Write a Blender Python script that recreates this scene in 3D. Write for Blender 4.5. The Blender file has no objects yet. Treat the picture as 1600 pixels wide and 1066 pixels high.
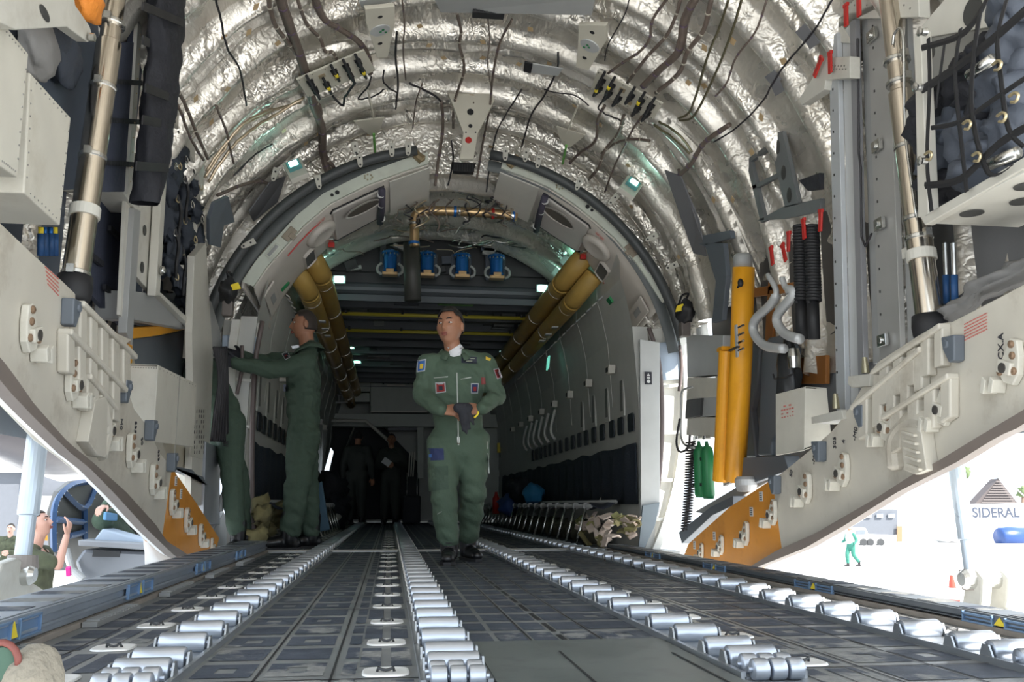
import bpy, bmesh, math, random
from mathutils import Vector, Matrix, noise, Euler
R_ = random.Random(7)
PI = math.pi
SC = bpy.context.scene
COL = SC.collection
# ---------------------------------------------------------------- camera
FPX, H_CAM = 1403.0, 0.379
TH = math.atan(255 / FPX); PS = math.atan(191 * math.cos(TH) / FPX)
cam_d = bpy.data.cameras.new('camera'); cam = bpy.data.objects.new('camera', cam_d); COL.objects.link(cam)
cam_d.sensor_width = 36.0; cam_d.lens = FPX * 36.0 / 1600.0
cam_d.clip_start = 0.05; cam_d.clip_end = 3000
cam.location = (0, 0, H_CAM); cam.rotation_euler = (PI / 2 + TH, 0, -PS)
SC.camera = cam
# ---------------------------------------------------------------- world, sun, exposure
wd = bpy.data.worlds.new('world'); SC.world = wd; wd.use_nodes = True
bgn = wd.node_tree.nodes['Background']
bgn.inputs[0].default_value = (0.79, 0.89, 1.0, 1); bgn.inputs[1].default_value = 1.9
sd = bpy.data.lights.new('sun', 'SUN'); sun = bpy.data.objects.new('sun', sd); COL.objects.link(sun)
sd.energy = 9.0; sd.angle = math.radians(0.6); sd.color = (1.0, 0.95, 0.87)
sun.rotation_euler = Vector((0.47, -0.66, 0.78)).to_track_quat('Z', 'Y').to_euler()
SC.view_settings.view_transform = 'Standard'; SC.view_settings.look = 'None'
SC.view_settings.gamma = 1.0; SC.view_settings.use_curve_mapping = False
SC.view_settings.exposure = 0.6
SC.cycles.max_bounces = 8; SC.cycles.diffuse_bounces = 6; SC.cycles.glossy_bounces = 4
SC.cycles.sample_clamp_indirect = 8.0
# ---------------------------------------------------------------- points in the place: a sight line met by a real surface
def ray(px, py):
    x = (px - 800) / FPX; u = (533 - py) / FPX
    c, s = math.cos(TH), math.sin(TH); y = c - u * s; z = s + u * c
    cp, sp = math.cos(PS), math.sin(PS)
    return Vector((x * cp + y * sp, -x * sp + y * cp, z))
CAM = Vector((0, 0, H_CAM))
def WX(px, py, X): r = ray(px, py); return CAM + r * (X / r.x)
def WY(px, py, Y): r = ray(px, py); return CAM + r * (Y / r.y)
def WZ(px, py, Z=0.0): r = ray(px, py); return CAM + r * ((Z - H_CAM) / r.z)
XC = 0.5                                   # centre line of the aircraft
VR, VZ = 2.3, 1.75                         # tail vault: radius, height of its centre
def WV(px, py, off=0.1, ymax=8.05):
    r = ray(px, py); R = VR - off; a0, b0 = -XC, H_CAM - VZ
    A = r.x ** 2 + r.z ** 2; B = 2 * (a0 * r.x + b0 * r.z); Cc = a0 * a0 + b0 * b0 - R * R
    t = (-B + math.sqrt(max(0, B * B - 4 * A * Cc))) / (2 * A)
    return CAM + r * min(t, ymax / r.y)
# ---------------------------------------------------------------- materials
MATS = {}
def mat(name, col, rough=0.5, metal=0.0, var=0.12, vscale=6.0, bump=0.0, bscale=40.0, stretch=None, emit=None, estr=0.0, dirt=None, dirt_amt=0.5, dirt_scale=3.0, alpha=None, coords='Object'):
    if name in MATS: return MATS[name]
    m = bpy.data.materials.new(name); m.use_nodes = True; nt = m.node_tree; N = nt.nodes; L = nt.links
    b = N['Principled BSDF']
    b.inputs['Roughness'].default_value = rough; b.inputs['Metallic'].default_value = metal
    b.inputs['Base Color'].default_value = (*col, 1)
    if var > 0 or bump > 0 or dirt:
        tc = N.new('ShaderNodeTexCoord'); mp = N.new('ShaderNodeMapping'); L.new(tc.outputs[coords], mp.inputs[0])
        if stretch: mp.inputs['Scale'].default_value = stretch
    last = None
    if var > 0:
        nz = N.new('ShaderNodeTexNoise'); nz.inputs['Scale'].default_value = vscale; nz.inputs['Detail'].default_value = 5
        L.new(mp.outputs[0], nz.inputs['Vector'])
        mx = N.new('ShaderNodeMix'); mx.data_type = 'RGBA'
        mx.inputs[6].default_value = (*[max(0, c * (1 - var)) for c in col], 1); mx.inputs[7].default_value = (*[min(1, c * (1 + var)) for c in col], 1)
        L.new(nz.outputs[0], mx.inputs[0]); last = mx.outputs[2]
        mr = N.new('ShaderNodeMapRange'); mr.inputs['To Min'].default_value = max(0.03, rough - 0.1); mr.inputs['To Max'].default_value = min(1, rough + 0.12)
        L.new(nz.outputs[0], mr.inputs[0]); L.new(mr.outputs[0], b.inputs['Roughness'])
    if dirt:
        n2 = N.new('ShaderNodeTexNoise'); n2.inputs['Scale'].default_value = dirt_scale; n2.inputs['Detail'].default_value = 8; n2.inputs['Roughness'].default_value = 0.7
        L.new(mp.outputs[0], n2.inputs['Vector'])
        cr = N.new('ShaderNodeValToRGB'); cr.color_ramp.elements[0].position = 0.52; cr.color_ramp.elements[1].position = 0.72
        cr.color_ramp.elements[1].color = (dirt_amt, dirt_amt, dirt_amt, 1); L.new(n2.outputs[0], cr.inputs[0])
        m2 = N.new('ShaderNodeMix'); m2.data_type = 'RGBA'; L.new(cr.outputs[0], m2.inputs[0])
        if last: L.new(last, m2.inputs[6])
        else: m2.inputs[6].default_value = (*col, 1)
        m2.inputs[7].default_value = (*dirt, 1); last = m2.outputs[2]
    if last: L.new(last, b.inputs['Base Color'])
    if bump > 0:
        n3 = N.new('ShaderNodeTexNoise'); n3.inputs['Scale'].default_value = bscale; n3.inputs['Detail'].default_value = 4
        L.new(mp.outputs[0], n3.inputs['Vector'])
        bp = N.new('ShaderNodeBump'); bp.inputs['Strength'].default_value = bump; bp.inputs['Distance'].default_value = 0.02
        L.new(n3.outputs[0], bp.inputs['Height']); L.new(bp.outputs[0], b.inputs['Normal'])
    if emit:
        b.inputs['Emission Color'].default_value = (*emit, 1); b.inputs['Emission Strength'].default_value = estr
    if alpha is not None: b.inputs['Alpha'].default_value = alpha
    MATS[name] = m; return m
def foil_mat():
    m = bpy.data.materials.new('silver_foil'); m.use_nodes = True; nt = m.node_tree; N = nt.nodes; L = nt.links; b = N['Principled BSDF']
    b.inputs['Metallic'].default_value = 0.62
    tc = N.new('ShaderNodeTexCoord')
    def nz(scale, st, det=5, dist=0.0, rough=0.5):
        mp = N.new('ShaderNodeMapping'); mp.inputs['Scale'].default_value = st; L.new(tc.outputs['Object'], mp.inputs[0])
        n = N.new('ShaderNodeTexNoise'); n.inputs['Scale'].default_value = scale; n.inputs['Detail'].default_value = det; n.inputs['Distortion'].default_value = dist; n.inputs['Roughness'].default_value = rough
        L.new(mp.outputs[0], n.inputs['Vector']); return n.outputs[0]
    cr = N.new('ShaderNodeMix'); cr.data_type = 'RGBA'
    cr.inputs[6].default_value = (0.52, 0.475, 0.40, 1); cr.inputs[7].default_value = (0.90, 0.87, 0.815, 1); L.new(nz(2.2, (1, 1, 1), 4), cr.inputs[0]); L.new(cr.outputs[2], b.inputs['Base Color'])
    mr = N.new('ShaderNodeMapRange'); mr.inputs['From Min'].default_value = 0.35; mr.inputs['From Max'].default_value = 0.65; mr.inputs['To Min'].default_value = 0.18; mr.inputs['To Max'].default_value = 0.46; L.new(nz(3.5, (1, 1, 1), 3), mr.inputs[0]); L.new(mr.outputs[0], b.inputs['Roughness'])
    # sharp creases: ridged noise |n - 0.5|
    def ridge(src):
        s_ = N.new('ShaderNodeMath'); s_.operation = 'SUBTRACT'; s_.inputs[1].default_value = 0.5; L.new(src, s_.inputs[0]); a_ = N.new('ShaderNodeMath'); a_.operation = 'ABSOLUTE'; L.new(s_.outputs[0], a_.inputs[0]); return a_.outputs[0]
    amp = N.new('ShaderNodeMapRange'); amp.inputs['From Min'].default_value = 0.38; amp.inputs['From Max'].default_value = 0.62; amp.inputs['To Min'].default_value = 0.14; amp.inputs['To Max'].default_value = 0.8; L.new(nz(1.7, (1, 1, 1), 2), amp.inputs[0])
    b1 = N.new('ShaderNodeBump'); b1.inputs['Distance'].default_value = 0.055; L.new(amp.outputs[0], b1.inputs['Strength']); L.new(ridge(nz(2.6, (1, 1.6, 1), 2, 0.8)), b1.inputs['Height'])
    b2 = N.new('ShaderNodeBump'); b2.inputs['Distance'].default_value = 0.045; L.new(amp.outputs[0], b2.inputs['Strength']); L.new(ridge(nz(9, (1.5, 0.5, 1.5), 2, 0.4)), b2.inputs['Height']); L.new(b1.outputs[0], b2.inputs['Normal'])
    b3 = N.new('ShaderNodeBump'); b3.inputs['Strength'].default_value = 0.22; b3.inputs['Distance'].default_value = 0.012; L.new(nz(38, (1.6, 0.35, 1.6), 2, 0.3), b3.inputs['Height']); L.new(b2.outputs[0], b3.inputs['Normal'])
    L.new(b3.outputs[0], b.inputs['Normal']); MATS['foil'] = m; return m
FOIL = foil_mat()
WHITE = mat('white_paint', (0.57, 0.555, 0.50), 0.45, dirt=(0.30, 0.26, 0.20), dirt_amt=0.45, dirt_scale=2.2)
SILLW = mat('sill_white_paint', (0.58, 0.545, 0.47), 0.42, dirt=(0.26, 0.21, 0.15), dirt_amt=0.6, dirt_scale=2.6)
CREAM = mat('cream_liner', (0.56, 0.54, 0.48), 0.5, dirt=(0.33, 0.30, 0.25), dirt_amt=0.3)
BOXW = mat('box_white', (0.62, 0.595, 0.52), 0.5, dirt=(0.38, 0.33, 0.25), dirt_amt=0.35, dirt_scale=4)
WALLP = mat('hold_wall_panel', (0.52, 0.52, 0.49), 0.5)
MINT = mat('mint_paint', (0.55, 0.62, 0.52), 0.45)
ORANGE = mat('orange_primer', (0.66, 0.27, 0.035), 0.42, dirt=(0.34, 0.13, 0.03), dirt_amt=0.6)
YELLOW = mat('yellow_paint', (0.80, 0.36, 0.015), 0.4, dirt=(0.45, 0.18, 0.02), dirt_amt=0.4)
OCHRE = mat('ochre_duct', (0.42, 0.27, 0.07), 0.42, var=0.25)
GREY = mat('grey_metal_paint', (0.33, 0.335, 0.33), 0.45)
PALE = mat('pale_grey_metal', (0.50, 0.51, 0.51), 0.4, metal=0.2)
BLUEG = mat('blue_grey_paint', (0.125, 0.145, 0.17), 0.5)
DKBLUE = mat('dark_blue_grey', (0.065, 0.08, 0.105), 0.55)
BLUEP = mat('light_blue_panel', (0.42, 0.50, 0.60), 0.5)
STEEL = mat('steel', (0.62, 0.62, 0.60), 0.25, metal=1.0, var=0.08)
BRONZE = mat('heated_steel', (0.62, 0.56, 0.48), 0.2, metal=1.0, var=0.12)
ALU = mat('roller_aluminium', (0.50, 0.54, 0.61), 0.34, metal=0.85, var=0.06)
DARKM = mat('dark_metal', (0.05, 0.052, 0.055), 0.45, metal=0.4)
BLACK = mat('black_rubber', (0.014, 0.014, 0.016), 0.6)
NAVY = mat('navy_fabric', (0.050, 0.058, 0.092), 0.8, bump=0.25, bscale=30)
BLACKF = mat('black_fabric', (0.017, 0.018, 0.024), 0.75, bump=0.7, bscale=18)
NETF = mat('navy_gear_fabric', (0.034, 0.042, 0.058), 0.7, bump=0.5, bscale=14)
GREYF = mat('grey_tarp', (0.24, 0.235, 0.23), 0.7, bump=0.7, bscale=9)
RED = mat('red_paint', (0.45, 0.02, 0.015), 0.4)
REDTXT = mat('red_ink', (0.55, 0.16, 0.13), 0.6, var=0)
INK = mat('black_ink', (0.03, 0.03, 0.04), 0.6, var=0)
YEL = mat('yellow_mark', (0.80, 0.62, 0.03), 0.5)
BLUEA = mat('blue_anodised', (0.02, 0.14, 0.44), 0.3, metal=0.5)
GOLD = mat('gold_pipe', (0.55, 0.38, 0.20), 0.3, metal=0.8)
GREEN = mat('green_paint', (0.02, 0.20, 0.07), 0.4)
TAPE = mat('tan_tape', (0.50, 0.36, 0.20), 0.6)
GTAPE = mat('grey_tape', (0.16, 0.16, 0.17), 0.6)
CABLE = mat('brown_cable_sleeve', (0.15, 0.115, 0.095), 0.55, var=0.4, vscale=30)
CABLEB = mat('black_cable', (0.02, 0.018, 0.022), 0.5)
LAMPW = mat('lamp_glow', (0.8, 1, 1), 0.4, var=0, emit=(0.55, 1.0, 0.95), estr=9)
SEAL = mat('brown_seal', (0.20, 0.165, 0.145), 0.5)
# ---------------------------------------------------------------- mesh builder
class MB:
    def __init__(s): s.v = []; s.f = []; s.m = []
    def add(s, vs, fs, mi=0):
        n = len(s.v); s.v += [Vector(v) for v in vs]; s.f += [tuple(n + i for i in f) for f in fs]; s.m += [mi] * len(fs); return s
    def box(s, c, size, rot=None, mi=0):
        hx, hy, hz = size[0] / 2, size[1] / 2, size[2] / 2; c = Vector(c)
        vs = [Vector((x, y, z)) for x in (-hx, hx) for y in (-hy, hy) for z in (-hz, hz)]
        if rot is not None:
            if isinstance(rot, (tuple, list)): rot = Euler(rot).to_matrix()
            vs = [rot @ v for v in vs]
        return s.add([c + v for v in vs], [(0, 1, 3, 2), (4, 6, 7, 5), (0, 4, 5, 1), (2, 3, 7, 6), (0, 2, 6, 4), (1, 5, 7, 3)], mi)
    def prism(s, pts, vec, mi=0):
        n = len(pts); pts = [Vector(p) for p in pts]; vec = Vector(vec)
        return s.add(pts + [p + vec for p in pts], [tuple(range(n)), tuple(range(2 * n - 1, n - 1, -1))] + [(i, i + n, (i + 1) % n + n, (i + 1) % n) for i in range(n)], mi)
    def tube(s, pts, r, n=8, mi=0, caps=True):
        pts = [Vector(p) for p in pts]; K = len(pts)
        if K < 2: return s
        rs = r if isinstance(r, (list, tuple)) else [r] * K
        t = (pts[1] - pts[0]).normalized(); up = Vector((0, 0, 1)) if abs(t.z) < 0.9 else Vector((1, 0, 0))
        u = t.cross(up).normalized(); vs = []
        for i, p in enumerate(pts):
            t = (pts[min(i + 1, K - 1)] - pts[max(i - 1, 0)])
            t = t.normalized() if t.length > 1e-9 else Vector((0, 0, 1))
            u = (u - t * u.dot(t)); u = u.normalized() if u.length > 1e-6 else t.orthogonal().normalized()
            w = t.cross(u)
            vs += [p + (u * math.cos(2 * PI * k / n) + w * math.sin(2 * PI * k / n)) * rs[i] for k in range(n)]
        fs = [(i * n + k, i * n + (k + 1) % n, (i + 1) * n + (k + 1) % n, (i + 1) * n + k) for i in range(K - 1) for k in range(n)]
        if caps: fs += [tuple(range(n - 1, -1, -1)), tuple((K - 1) * n + k for k in range(n))]
        return s.add(vs, fs, mi)
    def lathe(s, p, axis, prof, n=20, mi=0):      # prof: (distance along axis, radius)
        p = Vector(p); a = Vector(axis).normalized(); return s.tube_prof([(p + a * d, r) for d, r in prof], a, n, mi)
    def tube_prof(s, pr, a, n, mi):
        u = a.orthogonal().normalized(); w = a.cross(u); vs = []; K = len(pr)
        for p, r in pr: vs += [p + (u * math.cos(2 * PI * k / n) + w * math.sin(2 * PI * k / n)) * max(r, 1e-5) for k in range(n)]
        fs = [(i * n + k, i * n + (k + 1) % n, (i + 1) * n + (k + 1) % n, (i + 1) * n + k) for i in range(K - 1) for k in range(n)]
        fs += [tuple(range(n - 1, -1, -1)), tuple((K - 1) * n + k for k in range(n))]
        return s.add(vs, fs, mi)
    def grid(s, rows, mi=0, close=False):
        nr = len(rows); nc = len(rows[0]); n = len(s.v)
        vs = [p for r in rows for p in r]
        fs = [(i * nc + j, i * nc + (j + 1) % nc, (i + 1) * nc + (j + 1) % nc, (i + 1) * nc + j) for i in range(nr - 1) for j in range(nc if close else nc - 1)]
        return s.add(vs, fs, mi)
    def blob(s, c, rad, n=10, mi=0, rot=None, lump=0.0, seed=0):
        c = Vector(c); vs = []; M = n; K = n * 2
        for i in range(M + 1):
            a = PI * i / M
            for k in range(K):
                b = 2 * PI * k / K; d = Vector((math.sin(a) * math.cos(b), math.sin(a) * math.sin(b), math.cos(a)))
                q = 1 + (lump * noise.noise(d * 1.9 + Vector((seed * 3.1, seed, 0))) if lump else 0)
                v = Vector((d.x * rad[0], d.y * rad[1], d.z * rad[2])) * q
                if rot is not None: v = rot @ v
                vs.append(c + v)
        fs = [(i * K + k, (i + 1) * K + k, (i + 1) * K + (k + 1) % K, i * K + (k + 1) % K) for i in range(M) for k in range(K)]
        return s.add(vs, fs, mi)
    def build(s, name, mats, parent=None, smooth=False, bevel=0.0, weld=False):
        me = bpy.data.meshes.new(name); off = Vector((0, 0, 0)); q = parent
        while q is not None: off += q.location; q = q.parent
        me.from_pydata([v - off for v in s.v], [], s.f); me.validate()
        ms = mats if isinstance(mats, (list, tuple)) else [mats]
        for m in ms: me.materials.append(m)
        if len(ms) > 1 and len(me.polygons) == len(s.m): me.polygons.foreach_set('material_index', s.m)
        bm = bmesh.new(); bm.from_mesh(me)
        if weld: bmesh.ops.remove_doubles(bm, verts=bm.verts, dist=1e-4)
        bmesh.ops.recalc_face_normals(bm, faces=bm.faces); bm.to_mesh(me); bm.free()
        if smooth: me.shade_smooth()
        me.update()
        o = bpy.data.objects.new(name, me); COL.objects.link(o)
        if parent is not None: o.parent = parent
        if bevel > 0:
            b = o.modifiers.new('bevel', 'BEVEL'); b.width = bevel; b.segments = 2; b.limit_method = 'ANGLE'; b.angle_limit = 0.7
        return o
def tag(o, label, cat, group=None, kind=None):
    o['label'] = label; o['category'] = cat
    if group: o['group'] = group
    if kind: o['kind'] = kind
    return o
def empty(name, loc, label=None, cat=None, group=None):
    o = bpy.data.objects.new(name, None); COL.objects.link(o); o.location = loc; o.empty_display_size = 0.1
    if label: tag(o, label, cat, group)
    return o
def struct(o): o['kind'] = 'structure'; return o
def copy_tree(o, parent=None):
    c = o.copy(); COL.objects.link(c)
    if parent is not None: c.parent = parent
    for ch in list(o.children): copy_tree(ch, c)
    return c
def thing(mb, name, mats, label, cat, group=None, **k): return tag(mb.build(name, mats, **k), label, cat, group)
def smoothpath(pts, per=6):
    pts = [Vector(p) for p in pts]; n = len(pts); out = []
    if n < 3: return pts
    for i in range(n - 1):
        p0 = pts[max(i - 1, 0)]; p1 = pts[i]; p2 = pts[i + 1]; p3 = pts[min(i + 2, n - 1)]
        for k in range(per):
            t = k / per; out.append(0.5 * ((2 * p1) + (p2 - p0) * t + (2 * p0 - 5 * p1 + 4 * p2 - p3) * t * t + (3 * p1 - p0 - 3 * p2 + p3) * t ** 3))
    out.append(pts[-1]); return out
def resample(pts, n):
    pts = [Vector(p) for p in pts]; d = [0]
    for a, b in zip(pts, pts[1:]): d.append(d[-1] + (b - a).length)
    out = []; j = 0
    for i in range(n):
        t = d[-1] * i / (n - 1)
        while j < len(d) - 2 and d[j + 1] < t: j += 1
        s = (t - d[j]) / max(1e-9, d[j + 1] - d[j]); out.append(pts[j].lerp(pts[j + 1], min(1, s)))
    return out
ORD = ['first', 'second', 'third', 'fourth', 'fifth', 'sixth', 'seventh', 'eighth', 'ninth', 'tenth', 'eleventh', 'twelfth', 'thirteenth', 'fourteenth', 'fifteenth', 'sixteenth', 'seventeenth', 'eighteenth', 'nineteenth', 'twentieth']
# ================================================================ OUTSIDE GROUND
GZ = lambda y: -1.25 - 0.027 * y
def ground():
    mb = MB(); ys = [-60, -10, -3, 0, 5, 10, 20, 40, 80, 160, 320]; xs = [-300, -120, -40, -12, -4, 0, 4, 12, 40, 120, 300]
    mb.grid([[Vector((x, y, GZ(y))) for x in xs] for y in ys])
    m = mat('apron_concrete', (0.66, 0.655, 0.64), 0.85, vscale=0.4, var=0.06)
    struct(mb.build('ground', m))
ground()
# ================================================================ FLOOR
def floor_mat():
    m = bpy.data.materials.new('grip_coating'); m.use_nodes = True; nt = m.node_tree; N = nt.nodes; L = nt.links; b = N['Principled BSDF']
    tc = N.new('ShaderNodeTexCoord')
    def nz(s, d=6, st=(1, 1, 1)):
        mp = N.new('ShaderNodeMapping'); mp.inputs['Scale'].default_value = st; L.new(tc.outputs['Object'], mp.inputs[0])
        n = N.new('ShaderNodeTexNoise'); n.inputs['Scale'].default_value = s; n.inputs['Detail'].default_value = d; n.inputs['Roughness'].default_value = 0.65; L.new(mp.outputs[0], n.inputs['Vector']); return n.outputs[0]
    def ramp(src, p0, p1, c0, c1):
        r = N.new('ShaderNodeValToRGB'); r.color_ramp.elements[0].position = p0; r.color_ramp.elements[1].position = p1; r.color_ramp.elements[0].color = (*c0, 1); r.color_ramp.elements[1].color = (*c1, 1); L.new(src, r.inputs[0]); return r.outputs[0]
    def mix(f, a, bb):
        x = N.new('ShaderNodeMix'); x.data_type = 'RGBA'; L.new(f, x.inputs[0]); L.new(a, x.inputs[6]); L.new(bb, x.inputs[7]); return x.outputs[2]
    base = ramp(nz(5), 0.3, 0.75, (0.032, 0.041, 0.060), (0.072, 0.086, 0.114))
    worn = ramp(nz(40), 0.3, 0.7, (0.17, 0.175, 0.17), (0.30, 0.30, 0.29))
    # wear grows towards the open end of the ramp, where everything is driven and walked on
    sp = N.new('ShaderNodeSeparateXYZ'); L.new(tc.outputs['Object'], sp.inputs[0])
    my = N.new('ShaderNodeMapRange'); my.inputs['From Min'].default_value = 1.6; my.inputs['From Max'].default_value = 3.4; my.inputs['To Min'].default_value = 0.15; my.inputs['To Max'].default_value = 0.0; L.new(sp.outputs[1], my.inputs[0])
    ad = N.new('ShaderNodeMath'); ad.operation = 'ADD'; L.new(nz(3.2, 10), ad.inputs[0]); L.new(my.outputs[0], ad.inputs[1])
    f = ramp(ad.outputs[0], 0.61, 0.66, (0, 0, 0), (0.9, 0.9, 0.9))
    L.new(mix(f, base, worn), b.inputs['Base Color']); b.inputs['Roughness'].default_value = 0.62
    rr = ramp(nz(9), 0.3, 0.7, (0.42,) * 3, (0.72,) * 3); L.new(rr, b.inputs['Roughness'])
    n3 = nz(260, 2); bp = N.new('ShaderNodeBump'); bp.inputs['Strength'].default_value = 0.35; bp.inputs['Distance'].default_value = 0.004; L.new(n3, bp.inputs['Height']); L.new(bp.outputs[0], b.inputs['Normal'])
    return m
GRIP = floor_mat()
DECKM = mat('deck_metal', (0.25, 0.26, 0.265), 0.4, metal=0.35, var=0.3, vscale=5, dirt=(0.33, 0.32, 0.29), dirt_amt=0.6, dirt_scale=5)
TRX = [-0.52, 0.15, 0.85, 1.52]                  # roller rows
PKX = [-0.72, 0.0, 1.00, 1.69]                   # tie-down pans beside them
def deck(name, y0, y1, x0, x1, cell, seed):
    """one floor mesh: metal plates with dark grip strips laid into them, gaps for the seams"""
    rr = random.Random(seed); mb = MB()
    mb.add([(x0, y0, 0), (x1, y0, 0), (x1, y1, 0), (x0, y1, 0)], [(0, 1, 2, 3)], 0)
    e = 0.0012
    def patch(a, b, c, d): mb.add([(a, c, e), (b, c, e), (b, d, e), (a, d, e)], [(0, 1, 2, 3)], 1)
    def seam(a, b, c, d): mb.add([(a, c, e * 1.4), (b, c, e * 1.4), (b, d, e * 1.4), (a, d, e * 1.4)], [(0, 1, 2, 3)], 2)
    # (from, to, has inner metal bar, row length factor)
    bays = [(-0.90, -0.80, 1), (-0.64, -0.60, 1), (-0.43, -0.30, 1), (-0.27, -0.14, 1), (-0.10, -0.068, 1), (0.225, 0.30, 1), (0.315, 0.40, 1), (0.415, 0.485, 1), (0.515, 0.60, 1), (0.615, 0.77, 1), (1.07, 1.09, 1), (1.13, 1.28, 1), (1.30, 1.435, 1), (1.60, 1.62, 1)]
    if x1 > 2.0: bays.append((1.76, x1 - 0.05, 1))
    for (a, b, _) in bays:
        y = y0 + 0.05
        w = b - a
        k = 0
        while y < y1 - 0.1:
            L = cell if w < 0.2 else cell * 1.0
            y2 = min(y + L - 0.055, y1 - 0.03)
            if w > 0.12 and k % 2 == 0:      # a bare lashing plate in the middle of the strip
                c = (a + b) / 2; q = 0.022; ym = (y + y2) / 2
                patch(a, b, y, ym - 0.03); patch(a, c - q, ym - 0.03, ym + 0.03); patch(c + q, b, ym - 0.03, ym + 0.03); patch(a, b, ym + 0.03, y2)
            else: patch(a, b, y, y2)
            y += L; k += 1
    for px_ in PKX[:4 if y0 < 5 else 3]:
        yy = (2.17 if y0 < 5 else 7.9) - .45
        while yy < min(y1 - .5, yy + 99):
            if yy + .09 > y0: patch(px_ - .062, px_ - .012, yy + .085, yy + .36); patch(px_ + .012, px_ + .062, yy + .085, yy + .36)
            yy += .45 if y0 < 5 else .5
    for sx in (-0.815, -0.285, -0.12, 0.405, 0.607, 1.11, 1.29, 1.74):
        if x0 < sx < x1: seam(sx - 0.003, sx + 0.003, y0, y1)
    sy = y0 + 0.9
    while sy < y1: seam(x0, x1, sy - 0.004, sy + 0.004); sy += 1.35
    # slotted locking channel on the centre line
    y = y0 + 0.5
    while y < y1 - 0.3:
        seam(0.492, 0.508, y, y + 0.2); y += 0.27
    return struct(mb.build(name, [DECKM, GRIP, BLACK]))
deck('floor_ramp', 1.2, 7.50, -1.14, 1.92, 0.225, 1)
deck('floor', 7.56, 19.4, -1.2, 2.2, 0.30, 2)

wm = mat('worn_plate', (0.15, 0.165, 0.16), 0.42, metal=0.3, var=0.3, vscale=4, dirt=(0.10, 0.105, 0.11), dirt_amt=0.7, dirt_scale=9)
mb = MB(); mb.box((0.50, 1.92, 0.004), (0.53, 1.30, 0.006)); 
mb.box((0.44, 2.12, 0.0088), (0.006, 0.5, 0.0012), mi=1); mb.box((0.72, 2.06, 0.0088), (0.006, 0.5, 0.0012), mi=1)
thing(mb, 'access_plate', [wm, BLACK], 'large worn grey metal plate in the ramp deck between the two middle roller tracks', 'floor plate', bevel=0.002)
mb = MB(); mb.box((0.5, 7.53, 0.004), (3.3, 0.07, 0.012)); mb.tube([(-1.1, 7.53, 0.010), (2.1, 7.53, 0.010)], 0.010, 8)
thing(mb, 'hinge_strip', mat('hinge_metal', (0.30, 0.30, 0.29), 0.35, metal=0.6), 'long metal hinge strip crossing the floor between ramp and cargo hold', 'hinge')
# bottom and end of the ramp, so that it has its own thickness
mb = MB(); mb.box((0.39, 4.35, -0.102), (3.04, 6.3, 0.19)); struct(mb.build('trim_1', GREY))
mb = MB(); mb.box((0.5, 13.4, -0.13), (3.9, 11.7, 0.24)); struct(mb.build('trim_2', GREY))
# ---------------------------------------------------------------- roller tracks
def roller_mesh(w=0.118, r=0.027):
    mb = MB()
    mb.lathe((-w / 2, 0, 0), (1, 0, 0), [(0, r * .75), (0.002, r * .93), (0.006, r), (w - 0.006, r), (w - 0.002, r * .93), (w, r * .75)], 16)
    mb.lathe((-w / 2 - 0.008, 0, 0), (1, 0, 0), [(0, r * .25), (w + 0.016, r * .25)], 8)
    o = mb.build('roller', ALU); return o
def shade_auto(me): me.shade_smooth()
proto_roller = roller_mesh(); rm = proto_roller.data; bpy.data.objects.remove(proto_roller)
sr = roller_mesh(0.036, 0.024); rms = sr.data; bpy.data.objects.remove(sr)
for mm in (rm, rms):
    for p in mm.polygons: p.use_smooth = len(p.vertices) == 4
    mm.set_sharp_from_angle(angle=0.6)
def track(x, ys, label, group, ends=None):
    root = empty('roller_track', (x, ys[0], 0), label, 'roller track', group)
    mb = MB(); y0, y1 = (ends[0] if ends else ys[0]) - 0.05, ys[-1] + 0.06
    for s in (-1, 1): mb.box((x + s * 0.071, (y0 + y1) / 2, 0.008), (0.012, y1 - y0, 0.016)); 
    mb.box((x, (y0 + y1) / 2, 0.003), (0.136, y1 - y0, 0.005), mi=1)
    for y in ys:
        for s in (-1, 1):
            mb.prism([(x + s * 0.064, y - 0.026, 0.012), (x + s * 0.064, y - 0.012, 0.042), (x + s * 0.064, y + 0.012, 0.042), (x + s * 0.064, y + 0.026, 0.012)], (s * 0.005, 0, 0))
    mb.build('channel', [mat('channel_metal', (0.40, 0.42, 0.44), 0.3, metal=0.8), mat('channel_floor', (0.30, 0.32, 0.34), 0.35, metal=0.7)], root)
    for y in ys:
        o = bpy.data.objects.new('roller', rm); COL.objects.link(o); o.parent = root; o.location = (0, y - ys[0], 0.026)
    if ends:
        for y in ends:
            for k in (-1, 0, 1):
                o = bpy.data.objects.new('end_roller', rms); COL.objects.link(o); o.parent = root; o.location = (k * 0.040, y - ys[0], 0.024)
    return root
names = ['leftmost', 'second from left', 'third from left', 'rightmost']
for i, x in enumerate(TRX):
    y0 = 2.12; ys = [y0, y0 + 0.15] + [y0 + 0.15 + 0.243 * k for k in range(1, 22)]
    track(x, [y for y in ys if y < 7.44], f'{names[i]} of the four silver roller tracks on the ramp', 'roller tracks on the ramp', [y0 - 0.085, y0 - 0.15] if i < 3 else [y0 - 0.1])
    ys = [7.68 + 0.243 * k for k in range(47)]
    track(x, ys, f'{names[i]} of the four roller tracks on the hold floor beyond the hinge', 'roller tracks on the hold floor')
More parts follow.
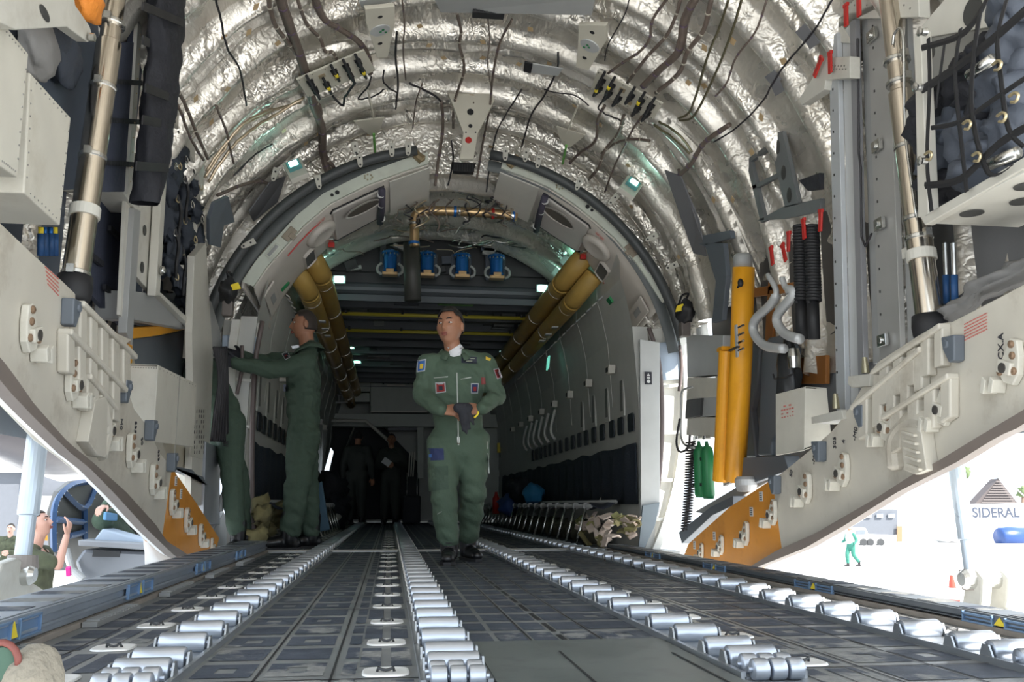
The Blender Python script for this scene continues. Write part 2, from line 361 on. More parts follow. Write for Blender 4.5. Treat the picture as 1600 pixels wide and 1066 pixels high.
# ---------------------------------------------------------------- tie-down pans
def pan_proto():
    root = empty('tie_down_fitting', (0, 0, 0))
    mb = MB(); n = 24; rows = []
    for (q, z) in ((1.0, 0.0), (0.97, 0.0035), (0.90, 0.0045), (0.80, 0.003), (0.55, 0.002), (0.0, 0.0015)):
        row = []
        for k in range(n):
            a = 2 * PI * k / n; c, s = math.cos(a), math.sin(a)
            row.append(Vector((math.copysign(abs(c) ** 0.55, c) * 0.054 * q, math.copysign(abs(s) ** 0.55, s) * 0.056 * q, z + 0.001)))
        rows.append(row)
    mb.grid(rows, close=True)
    o = mb.build('pan', mat('pan_metal', (0.88, 0.88, 0.87), 0.35, metal=0.35, var=0.05), root, smooth=True)
    mb = MB(); mb.tube([(-0.028, 0.006, 0.004), (-0.024, -0.004, 0.017), (-0.012, -0.006, 0.012), (0, -0.006, 0.010), (0.012, -0.006, 0.012), (0.024, -0.004, 0.017), (0.028, 0.006, 0.004)], 0.005, 8)
    rg = mb.build('ring', DARKM, root, smooth=True); rg.scale = (.7, .7, .7); return root
pan0 = pan_proto(); first = True
cols = [('left of the leftmost roller track', PKX[0]), ('left of the second track', PKX[1]), ('right of the third track', PKX[2]), ('right of the rightmost track', PKX[3])]
for ci, (wh, x) in enumerate(cols):
    for k in range(12):
        o = pan0 if first else copy_tree(pan0); first = False
        o.location = (x, 2.17 + 0.45 * k, 0)
        tag(o, f'rounded silver tie-down pan {wh}, {ORD[k]} from the near end', 'tie-down ring', 'tie-down pans set into the ramp')
for ci, (wh, x) in enumerate(cols[:3]):
    for k in range(12):
        o = copy_tree(pan0); o.location = (x, 7.9 + 0.5 * k, 0)
        tag(o, f'tie-down pan {wh}, {ORD[k]} beyond the hinge strip', 'tie-down ring', 'tie-down pans set into the hold floor')
# ---------------------------------------------------------------- side rails of the ramp
RAILM = mat('rail_metal', (0.36, 0.40, 0.45), 0.34, metal=0.6, var=0.25, vscale=9)
DIRTM = mat('dirty_flange', (0.24, 0.21, 0.18), 0.7, var=0.35, vscale=20)
BLUER = mat('rail_lock_blue', (0.17, 0.27, 0.42), 0.4, metal=0.4)
RAILD = mat('rail_metal_worn_dark', (0.13, 0.145, 0.16), 0.42, metal=0.5, var=0.3, vscale=9)
def rail(name, xi, sgn, ztop, w, label, m):
    root = empty(name, (xi, 1.4, 0), label, 'guide rail')
    mb = MB(); L = 6.05; yc = 1.4 + L / 2
    def B(a, b, z0, z1, mi=0): mb.box((xi + sgn * (a + b) / 2, yc, (z0 + z1) / 2), (abs(b - a), L, z1 - z0), mi=mi)
    B(0.012, w, ztop - 0.012, ztop); B(0.012, 0.022, 0.02, ztop - 0.01, 0); B(0.0, 0.012, ztop - 0.022, ztop - 0.003); B(0.0, 0.014, ztop * 0.42, ztop * 0.52)
    B(-0.008, w * 0.9, 0.0, 0.018, 1); B(w - 0.012, w, 0, ztop - 0.01)
    mb.build('rail_profile', [m, DIRTM], root, bevel=0.002)
    y = 1.55; k = 0
    while y < 7.2:
        g = MB(); g.box((xi + sgn * (0.012 + w) / 2, y, ztop + 0.001), (w * 0.75, 0.10, 0.002)); g.build('grip_pad', GRIP, root)
        y += 0.235
    for y in (2.55, 3.75, 4.95, 6.15):
        g = MB(); xf = xi + sgn * 0.004
        for dy in (-0.10, 0.10):
            g.box((xf - sgn * 0.006, y + dy, ztop - 0.012), (0.012, 0.15, 0.006)); g.box((xf - sgn * 0.006, y + dy, ztop * 0.38), (0.012, 0.15, 0.006)); g.box((xf - sgn * 0.001, y + dy, ztop * 0.66), (0.004, 0.15, ztop * 0.55))
            for e in (-0.07, 0.07): g.box((xf - sgn * 0.006, y + dy + e, ztop * 0.66), (0.012, 0.006, ztop * 0.5))
        g.build('pallet_lock', BLUER, root, bevel=0.001)
        g = MB(); c = xf - sgn * 0.006
        g.prism([(c, y - 0.028, ztop * 0.42), (c, y + 0.028, ztop * 0.42), (c, y, ztop * 0.86)], (sgn * 0.004, 0, 0)); g.build('yellow_marker', YEL, root)
    return root
rail('guide_rail', -0.95, -1, 0.095, 0.20, 'pale metal guide rail with black grip pads along the left edge of the ramp', RAILM)
rail('guide_rail', 1.80, 1, 0.055, 0.12, 'dull dark metal guide rail along the right edge of the ramp', RAILD)
for k in range(5):
    mb = MB(); yc = 2.35 + k * .95; mb.box((-0.915, yc, 0.010), (0.045, 0.5, 0.016))
    for j in range(14): mb.box((-0.915, yc - .21 + j * 0.033, 0.0205), (0.04, 0.016, 0.0065))
    thing(mb, 'notched_strip', mat('strip_metal', (0.34, 0.34, 0.33), 0.4, metal=0.5), f'notched metal strip at the foot of the left guide rail, {ORD[k]} from the near end', 'rail', 'notched strips by the left guide rail')
# ================================================================ TAIL VAULT
RIBY = [8.05 - 0.52 * k for k in range(17)]
def vault():
    A = 190; a0, a1 = math.radians(-104), math.radians(104); Y0, Y1 = -0.35, 8.15; NY = 400
    rows = []
    for j in range(NY + 1):
        y = Y0 + (Y1 - Y0) * j / NY
        ph = ((8.05 - y) / 0.52) % 1.0; d = min(ph, 1 - ph)          # 0 on a frame
        kf = round((8.05 - y) / 0.52); wd_ = 0.15 + 0.035 * math.sin(kf * 2.3)
        tub = math.sqrt(max(0.0, 1 - (d / wd_) ** 2)); d2 = abs(ph - 0.5 - 0.06 * math.sin(kf)); t2 = 0.45 * math.sqrt(max(0.0, 1 - (d2 / 0.075) ** 2)) if int((8.05 - y) / 0.52) % 2 == 0 else 0
        row = []
        for i in range(A + 1):
            am = math.radians(76 if y < 2.5 else 84 if 6.4 < y < 7.95 else 104); a = -am + 2 * am * i / A; p = Vector((math.sin(a) * VR, y, math.cos(a) * VR))  # lower edge cut back so that sun reaches the ramp and doorway
            n = noise.noise(Vector((p.x * 1.5, y * 2.2, p.z * 1.5))) * 0.05 + abs(noise.noise(Vector((p.x * 4, y * 3.5, p.z * 4)))) * 0.035 + noise.noise(p * 11.0) * 0.006
            stringer = 0.018 * math.exp(-((a * VR / 0.55 - round(a * VR / 0.55)) / 0.05) ** 2)
            wob = 1 + 0.25 * noise.noise(Vector((a * 2.2, kf * 5.1, 0))) + 0.12 * noise.noise(Vector((a * 9, kf * 3.1, 4)))
            r = VR - 0.10 * tub * wob - 0.09 * t2 * wob - n * (0.25 if tub > 0.05 else 1.0) + 0.02 * (1 - tub) - stringer * (1 - tub)
            row.append(Vector((XC + math.sin(a) * r, y, VZ + math.cos(a) * r)))
        rows.append(row)
    mb = MB(); mb.grid(rows); o = mb.build('ceiling', FOIL, smooth=True); return struct(o)
vault()
# outer skin, so daylight does not come through the blankets, and forward closing bulkhead of the vault
def skin():
    m = mat('hull_paint', (0.42, 0.45, 0.48), 0.5)
    for y0, y1, am in ((-3.2, -0.4, 77), (-0.4, 2.5, 77), (2.5, 6.35, 116), (6.35, 7.97, 76), (7.97, 8.2, 116), (8.2, 20, 116)):  # rear span unseen, added to block sun; cut-back sides let sun in
        mb = MB(); mb.grid([[Vector((XC + math.sin(math.radians(am * k / 29)) * (VR + 0.14), y, VZ + math.cos(math.radians(am * k / 29)) * (VR + 0.14))) for k in range(-29, 30)] for y in (y0, y1)])
        struct(mb.build('wall_outer', m, smooth=True))
skin()
RO, RZ = 2.0, 1.46
mb = MB(); rows = []
for q in range(7):
    t = q / 6; rows.append([Vector((XC + math.sin(math.radians(a)) * ((VR + 0.05) * (1 - t) + 1.99 * t), 8.13 + 0.05 * t + 0.012 * noise.noise(Vector((a * .2, q, 0))), (VZ * (1 - t) + 1.5 * t) + math.cos(math.radians(a)) * ((VR + 0.05) * (1 - t) + 1.99 * t))) for a in range(-100, 101, 2)])
mb.grid(rows); struct(mb.build('trim_3', FOIL, smooth=True))
# ================================================================ HOLD (forward of the hinge)
def side_profile(s):
    return [(1.70, 0.0), (1.73, 0.35), (1.735, 0.9), (1.73, 1.35), (1.71, 1.7), (1.69, 2.0), (1.63, 2.3), (1.585, 2.45), (1.585, 2.62), (1.5, 2.85), (1.3, 3.02)]
WM = WALLP
for s, nm in ((-1, 'wall_left'), (1, 'wall_right')):
    mb = MB(); ys = [7.95 + k * 1.144 for k in range(11)]
    mb.grid([[Vector((XC + s * x, y, z)) for x, z in side_profile(s)] for y in ys])
    # forward edge turns outwards
    rows = [[Vector((XC + s * (x + e), 7.95, z)) for x, z in side_profile(s)[:6]] for e in (0, 0.14)]
    mb.grid(rows)
    struct(mb.build(nm, WM))
    for k in range(10):
        y = 8.9 + k * 1.05; o = MB()
        o.tube([(XC + s * (x - 0.004), y, z) for x, z in side_profile(s)[3:]], 0.003, 4)
        struct(o.build('trim_5', WALLP))
HC = 2.98
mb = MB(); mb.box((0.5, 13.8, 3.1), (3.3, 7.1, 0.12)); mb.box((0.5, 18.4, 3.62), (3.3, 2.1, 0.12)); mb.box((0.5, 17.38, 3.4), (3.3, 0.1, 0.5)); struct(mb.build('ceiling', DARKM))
mb = MB(); mb.grid([[Vector((XC + math.sin(math.radians(a)) * 2.02, y, 1.5 + math.cos(math.radians(a)) * (2.02 - 0.10 * math.exp(-(((y - 8.2) % 0.55 - 0.27) / 0.09) ** 4) + 0.02 * noise.noise(Vector((a * .09, y * 4, 2))))))
     for a in range(-84, 85, 2)] for y in [8.15 + 0.045 * k for k in range(48)]]); struct(mb.build('ceiling', FOIL, smooth=True))
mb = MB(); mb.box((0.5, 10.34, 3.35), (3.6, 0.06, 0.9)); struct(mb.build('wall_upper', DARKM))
mb = MB(); mb.box((0.5, 19.45, 1.6), (4.0, 0.08, 3.4)); struct(mb.build('wall_front', mat('bulkhead_grey', (0.34, 0.35, 0.33), 0.6)))
# ceiling beams and equipment of the hold
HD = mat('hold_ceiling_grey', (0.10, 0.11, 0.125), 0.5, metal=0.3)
for k in range(13):
    y = 10.35 + k * 0.70; mb = MB(); z = 2.86 if k else 2.82
    if k == 0:
        mb.tube([(-0.75, y, 2.86), (1.75, y, 2.86)], 0.075, 12); mb.box((0.5, y + .02, 2.76), (2.5, 0.05, 0.10)); 
    else:
        mb.box((0.5, y, z), (2.5, 0.06, 0.16)); mb.box((0.5, y, z - 0.08), (2.5, 0.13, 0.012))
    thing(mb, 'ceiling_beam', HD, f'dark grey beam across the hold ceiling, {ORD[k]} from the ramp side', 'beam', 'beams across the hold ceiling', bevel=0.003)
for i, (y, z) in enumerate(((11.05, 2.70), (12.15, 2.70))):
    mb = MB(); mb.tube([(-0.66, y, z), (1.70, y, z)], 0.024, 10)
    for x in (-0.6, 0.1, 0.9, 1.6): mb.box((x, y, z + 0.03), (0.03, 0.05, 0.05), mi=1)
    thing(mb, 'yellow_pipe', [mat('pipe_yellow', (0.42, 0.36, 0.04), 0.4), DARKM], f'{["nearer", "farther"][i]} of two yellow pipes across the dark hold ceiling', 'pipe', smooth=True)
rr = random.Random(5)
for k in range(26):
    y = 10.6 + rr.random() * 6; x = -0.6 + rr.random() * 2.2; w = 0.12 + rr.random() * 0.3
    mb = MB(); mb.box((x, y, 2.88), (w, 0.16 + rr.random() * 0.2, 0.13)); mb.box((x, y, 2.81), (w * 1.15, 0.05, 0.012)); mb.tube([(x - w / 2, y, 2.86), (x - w, y + 0.1, 2.88), (x - w * 1.5, y + .3, 2.95)], 0.012, 6)
    thing(mb, 'avionics_box', mat('equip%d' % (k % 3), [(0.06, 0.068, 0.08), (0.11, 0.115, 0.12), (0.16, 0.17, 0.17)][k % 3], 0.45, metal=0.3), 'small dark equipment box fixed under the hold ceiling', 'equipment box', 'equipment boxes under the hold ceiling', bevel=0.004)
mb = MB(); mb.box((0.72, 10.45, 2.74), (0.42, 0.08, 0.05))
for k in range(5): mb.box((0.55 + k * 0.085, 10.42, 2.775), (0.04, 0.06, 0.04))
thing(mb, 'green_bracket', mat('lime_green', (0.16, 0.42, 0.10), 0.5), 'bright green bracket hanging under the first ceiling beam', 'bracket')
# ochre air ducts along the upper corners of the hold
for s, nm in ((-1, 'left'), (1, 'right')):
    root = empty('air_duct', (XC + s * 1.33, 8.7, 2.6), f'large ochre air duct running forward along the upper {nm} corner of the hold', 'air duct')
    for q, (dx, dz, r) in enumerate(((0.03, 0.17, 0.11), (0.14, -0.02, 0.10))):
        mb = MB(); mb.tube(smoothpath([(XC + s * (1.22 + dx + .16), 8.70, 2.50 + dz + .20), (XC + s * (1.22 + dx + .06), 8.80, 2.50 + dz + .08), (XC + s * (1.22 + dx), 9.05, 2.50 + dz), (XC + s * (1.22 + dx), 9.5, 2.50 + dz), (XC + s * (1.22 + dx), 14, 2.50 + dz), (XC + s * (1.22 + dx), 19.3, 2.50 + dz)], 5), r, 20); mb.build('duct_pipe', OCHRE, root, smooth=True)
    mb = MB()
    for k in range(7):
        for (dx, dz, r) in ((0.03, 0.17, 0.113), (0.14, -0.02, 0.103)):
            c = Vector((XC + s * (1.22 + dx), 9.3 + k * 1.4, 2.50 + dz)); mb.lathe(c, (0, 1, 0), [(0, r), (0.008, r)], 20)
    mb.build('clamp_bands', STEEL, root)
    for k in range(3):
        mb = MB(); mb.box((XC + s * 1.26, 9.6 + k * .42, 2.40 - .1), (0.07, 0.1, 0.012)); mb.build('data_plate', GREY, root)
# blue fans and gold pipe over the first beam
for i, x in enumerate((-0.06, 0.36, 0.76, 1.16)):
    root = empty('blue_actuator', (x, 10.0, 2.95), f'{["leftmost", "second from left", "third from left", "rightmost"][i]} of four blue cylinders standing above the first ceiling beam', 'actuator', 'blue cylinders above the ceiling beam')
    mb = MB(); mb.lathe((x, 10.02, 2.98), (0, 0, 1), [(0, 0.075), (0.02, 0.085), (0.03, 0.075), (0.2, 0.075), (0.215, 0.10), (0.235, 0.10), (0.25, 0.06), (0.27, 0.03)], 24); mb.build('cylinder', BLUEA, root, smooth=False)
    mb = MB()
    for a in range(12): t = 2 * PI * a / 12; mb.lathe((x + 0.088 * math.cos(t), 10.02 + 0.088 * math.sin(t), 3.17), (0, 0, 1), [(0, 0.008), (0.055, 0.008)], 6)
    mb.build('bolts', STEEL, root)
    mb = MB(); mb.box((x, 9.98, 2.945), (0.17, 0.12, 0.035)); mb.box((x, 9.92, 2.975), (0.09, 0.03, 0.04)); mb.build('bracket', GOLD, root, bevel=0.004)
    for s in (-1, 1):
        mb = MB(); mb.tube(smoothpath([(x + s * 0.09, 9.93, 2.93), (x + s * 0.135, 9.93, 2.96), (x + s * 0.135, 9.93, 3.02), (x + s * 0.09, 9.93, 3.06)], 5), 0.016, 8); mb.build('clamp_arm', GREY, root, smooth=True)
    mb = MB(); mb.box((x, 10.13, 3.10), (0.24, 0.03, 0.30)); mb.build('back_plate', DKBLUE, root, bevel=0.01)
root = empty('bleed_air_pipe', WY(720, 330, 8.6), 'gold pipe bent downwards at its left end, hung with blue clamps under the vault top', 'pipe')
P = [WY(648, 385, 8.6), WY(648, 345, 8.6), WY(653, 334, 8.6), WY(668, 330, 8.6), WY(700, 330, 8.6), WY(760, 333, 8.6), WY(808, 338, 8.6)]
mb = MB(); mb.tube(smoothpath(P, 6), 0.048, 16); mb.build('pipe', GOLD, root, smooth=True)
for p, q, m in ((WY(647, 350, 8.6), (0, 0, 1), STEEL), (WY(647, 380, 8.6), (0, 0, 1), BLUEA), (WY(711, 330.5, 8.6), (1, 0, 0), BLUEA), (WY(770, 334, 8.6), (1, 0, 0), RED), (WY(802, 337.5, 8.6), (1, 0, 0), BLUEA), (WY(800, 337.5, 8.6), (1, 0, 0), STEEL), (WY(717, 331, 8.6), (1, 0, 0), STEEL)):
    mb = MB(); mb.lathe(p - Vector(q) * 0.015, q, [(0, 0.05), (0.003, 0.056), (0.027, 0.056), (0.03, 0.05)], 18); mb.build('clamp', m, root)
mb = MB(); mb.tube([WY(643, 380, 9.3), WY(645, 470, 9.3)], 0.09, 14); thing(mb, 'dark_duct', mat('dark_duct', (0.05, 0.05, 0.045), 0.5), 'dark vertical duct left of the second blue cylinder', 'duct', smooth=True)
# ================================================================ ARCH LINER PANELS AT THE HINGE
def arch_panel(side):
    if side < 0:
        O = [(630, 249), (565, 273), (504, 303), (462, 338), (426, 378), (400, 407), (378, 440)]
        O = [(668, 238)] + O
        I = [(669, 312), (640, 318), (590, 338), (540, 362), (515, 383), (495, 402), (465, 432), (440, 468), (420, 506)]
        lab = 'left'
    else:
        O = [(787, 246), (820, 258), (865, 277), (905, 303), (940, 331), (975, 362), (1009, 402), (1032, 437), (1051, 468)]
        I = [(769, 315), (800, 328), (840, 350), (889, 378), (915, 405), (940, 438), (962, 466), (982, 497), (990, 526)]
        lab = 'right'
    N = 40
    O3 = resample([WY(p[0], p[1], 7.80) for p in O], N); I3 = resample([WY(p[0], p[1], 8.65) for p in I], N)
    cen = Vector((XC, 0, 1.5))
    def band(p, d, dy=0.0):
        v = Vector((p.x - XC, 0, p.z - 1.5)); v.normalize(); return Vector((p.x - v.x * d, p.y + dy, p.z - v.z * d))
    root = empty('arch_liner_panel', WY(*O[4], 7.8), f'cream arch liner panel forming the {lab} half of the ring at the ramp hinge', 'arch panel')
    B3 = [band(p, 0.105) for p in O3]
    mb = MB(); mb.grid([[band(p, -0.0, 0.14) for p in O3], O3, B3, [band(p, 0.105, 0.035) for p in O3]])
    mb.build('outer_flange', mat('pale_mint_flange', (0.60, 0.63, 0.55), 0.42, dirt=(0.36, 0.32, 0.26), dirt_amt=0.35, dirt_scale=4), root, smooth=False)
    S3 = [band(p, 0.108, 0.035) for p in O3]
    rows = []
    for t in (0, 0.03, 0.06, 0.3, 0.6, 0.9, 0.96, 1.0):
        rows.append([a.lerp(b, t) - Vector((0, 0, 1)) * (0.02 if 0.03 < t < 0.96 else 0) for a, b in zip(S3, I3)])
    rows.append([b + Vector((0, 0.02, 0.05)) for b in I3])
    mb = MB(); mb.grid(rows); 
    o = mb.build('liner', mat('cream_composite', (0.55, 0.51, 0.46), 0.5), root, smooth=True)
    so = o.modifiers.new('thick', 'SOLIDIFY'); so.thickness = 0.012; so.offset = 0
    def P(u, v, d=0.0):                                   # point on the liner: u along, v from outer to inner
        i = min(N - 1, max(0, u * (N - 1))); a = int(i); f = i - a; b = min(N - 1, a + 1)
        s = S3[a].lerp(S3[b], f); e = I3[a].lerp(I3[b], f); p = s.lerp(e, v); n = normal(a, b)
        return p + n * d
    def normal(a, b):
        a = min(a, N - 2); t = (S3[a + 1] - S3[a]).normalized(); w = (I3[a] - S3[a]).normalized(); n = t.cross(w).normalized()
        inw = Vector((XC, 8, 1.2)) - S3[a]
        return n if n.dot(inw) > 0 else -n
    def onliner(u, v): i = int(u * (N - 2)); return P(u, v), (S3[i + 1] - S3[i]).normalized(), (I3[i] - S3[i]).normalized(), normal(i, i + 1)
    def strip(pts, w, m, name, th=0.004, d=0.026):
        g = MB(); path = [P(u, v, d) for u, v in pts]; g.tube(path, w, 6); g.build(name, m, root)
    # upper end cap plate beside the centre gap
    g = MB(); g.prism([P(0.0, 0.0, .02), P(0.0, 1.0, .02), P(0.20, 1.0, .028), P(0.20, 0.0, .028)], normal(0, 1) * 0.012); g.build('end_cover', mat('cover_pale', (0.60, 0.58, 0.53), 0.45), root, bevel=0.004)
    # raised door with recess
    def quad_path(u0, v0, u1, v1, r, n=5):
        pts = []
        for (cu, cv, a0) in ((u1 - r, v1 - r, 0), (u0 + r, v1 - r, 90), (u0 + r, v0 + r, 180), (u1 - r, v0 + r, 270)):
            for k in range(n + 1):
                a = math.radians(a0 + 90 * k / n); pts.append((cu + r * math.cos(a), cv + r * math.sin(a)))
        return pts
    q = quad_path(0.22, 0.10, 0.50, 0.92, 0.03)
    g = MB(); base = [P(u, v, 0.022) for u, v in q]; top = [P(0.36 + (u - 0.36) * 0.97, 0.51 + (v - 0.51) * 0.96, 0.045) for u, v in q]
    g.grid([base, top], close=True); g.add(top, [tuple(range(len(top)))]); g.build('door_cover', mat('door_cover_grey', (0.50, 0.47, 0.44), 0.45), root, smooth=False)
    g = MB(); g.tube([P(0.225, 0.08, 0.03), P(0.49, 0.08, 0.03), P(0.505, 0.13, 0.03)], 0.008, 6); g.build('rubber_seal', BLACK, root); g = MB(); g.tube([P(0.225, 0.94, 0.03), P(0.49, 0.94, 0.03), P(0.505, 0.88, 0.03)], 0.008, 6); g.build('rubber_seal', BLACK, root)
    q2 = [(0.30 + 0.105 * math.cos(t) * 0.95 + 0.045, 0.30 + 0.15 * math.sin(t)) for t in [2 * PI * k / 24 for k in range(24)]]
    g = MB(); o1 = [P(u, v, 0.082) for u, v in q2]; i1 = [P(0.345 + (u - 0.345) * 0.86, 0.30 + (v - 0.30) * 0.8, 0.086) for u, v in q2]; i2 = [P(0.345 + (u - 0.345) * 0.8, 0.30 + (v - 0.30) * 0.7, 0.060) for u, v in q2]
    g.grid([o1, i1, i2], close=True); g.build('recess_rim', MATS['door_cover_grey'], root, smooth=True)
    g = MB(); g.add([p + normal(10, 11) * 0.0 for p in [P(0.345 + (u - 0.345) * 0.84, 0.30 + (v - 0.30) * 0.76, 0.080) for u, v in q2]], [tuple(range(24))]); g.build('recess_panel', mat('recess_brown', (0.16, 0.14, 0.12), 0.35, metal=0.3), root)
    # dark fabric roll across the door's upper end
    g = MB(); g.tube([P(0.245, 0.03, 0.075), P(0.25, 0.5, 0.08), P(0.262, 0.98, 0.075)], 0.033, 14); r0 = g.build('fabric_roll', mat('roll_purple', (0.055, 0.05, 0.075), 0.8), root, smooth=True)
    for v in (0.12, 0.42, 0.86):
        g = MB(); c = P(0.252, v, 0.078); ax = (P(0.262, 1, 0.08) - P(0.245, 0, .08)).normalized(); g.lathe(c, ax, [(0, 0.035), (0.012, 0.035)], 14); g.build('tie_band', mat('band_white', (.6, .6, .58), .5), r0)
    # round vent with red latch, long red line, air outlet scoops
    g = MB(); c = P(0.575, 0.40, 0.02); nn = normal(22, 23); g.lathe(c, nn, [(0, 0.17), (0.04, 0.16), (0.055, 0.12), (0.045, 0.10), (0.047, 0.02)], 28); g.build('round_boss', MATS['cream_composite'], root, smooth=True)
    g = MB(); g.box(P(0.535, 0.86, 0.05), (0.06, 0.04, 0.05)); g.build('red_latch', RED, root, bevel=0.006)
    g = MB(); g.box(P(0.53, 0.72, 0.045), (0.05, 0.09, 0.03)); g.build('latch_plate', STEEL, root, bevel=0.004)
    sc = quad_path(0.62, 0.55, 0.70, 0.95, 0.03, 3)
    g = MB(); b0 = [P(u, v, 0.021) for u, v in sc]; b1 = [P(0.66 + (u - 0.66) * .85, 0.75 + (v - 0.75) * .85, 0.045) for u, v in sc]; b2 = [P(0.66 + (u - 0.66) * .7, 0.75 + (v - 0.75) * .75, 0.03) for u, v in sc]; g.grid([b0, b1, b2], close=True); g.build('scoop_rim', MATS['cream_composite'], root)
    g = MB(); g.add([P(0.66 + (u - 0.66) * .72, 0.75 + (v - 0.75) * .77, 0.034) for u, v in sc], [tuple(range(len(sc)))]); g.build('scoop_hole_shade', mat('hole_shadow_grey', (0.10, 0.10, 0.095), 0.6), root)  # flat dark face paints the shade inside the scoop
    strip([(0.58, 0.14), (0.62, 0.14), (0.70, 0.14), (0.78, 0.14)] if side < 0 else [(0.62, 0.9), (0.68, 0.92), (0.74, 0.93), (0.80, 0.93)], 0.006, mat('red_line', (0.5, 0.05, 0.05), 0.5), 'red_line')
    for u, v in ((0.55, 0.12), (0.575, 0.12)):
        g = MB(); i = int(u * (N - 2)); t = (S3[i + 1] - S3[i]).normalized(); w = (I3[i] - S3[i]).normalized(); c = P(u, v, 0.026)
        g.prism([c - t * .028 - w * .028, c + t * .028 - w * .028, c + t * .028 + w * .028, c - t * .028 + w * .028], normal(i, i + 1) * .002); g.build('warning_label', mat('label_pink', (0.62, 0.42, 0.38), .6), root)
        g = MB(); c = P(u, v, 0.0285)
        for k in range(4): q_ = c + t * (.012 * math.cos(k * 1.7)) + w * (.012 * math.sin(k * 1.7)); g.box(q_, (.012, .012, .003))
        g.build('label_print', REDTXT, root)
    # hinges, oval handle recess, holes on the flange
    def onflange(u, d): p = O3[int(u * (N - 1))]; return band(p, d, -0.006)
    def tang(u): i = min(N - 2, int(u * (N - 1))); return (O3[i + 1] - O3[i]).normalized()
    for u in (0.72,):
        g = MB(); t = tang(u); a = math.atan2(t.z, t.x); M = Matrix.Rotation(-a, 3, 'Y')
        g.box(onflange(u, 0.065), (0.13, 0.02, 0.075), M); g.box(onflange(u, 0.10), (0.05, 0.03, 0.06), M); g.build('hinge', mat('hinge_bronze', (0.32, 0.27, 0.21), 0.4, metal=0.3), root, bevel=0.006)
    g = MB(); u = 0.83; t = tang(u); a = math.atan2(t.z, t.x); M = Matrix.Rotation(-a, 3, 'Y'); g.box(onflange(u, 0.055), (0.15, 0.012, 0.055), M); g.build('handle_surround', MATS['pale_mint_flange'], root, bevel=0.012)
    g = MB(); g.box(onflange(u, 0.055) + Vector((0, -.004, 0)), (0.12, 0.010, 0.032), M); g.build('handle_recess', GREY, root, bevel=0.01)
    for k, u in enumerate((0.44, 0.47)):
        g = MB(); g.lathe(onflange(u, 0.05), (0, -1, 0), [(0, 0.02 - .005 * k), (0.004, 0.02 - .005 * k)], 14); g.build('flange_hole_shade', BLACK, root)  # black discs paint the dark inside of the flange holes
    for u in (0.30,):
        g = MB()
        for a_ in range(7): g.lathe(onflange(u, 0.045) + Vector((0.035 * math.cos(a_ * .9), 0, 0.025 * math.sin(a_ * .9))), (0, -1, 0), [(0, 0.009), (0.006, 0.008)], 8)
        g.build('bolt_cluster', mat('bolt_brass', (0.42, 0.38, 0.26), 0.35, metal=.6), root)
    u = 0.06; g = MB(); c = onflange(u, 0.03); g.tube([c + Vector((side * 0.03, -.02, .07)), c + Vector((0, -.02, .02)), c + Vector((-side * 0.05, -.02, -.02))], [.03, .04, .045], 10); g.lathe(c + Vector((-side * .04, -.03, -.01)), (0, -1, 0), [(0, .035), (.02, .03), (.022, .01)], 14); g.build('pivot_bracket', mat('pivot_tan', (0.30, 0.23, 0.13), 0.4, metal=.4), root)
    # lower end: square bracketed pad
    g = MB(); g.prism([P(0.90, 0.25, 0.03), P(0.985, 0.25, 0.03), P(0.985, 0.8, 0.03), P(0.90, 0.8, 0.03)], normal(36, 37) * 0.02); g.build('square_pad', MATS['cream_composite'], root, bevel=0.006)
    g = MB(); g.prism([P(0.925, 0.42, 0.052), P(0.955, 0.42, 0.052), P(0.955, 0.62, 0.052), P(0.925, 0.62, 0.052)], normal(36, 37) * 0.003); g.build('pad_window', GREY, root)
    # lower closing edge
    g = MB(); g.prism([O3[-1], I3[-1], I3[-1] + Vector((0, 0, -0.05)), O3[-1] + Vector((0, 0, -0.06))], Vector((-side * 0.02, 0, 0))); g.build('lower_edge', MATS['cream_composite'], root, bevel=.004)
    return O3
OL = arch_panel(-1); OR = arch_panel(1)
# dark seal tube around the arch, with hanging white tabs
cz = 1.46
for s_, lab in ((-1, 'left'), (1, 'right')):
    mb = MB(); path = [Vector((XC + s_ * math.sin(math.radians(a)) * 2.13, 7.72, 1.42 + math.cos(math.radians(a)) * 2.13)) for a in range(9, 80, 3)]
    mb.tube(path, 0.045, 10); thing(mb, 'door_seal_tube', mat('seal_dark', (0.055, 0.06, 0.062), 0.5), f'dark rubber seal tube arching over the {lab} cream arch panel', 'seal', smooth=True)
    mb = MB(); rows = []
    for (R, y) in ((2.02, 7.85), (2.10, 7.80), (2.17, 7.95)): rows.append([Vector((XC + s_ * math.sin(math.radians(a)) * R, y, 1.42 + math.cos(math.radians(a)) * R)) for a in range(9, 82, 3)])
    mb.grid(rows); struct(mb.build('trim_4', mat('arch_gap_grey', (0.09, 0.10, 0.10), .5), smooth=True))  # even dark grey band behind the seal tube
tabs = [(430, 270, 12), (497, 282, -12), (562, 248, -8), (612, 232, -3), (638, 230, 0), (502, 190, -14), (790, 238, 3), (822, 240, 8), (842, 250, 12), (905, 285, 22), (960, 310, 40), (1020, 370, 60), (1052, 415, 65), (555, 230, -10), (390, 380, 60), (360, 348, 50), (375, 345, 50)]
pr = None
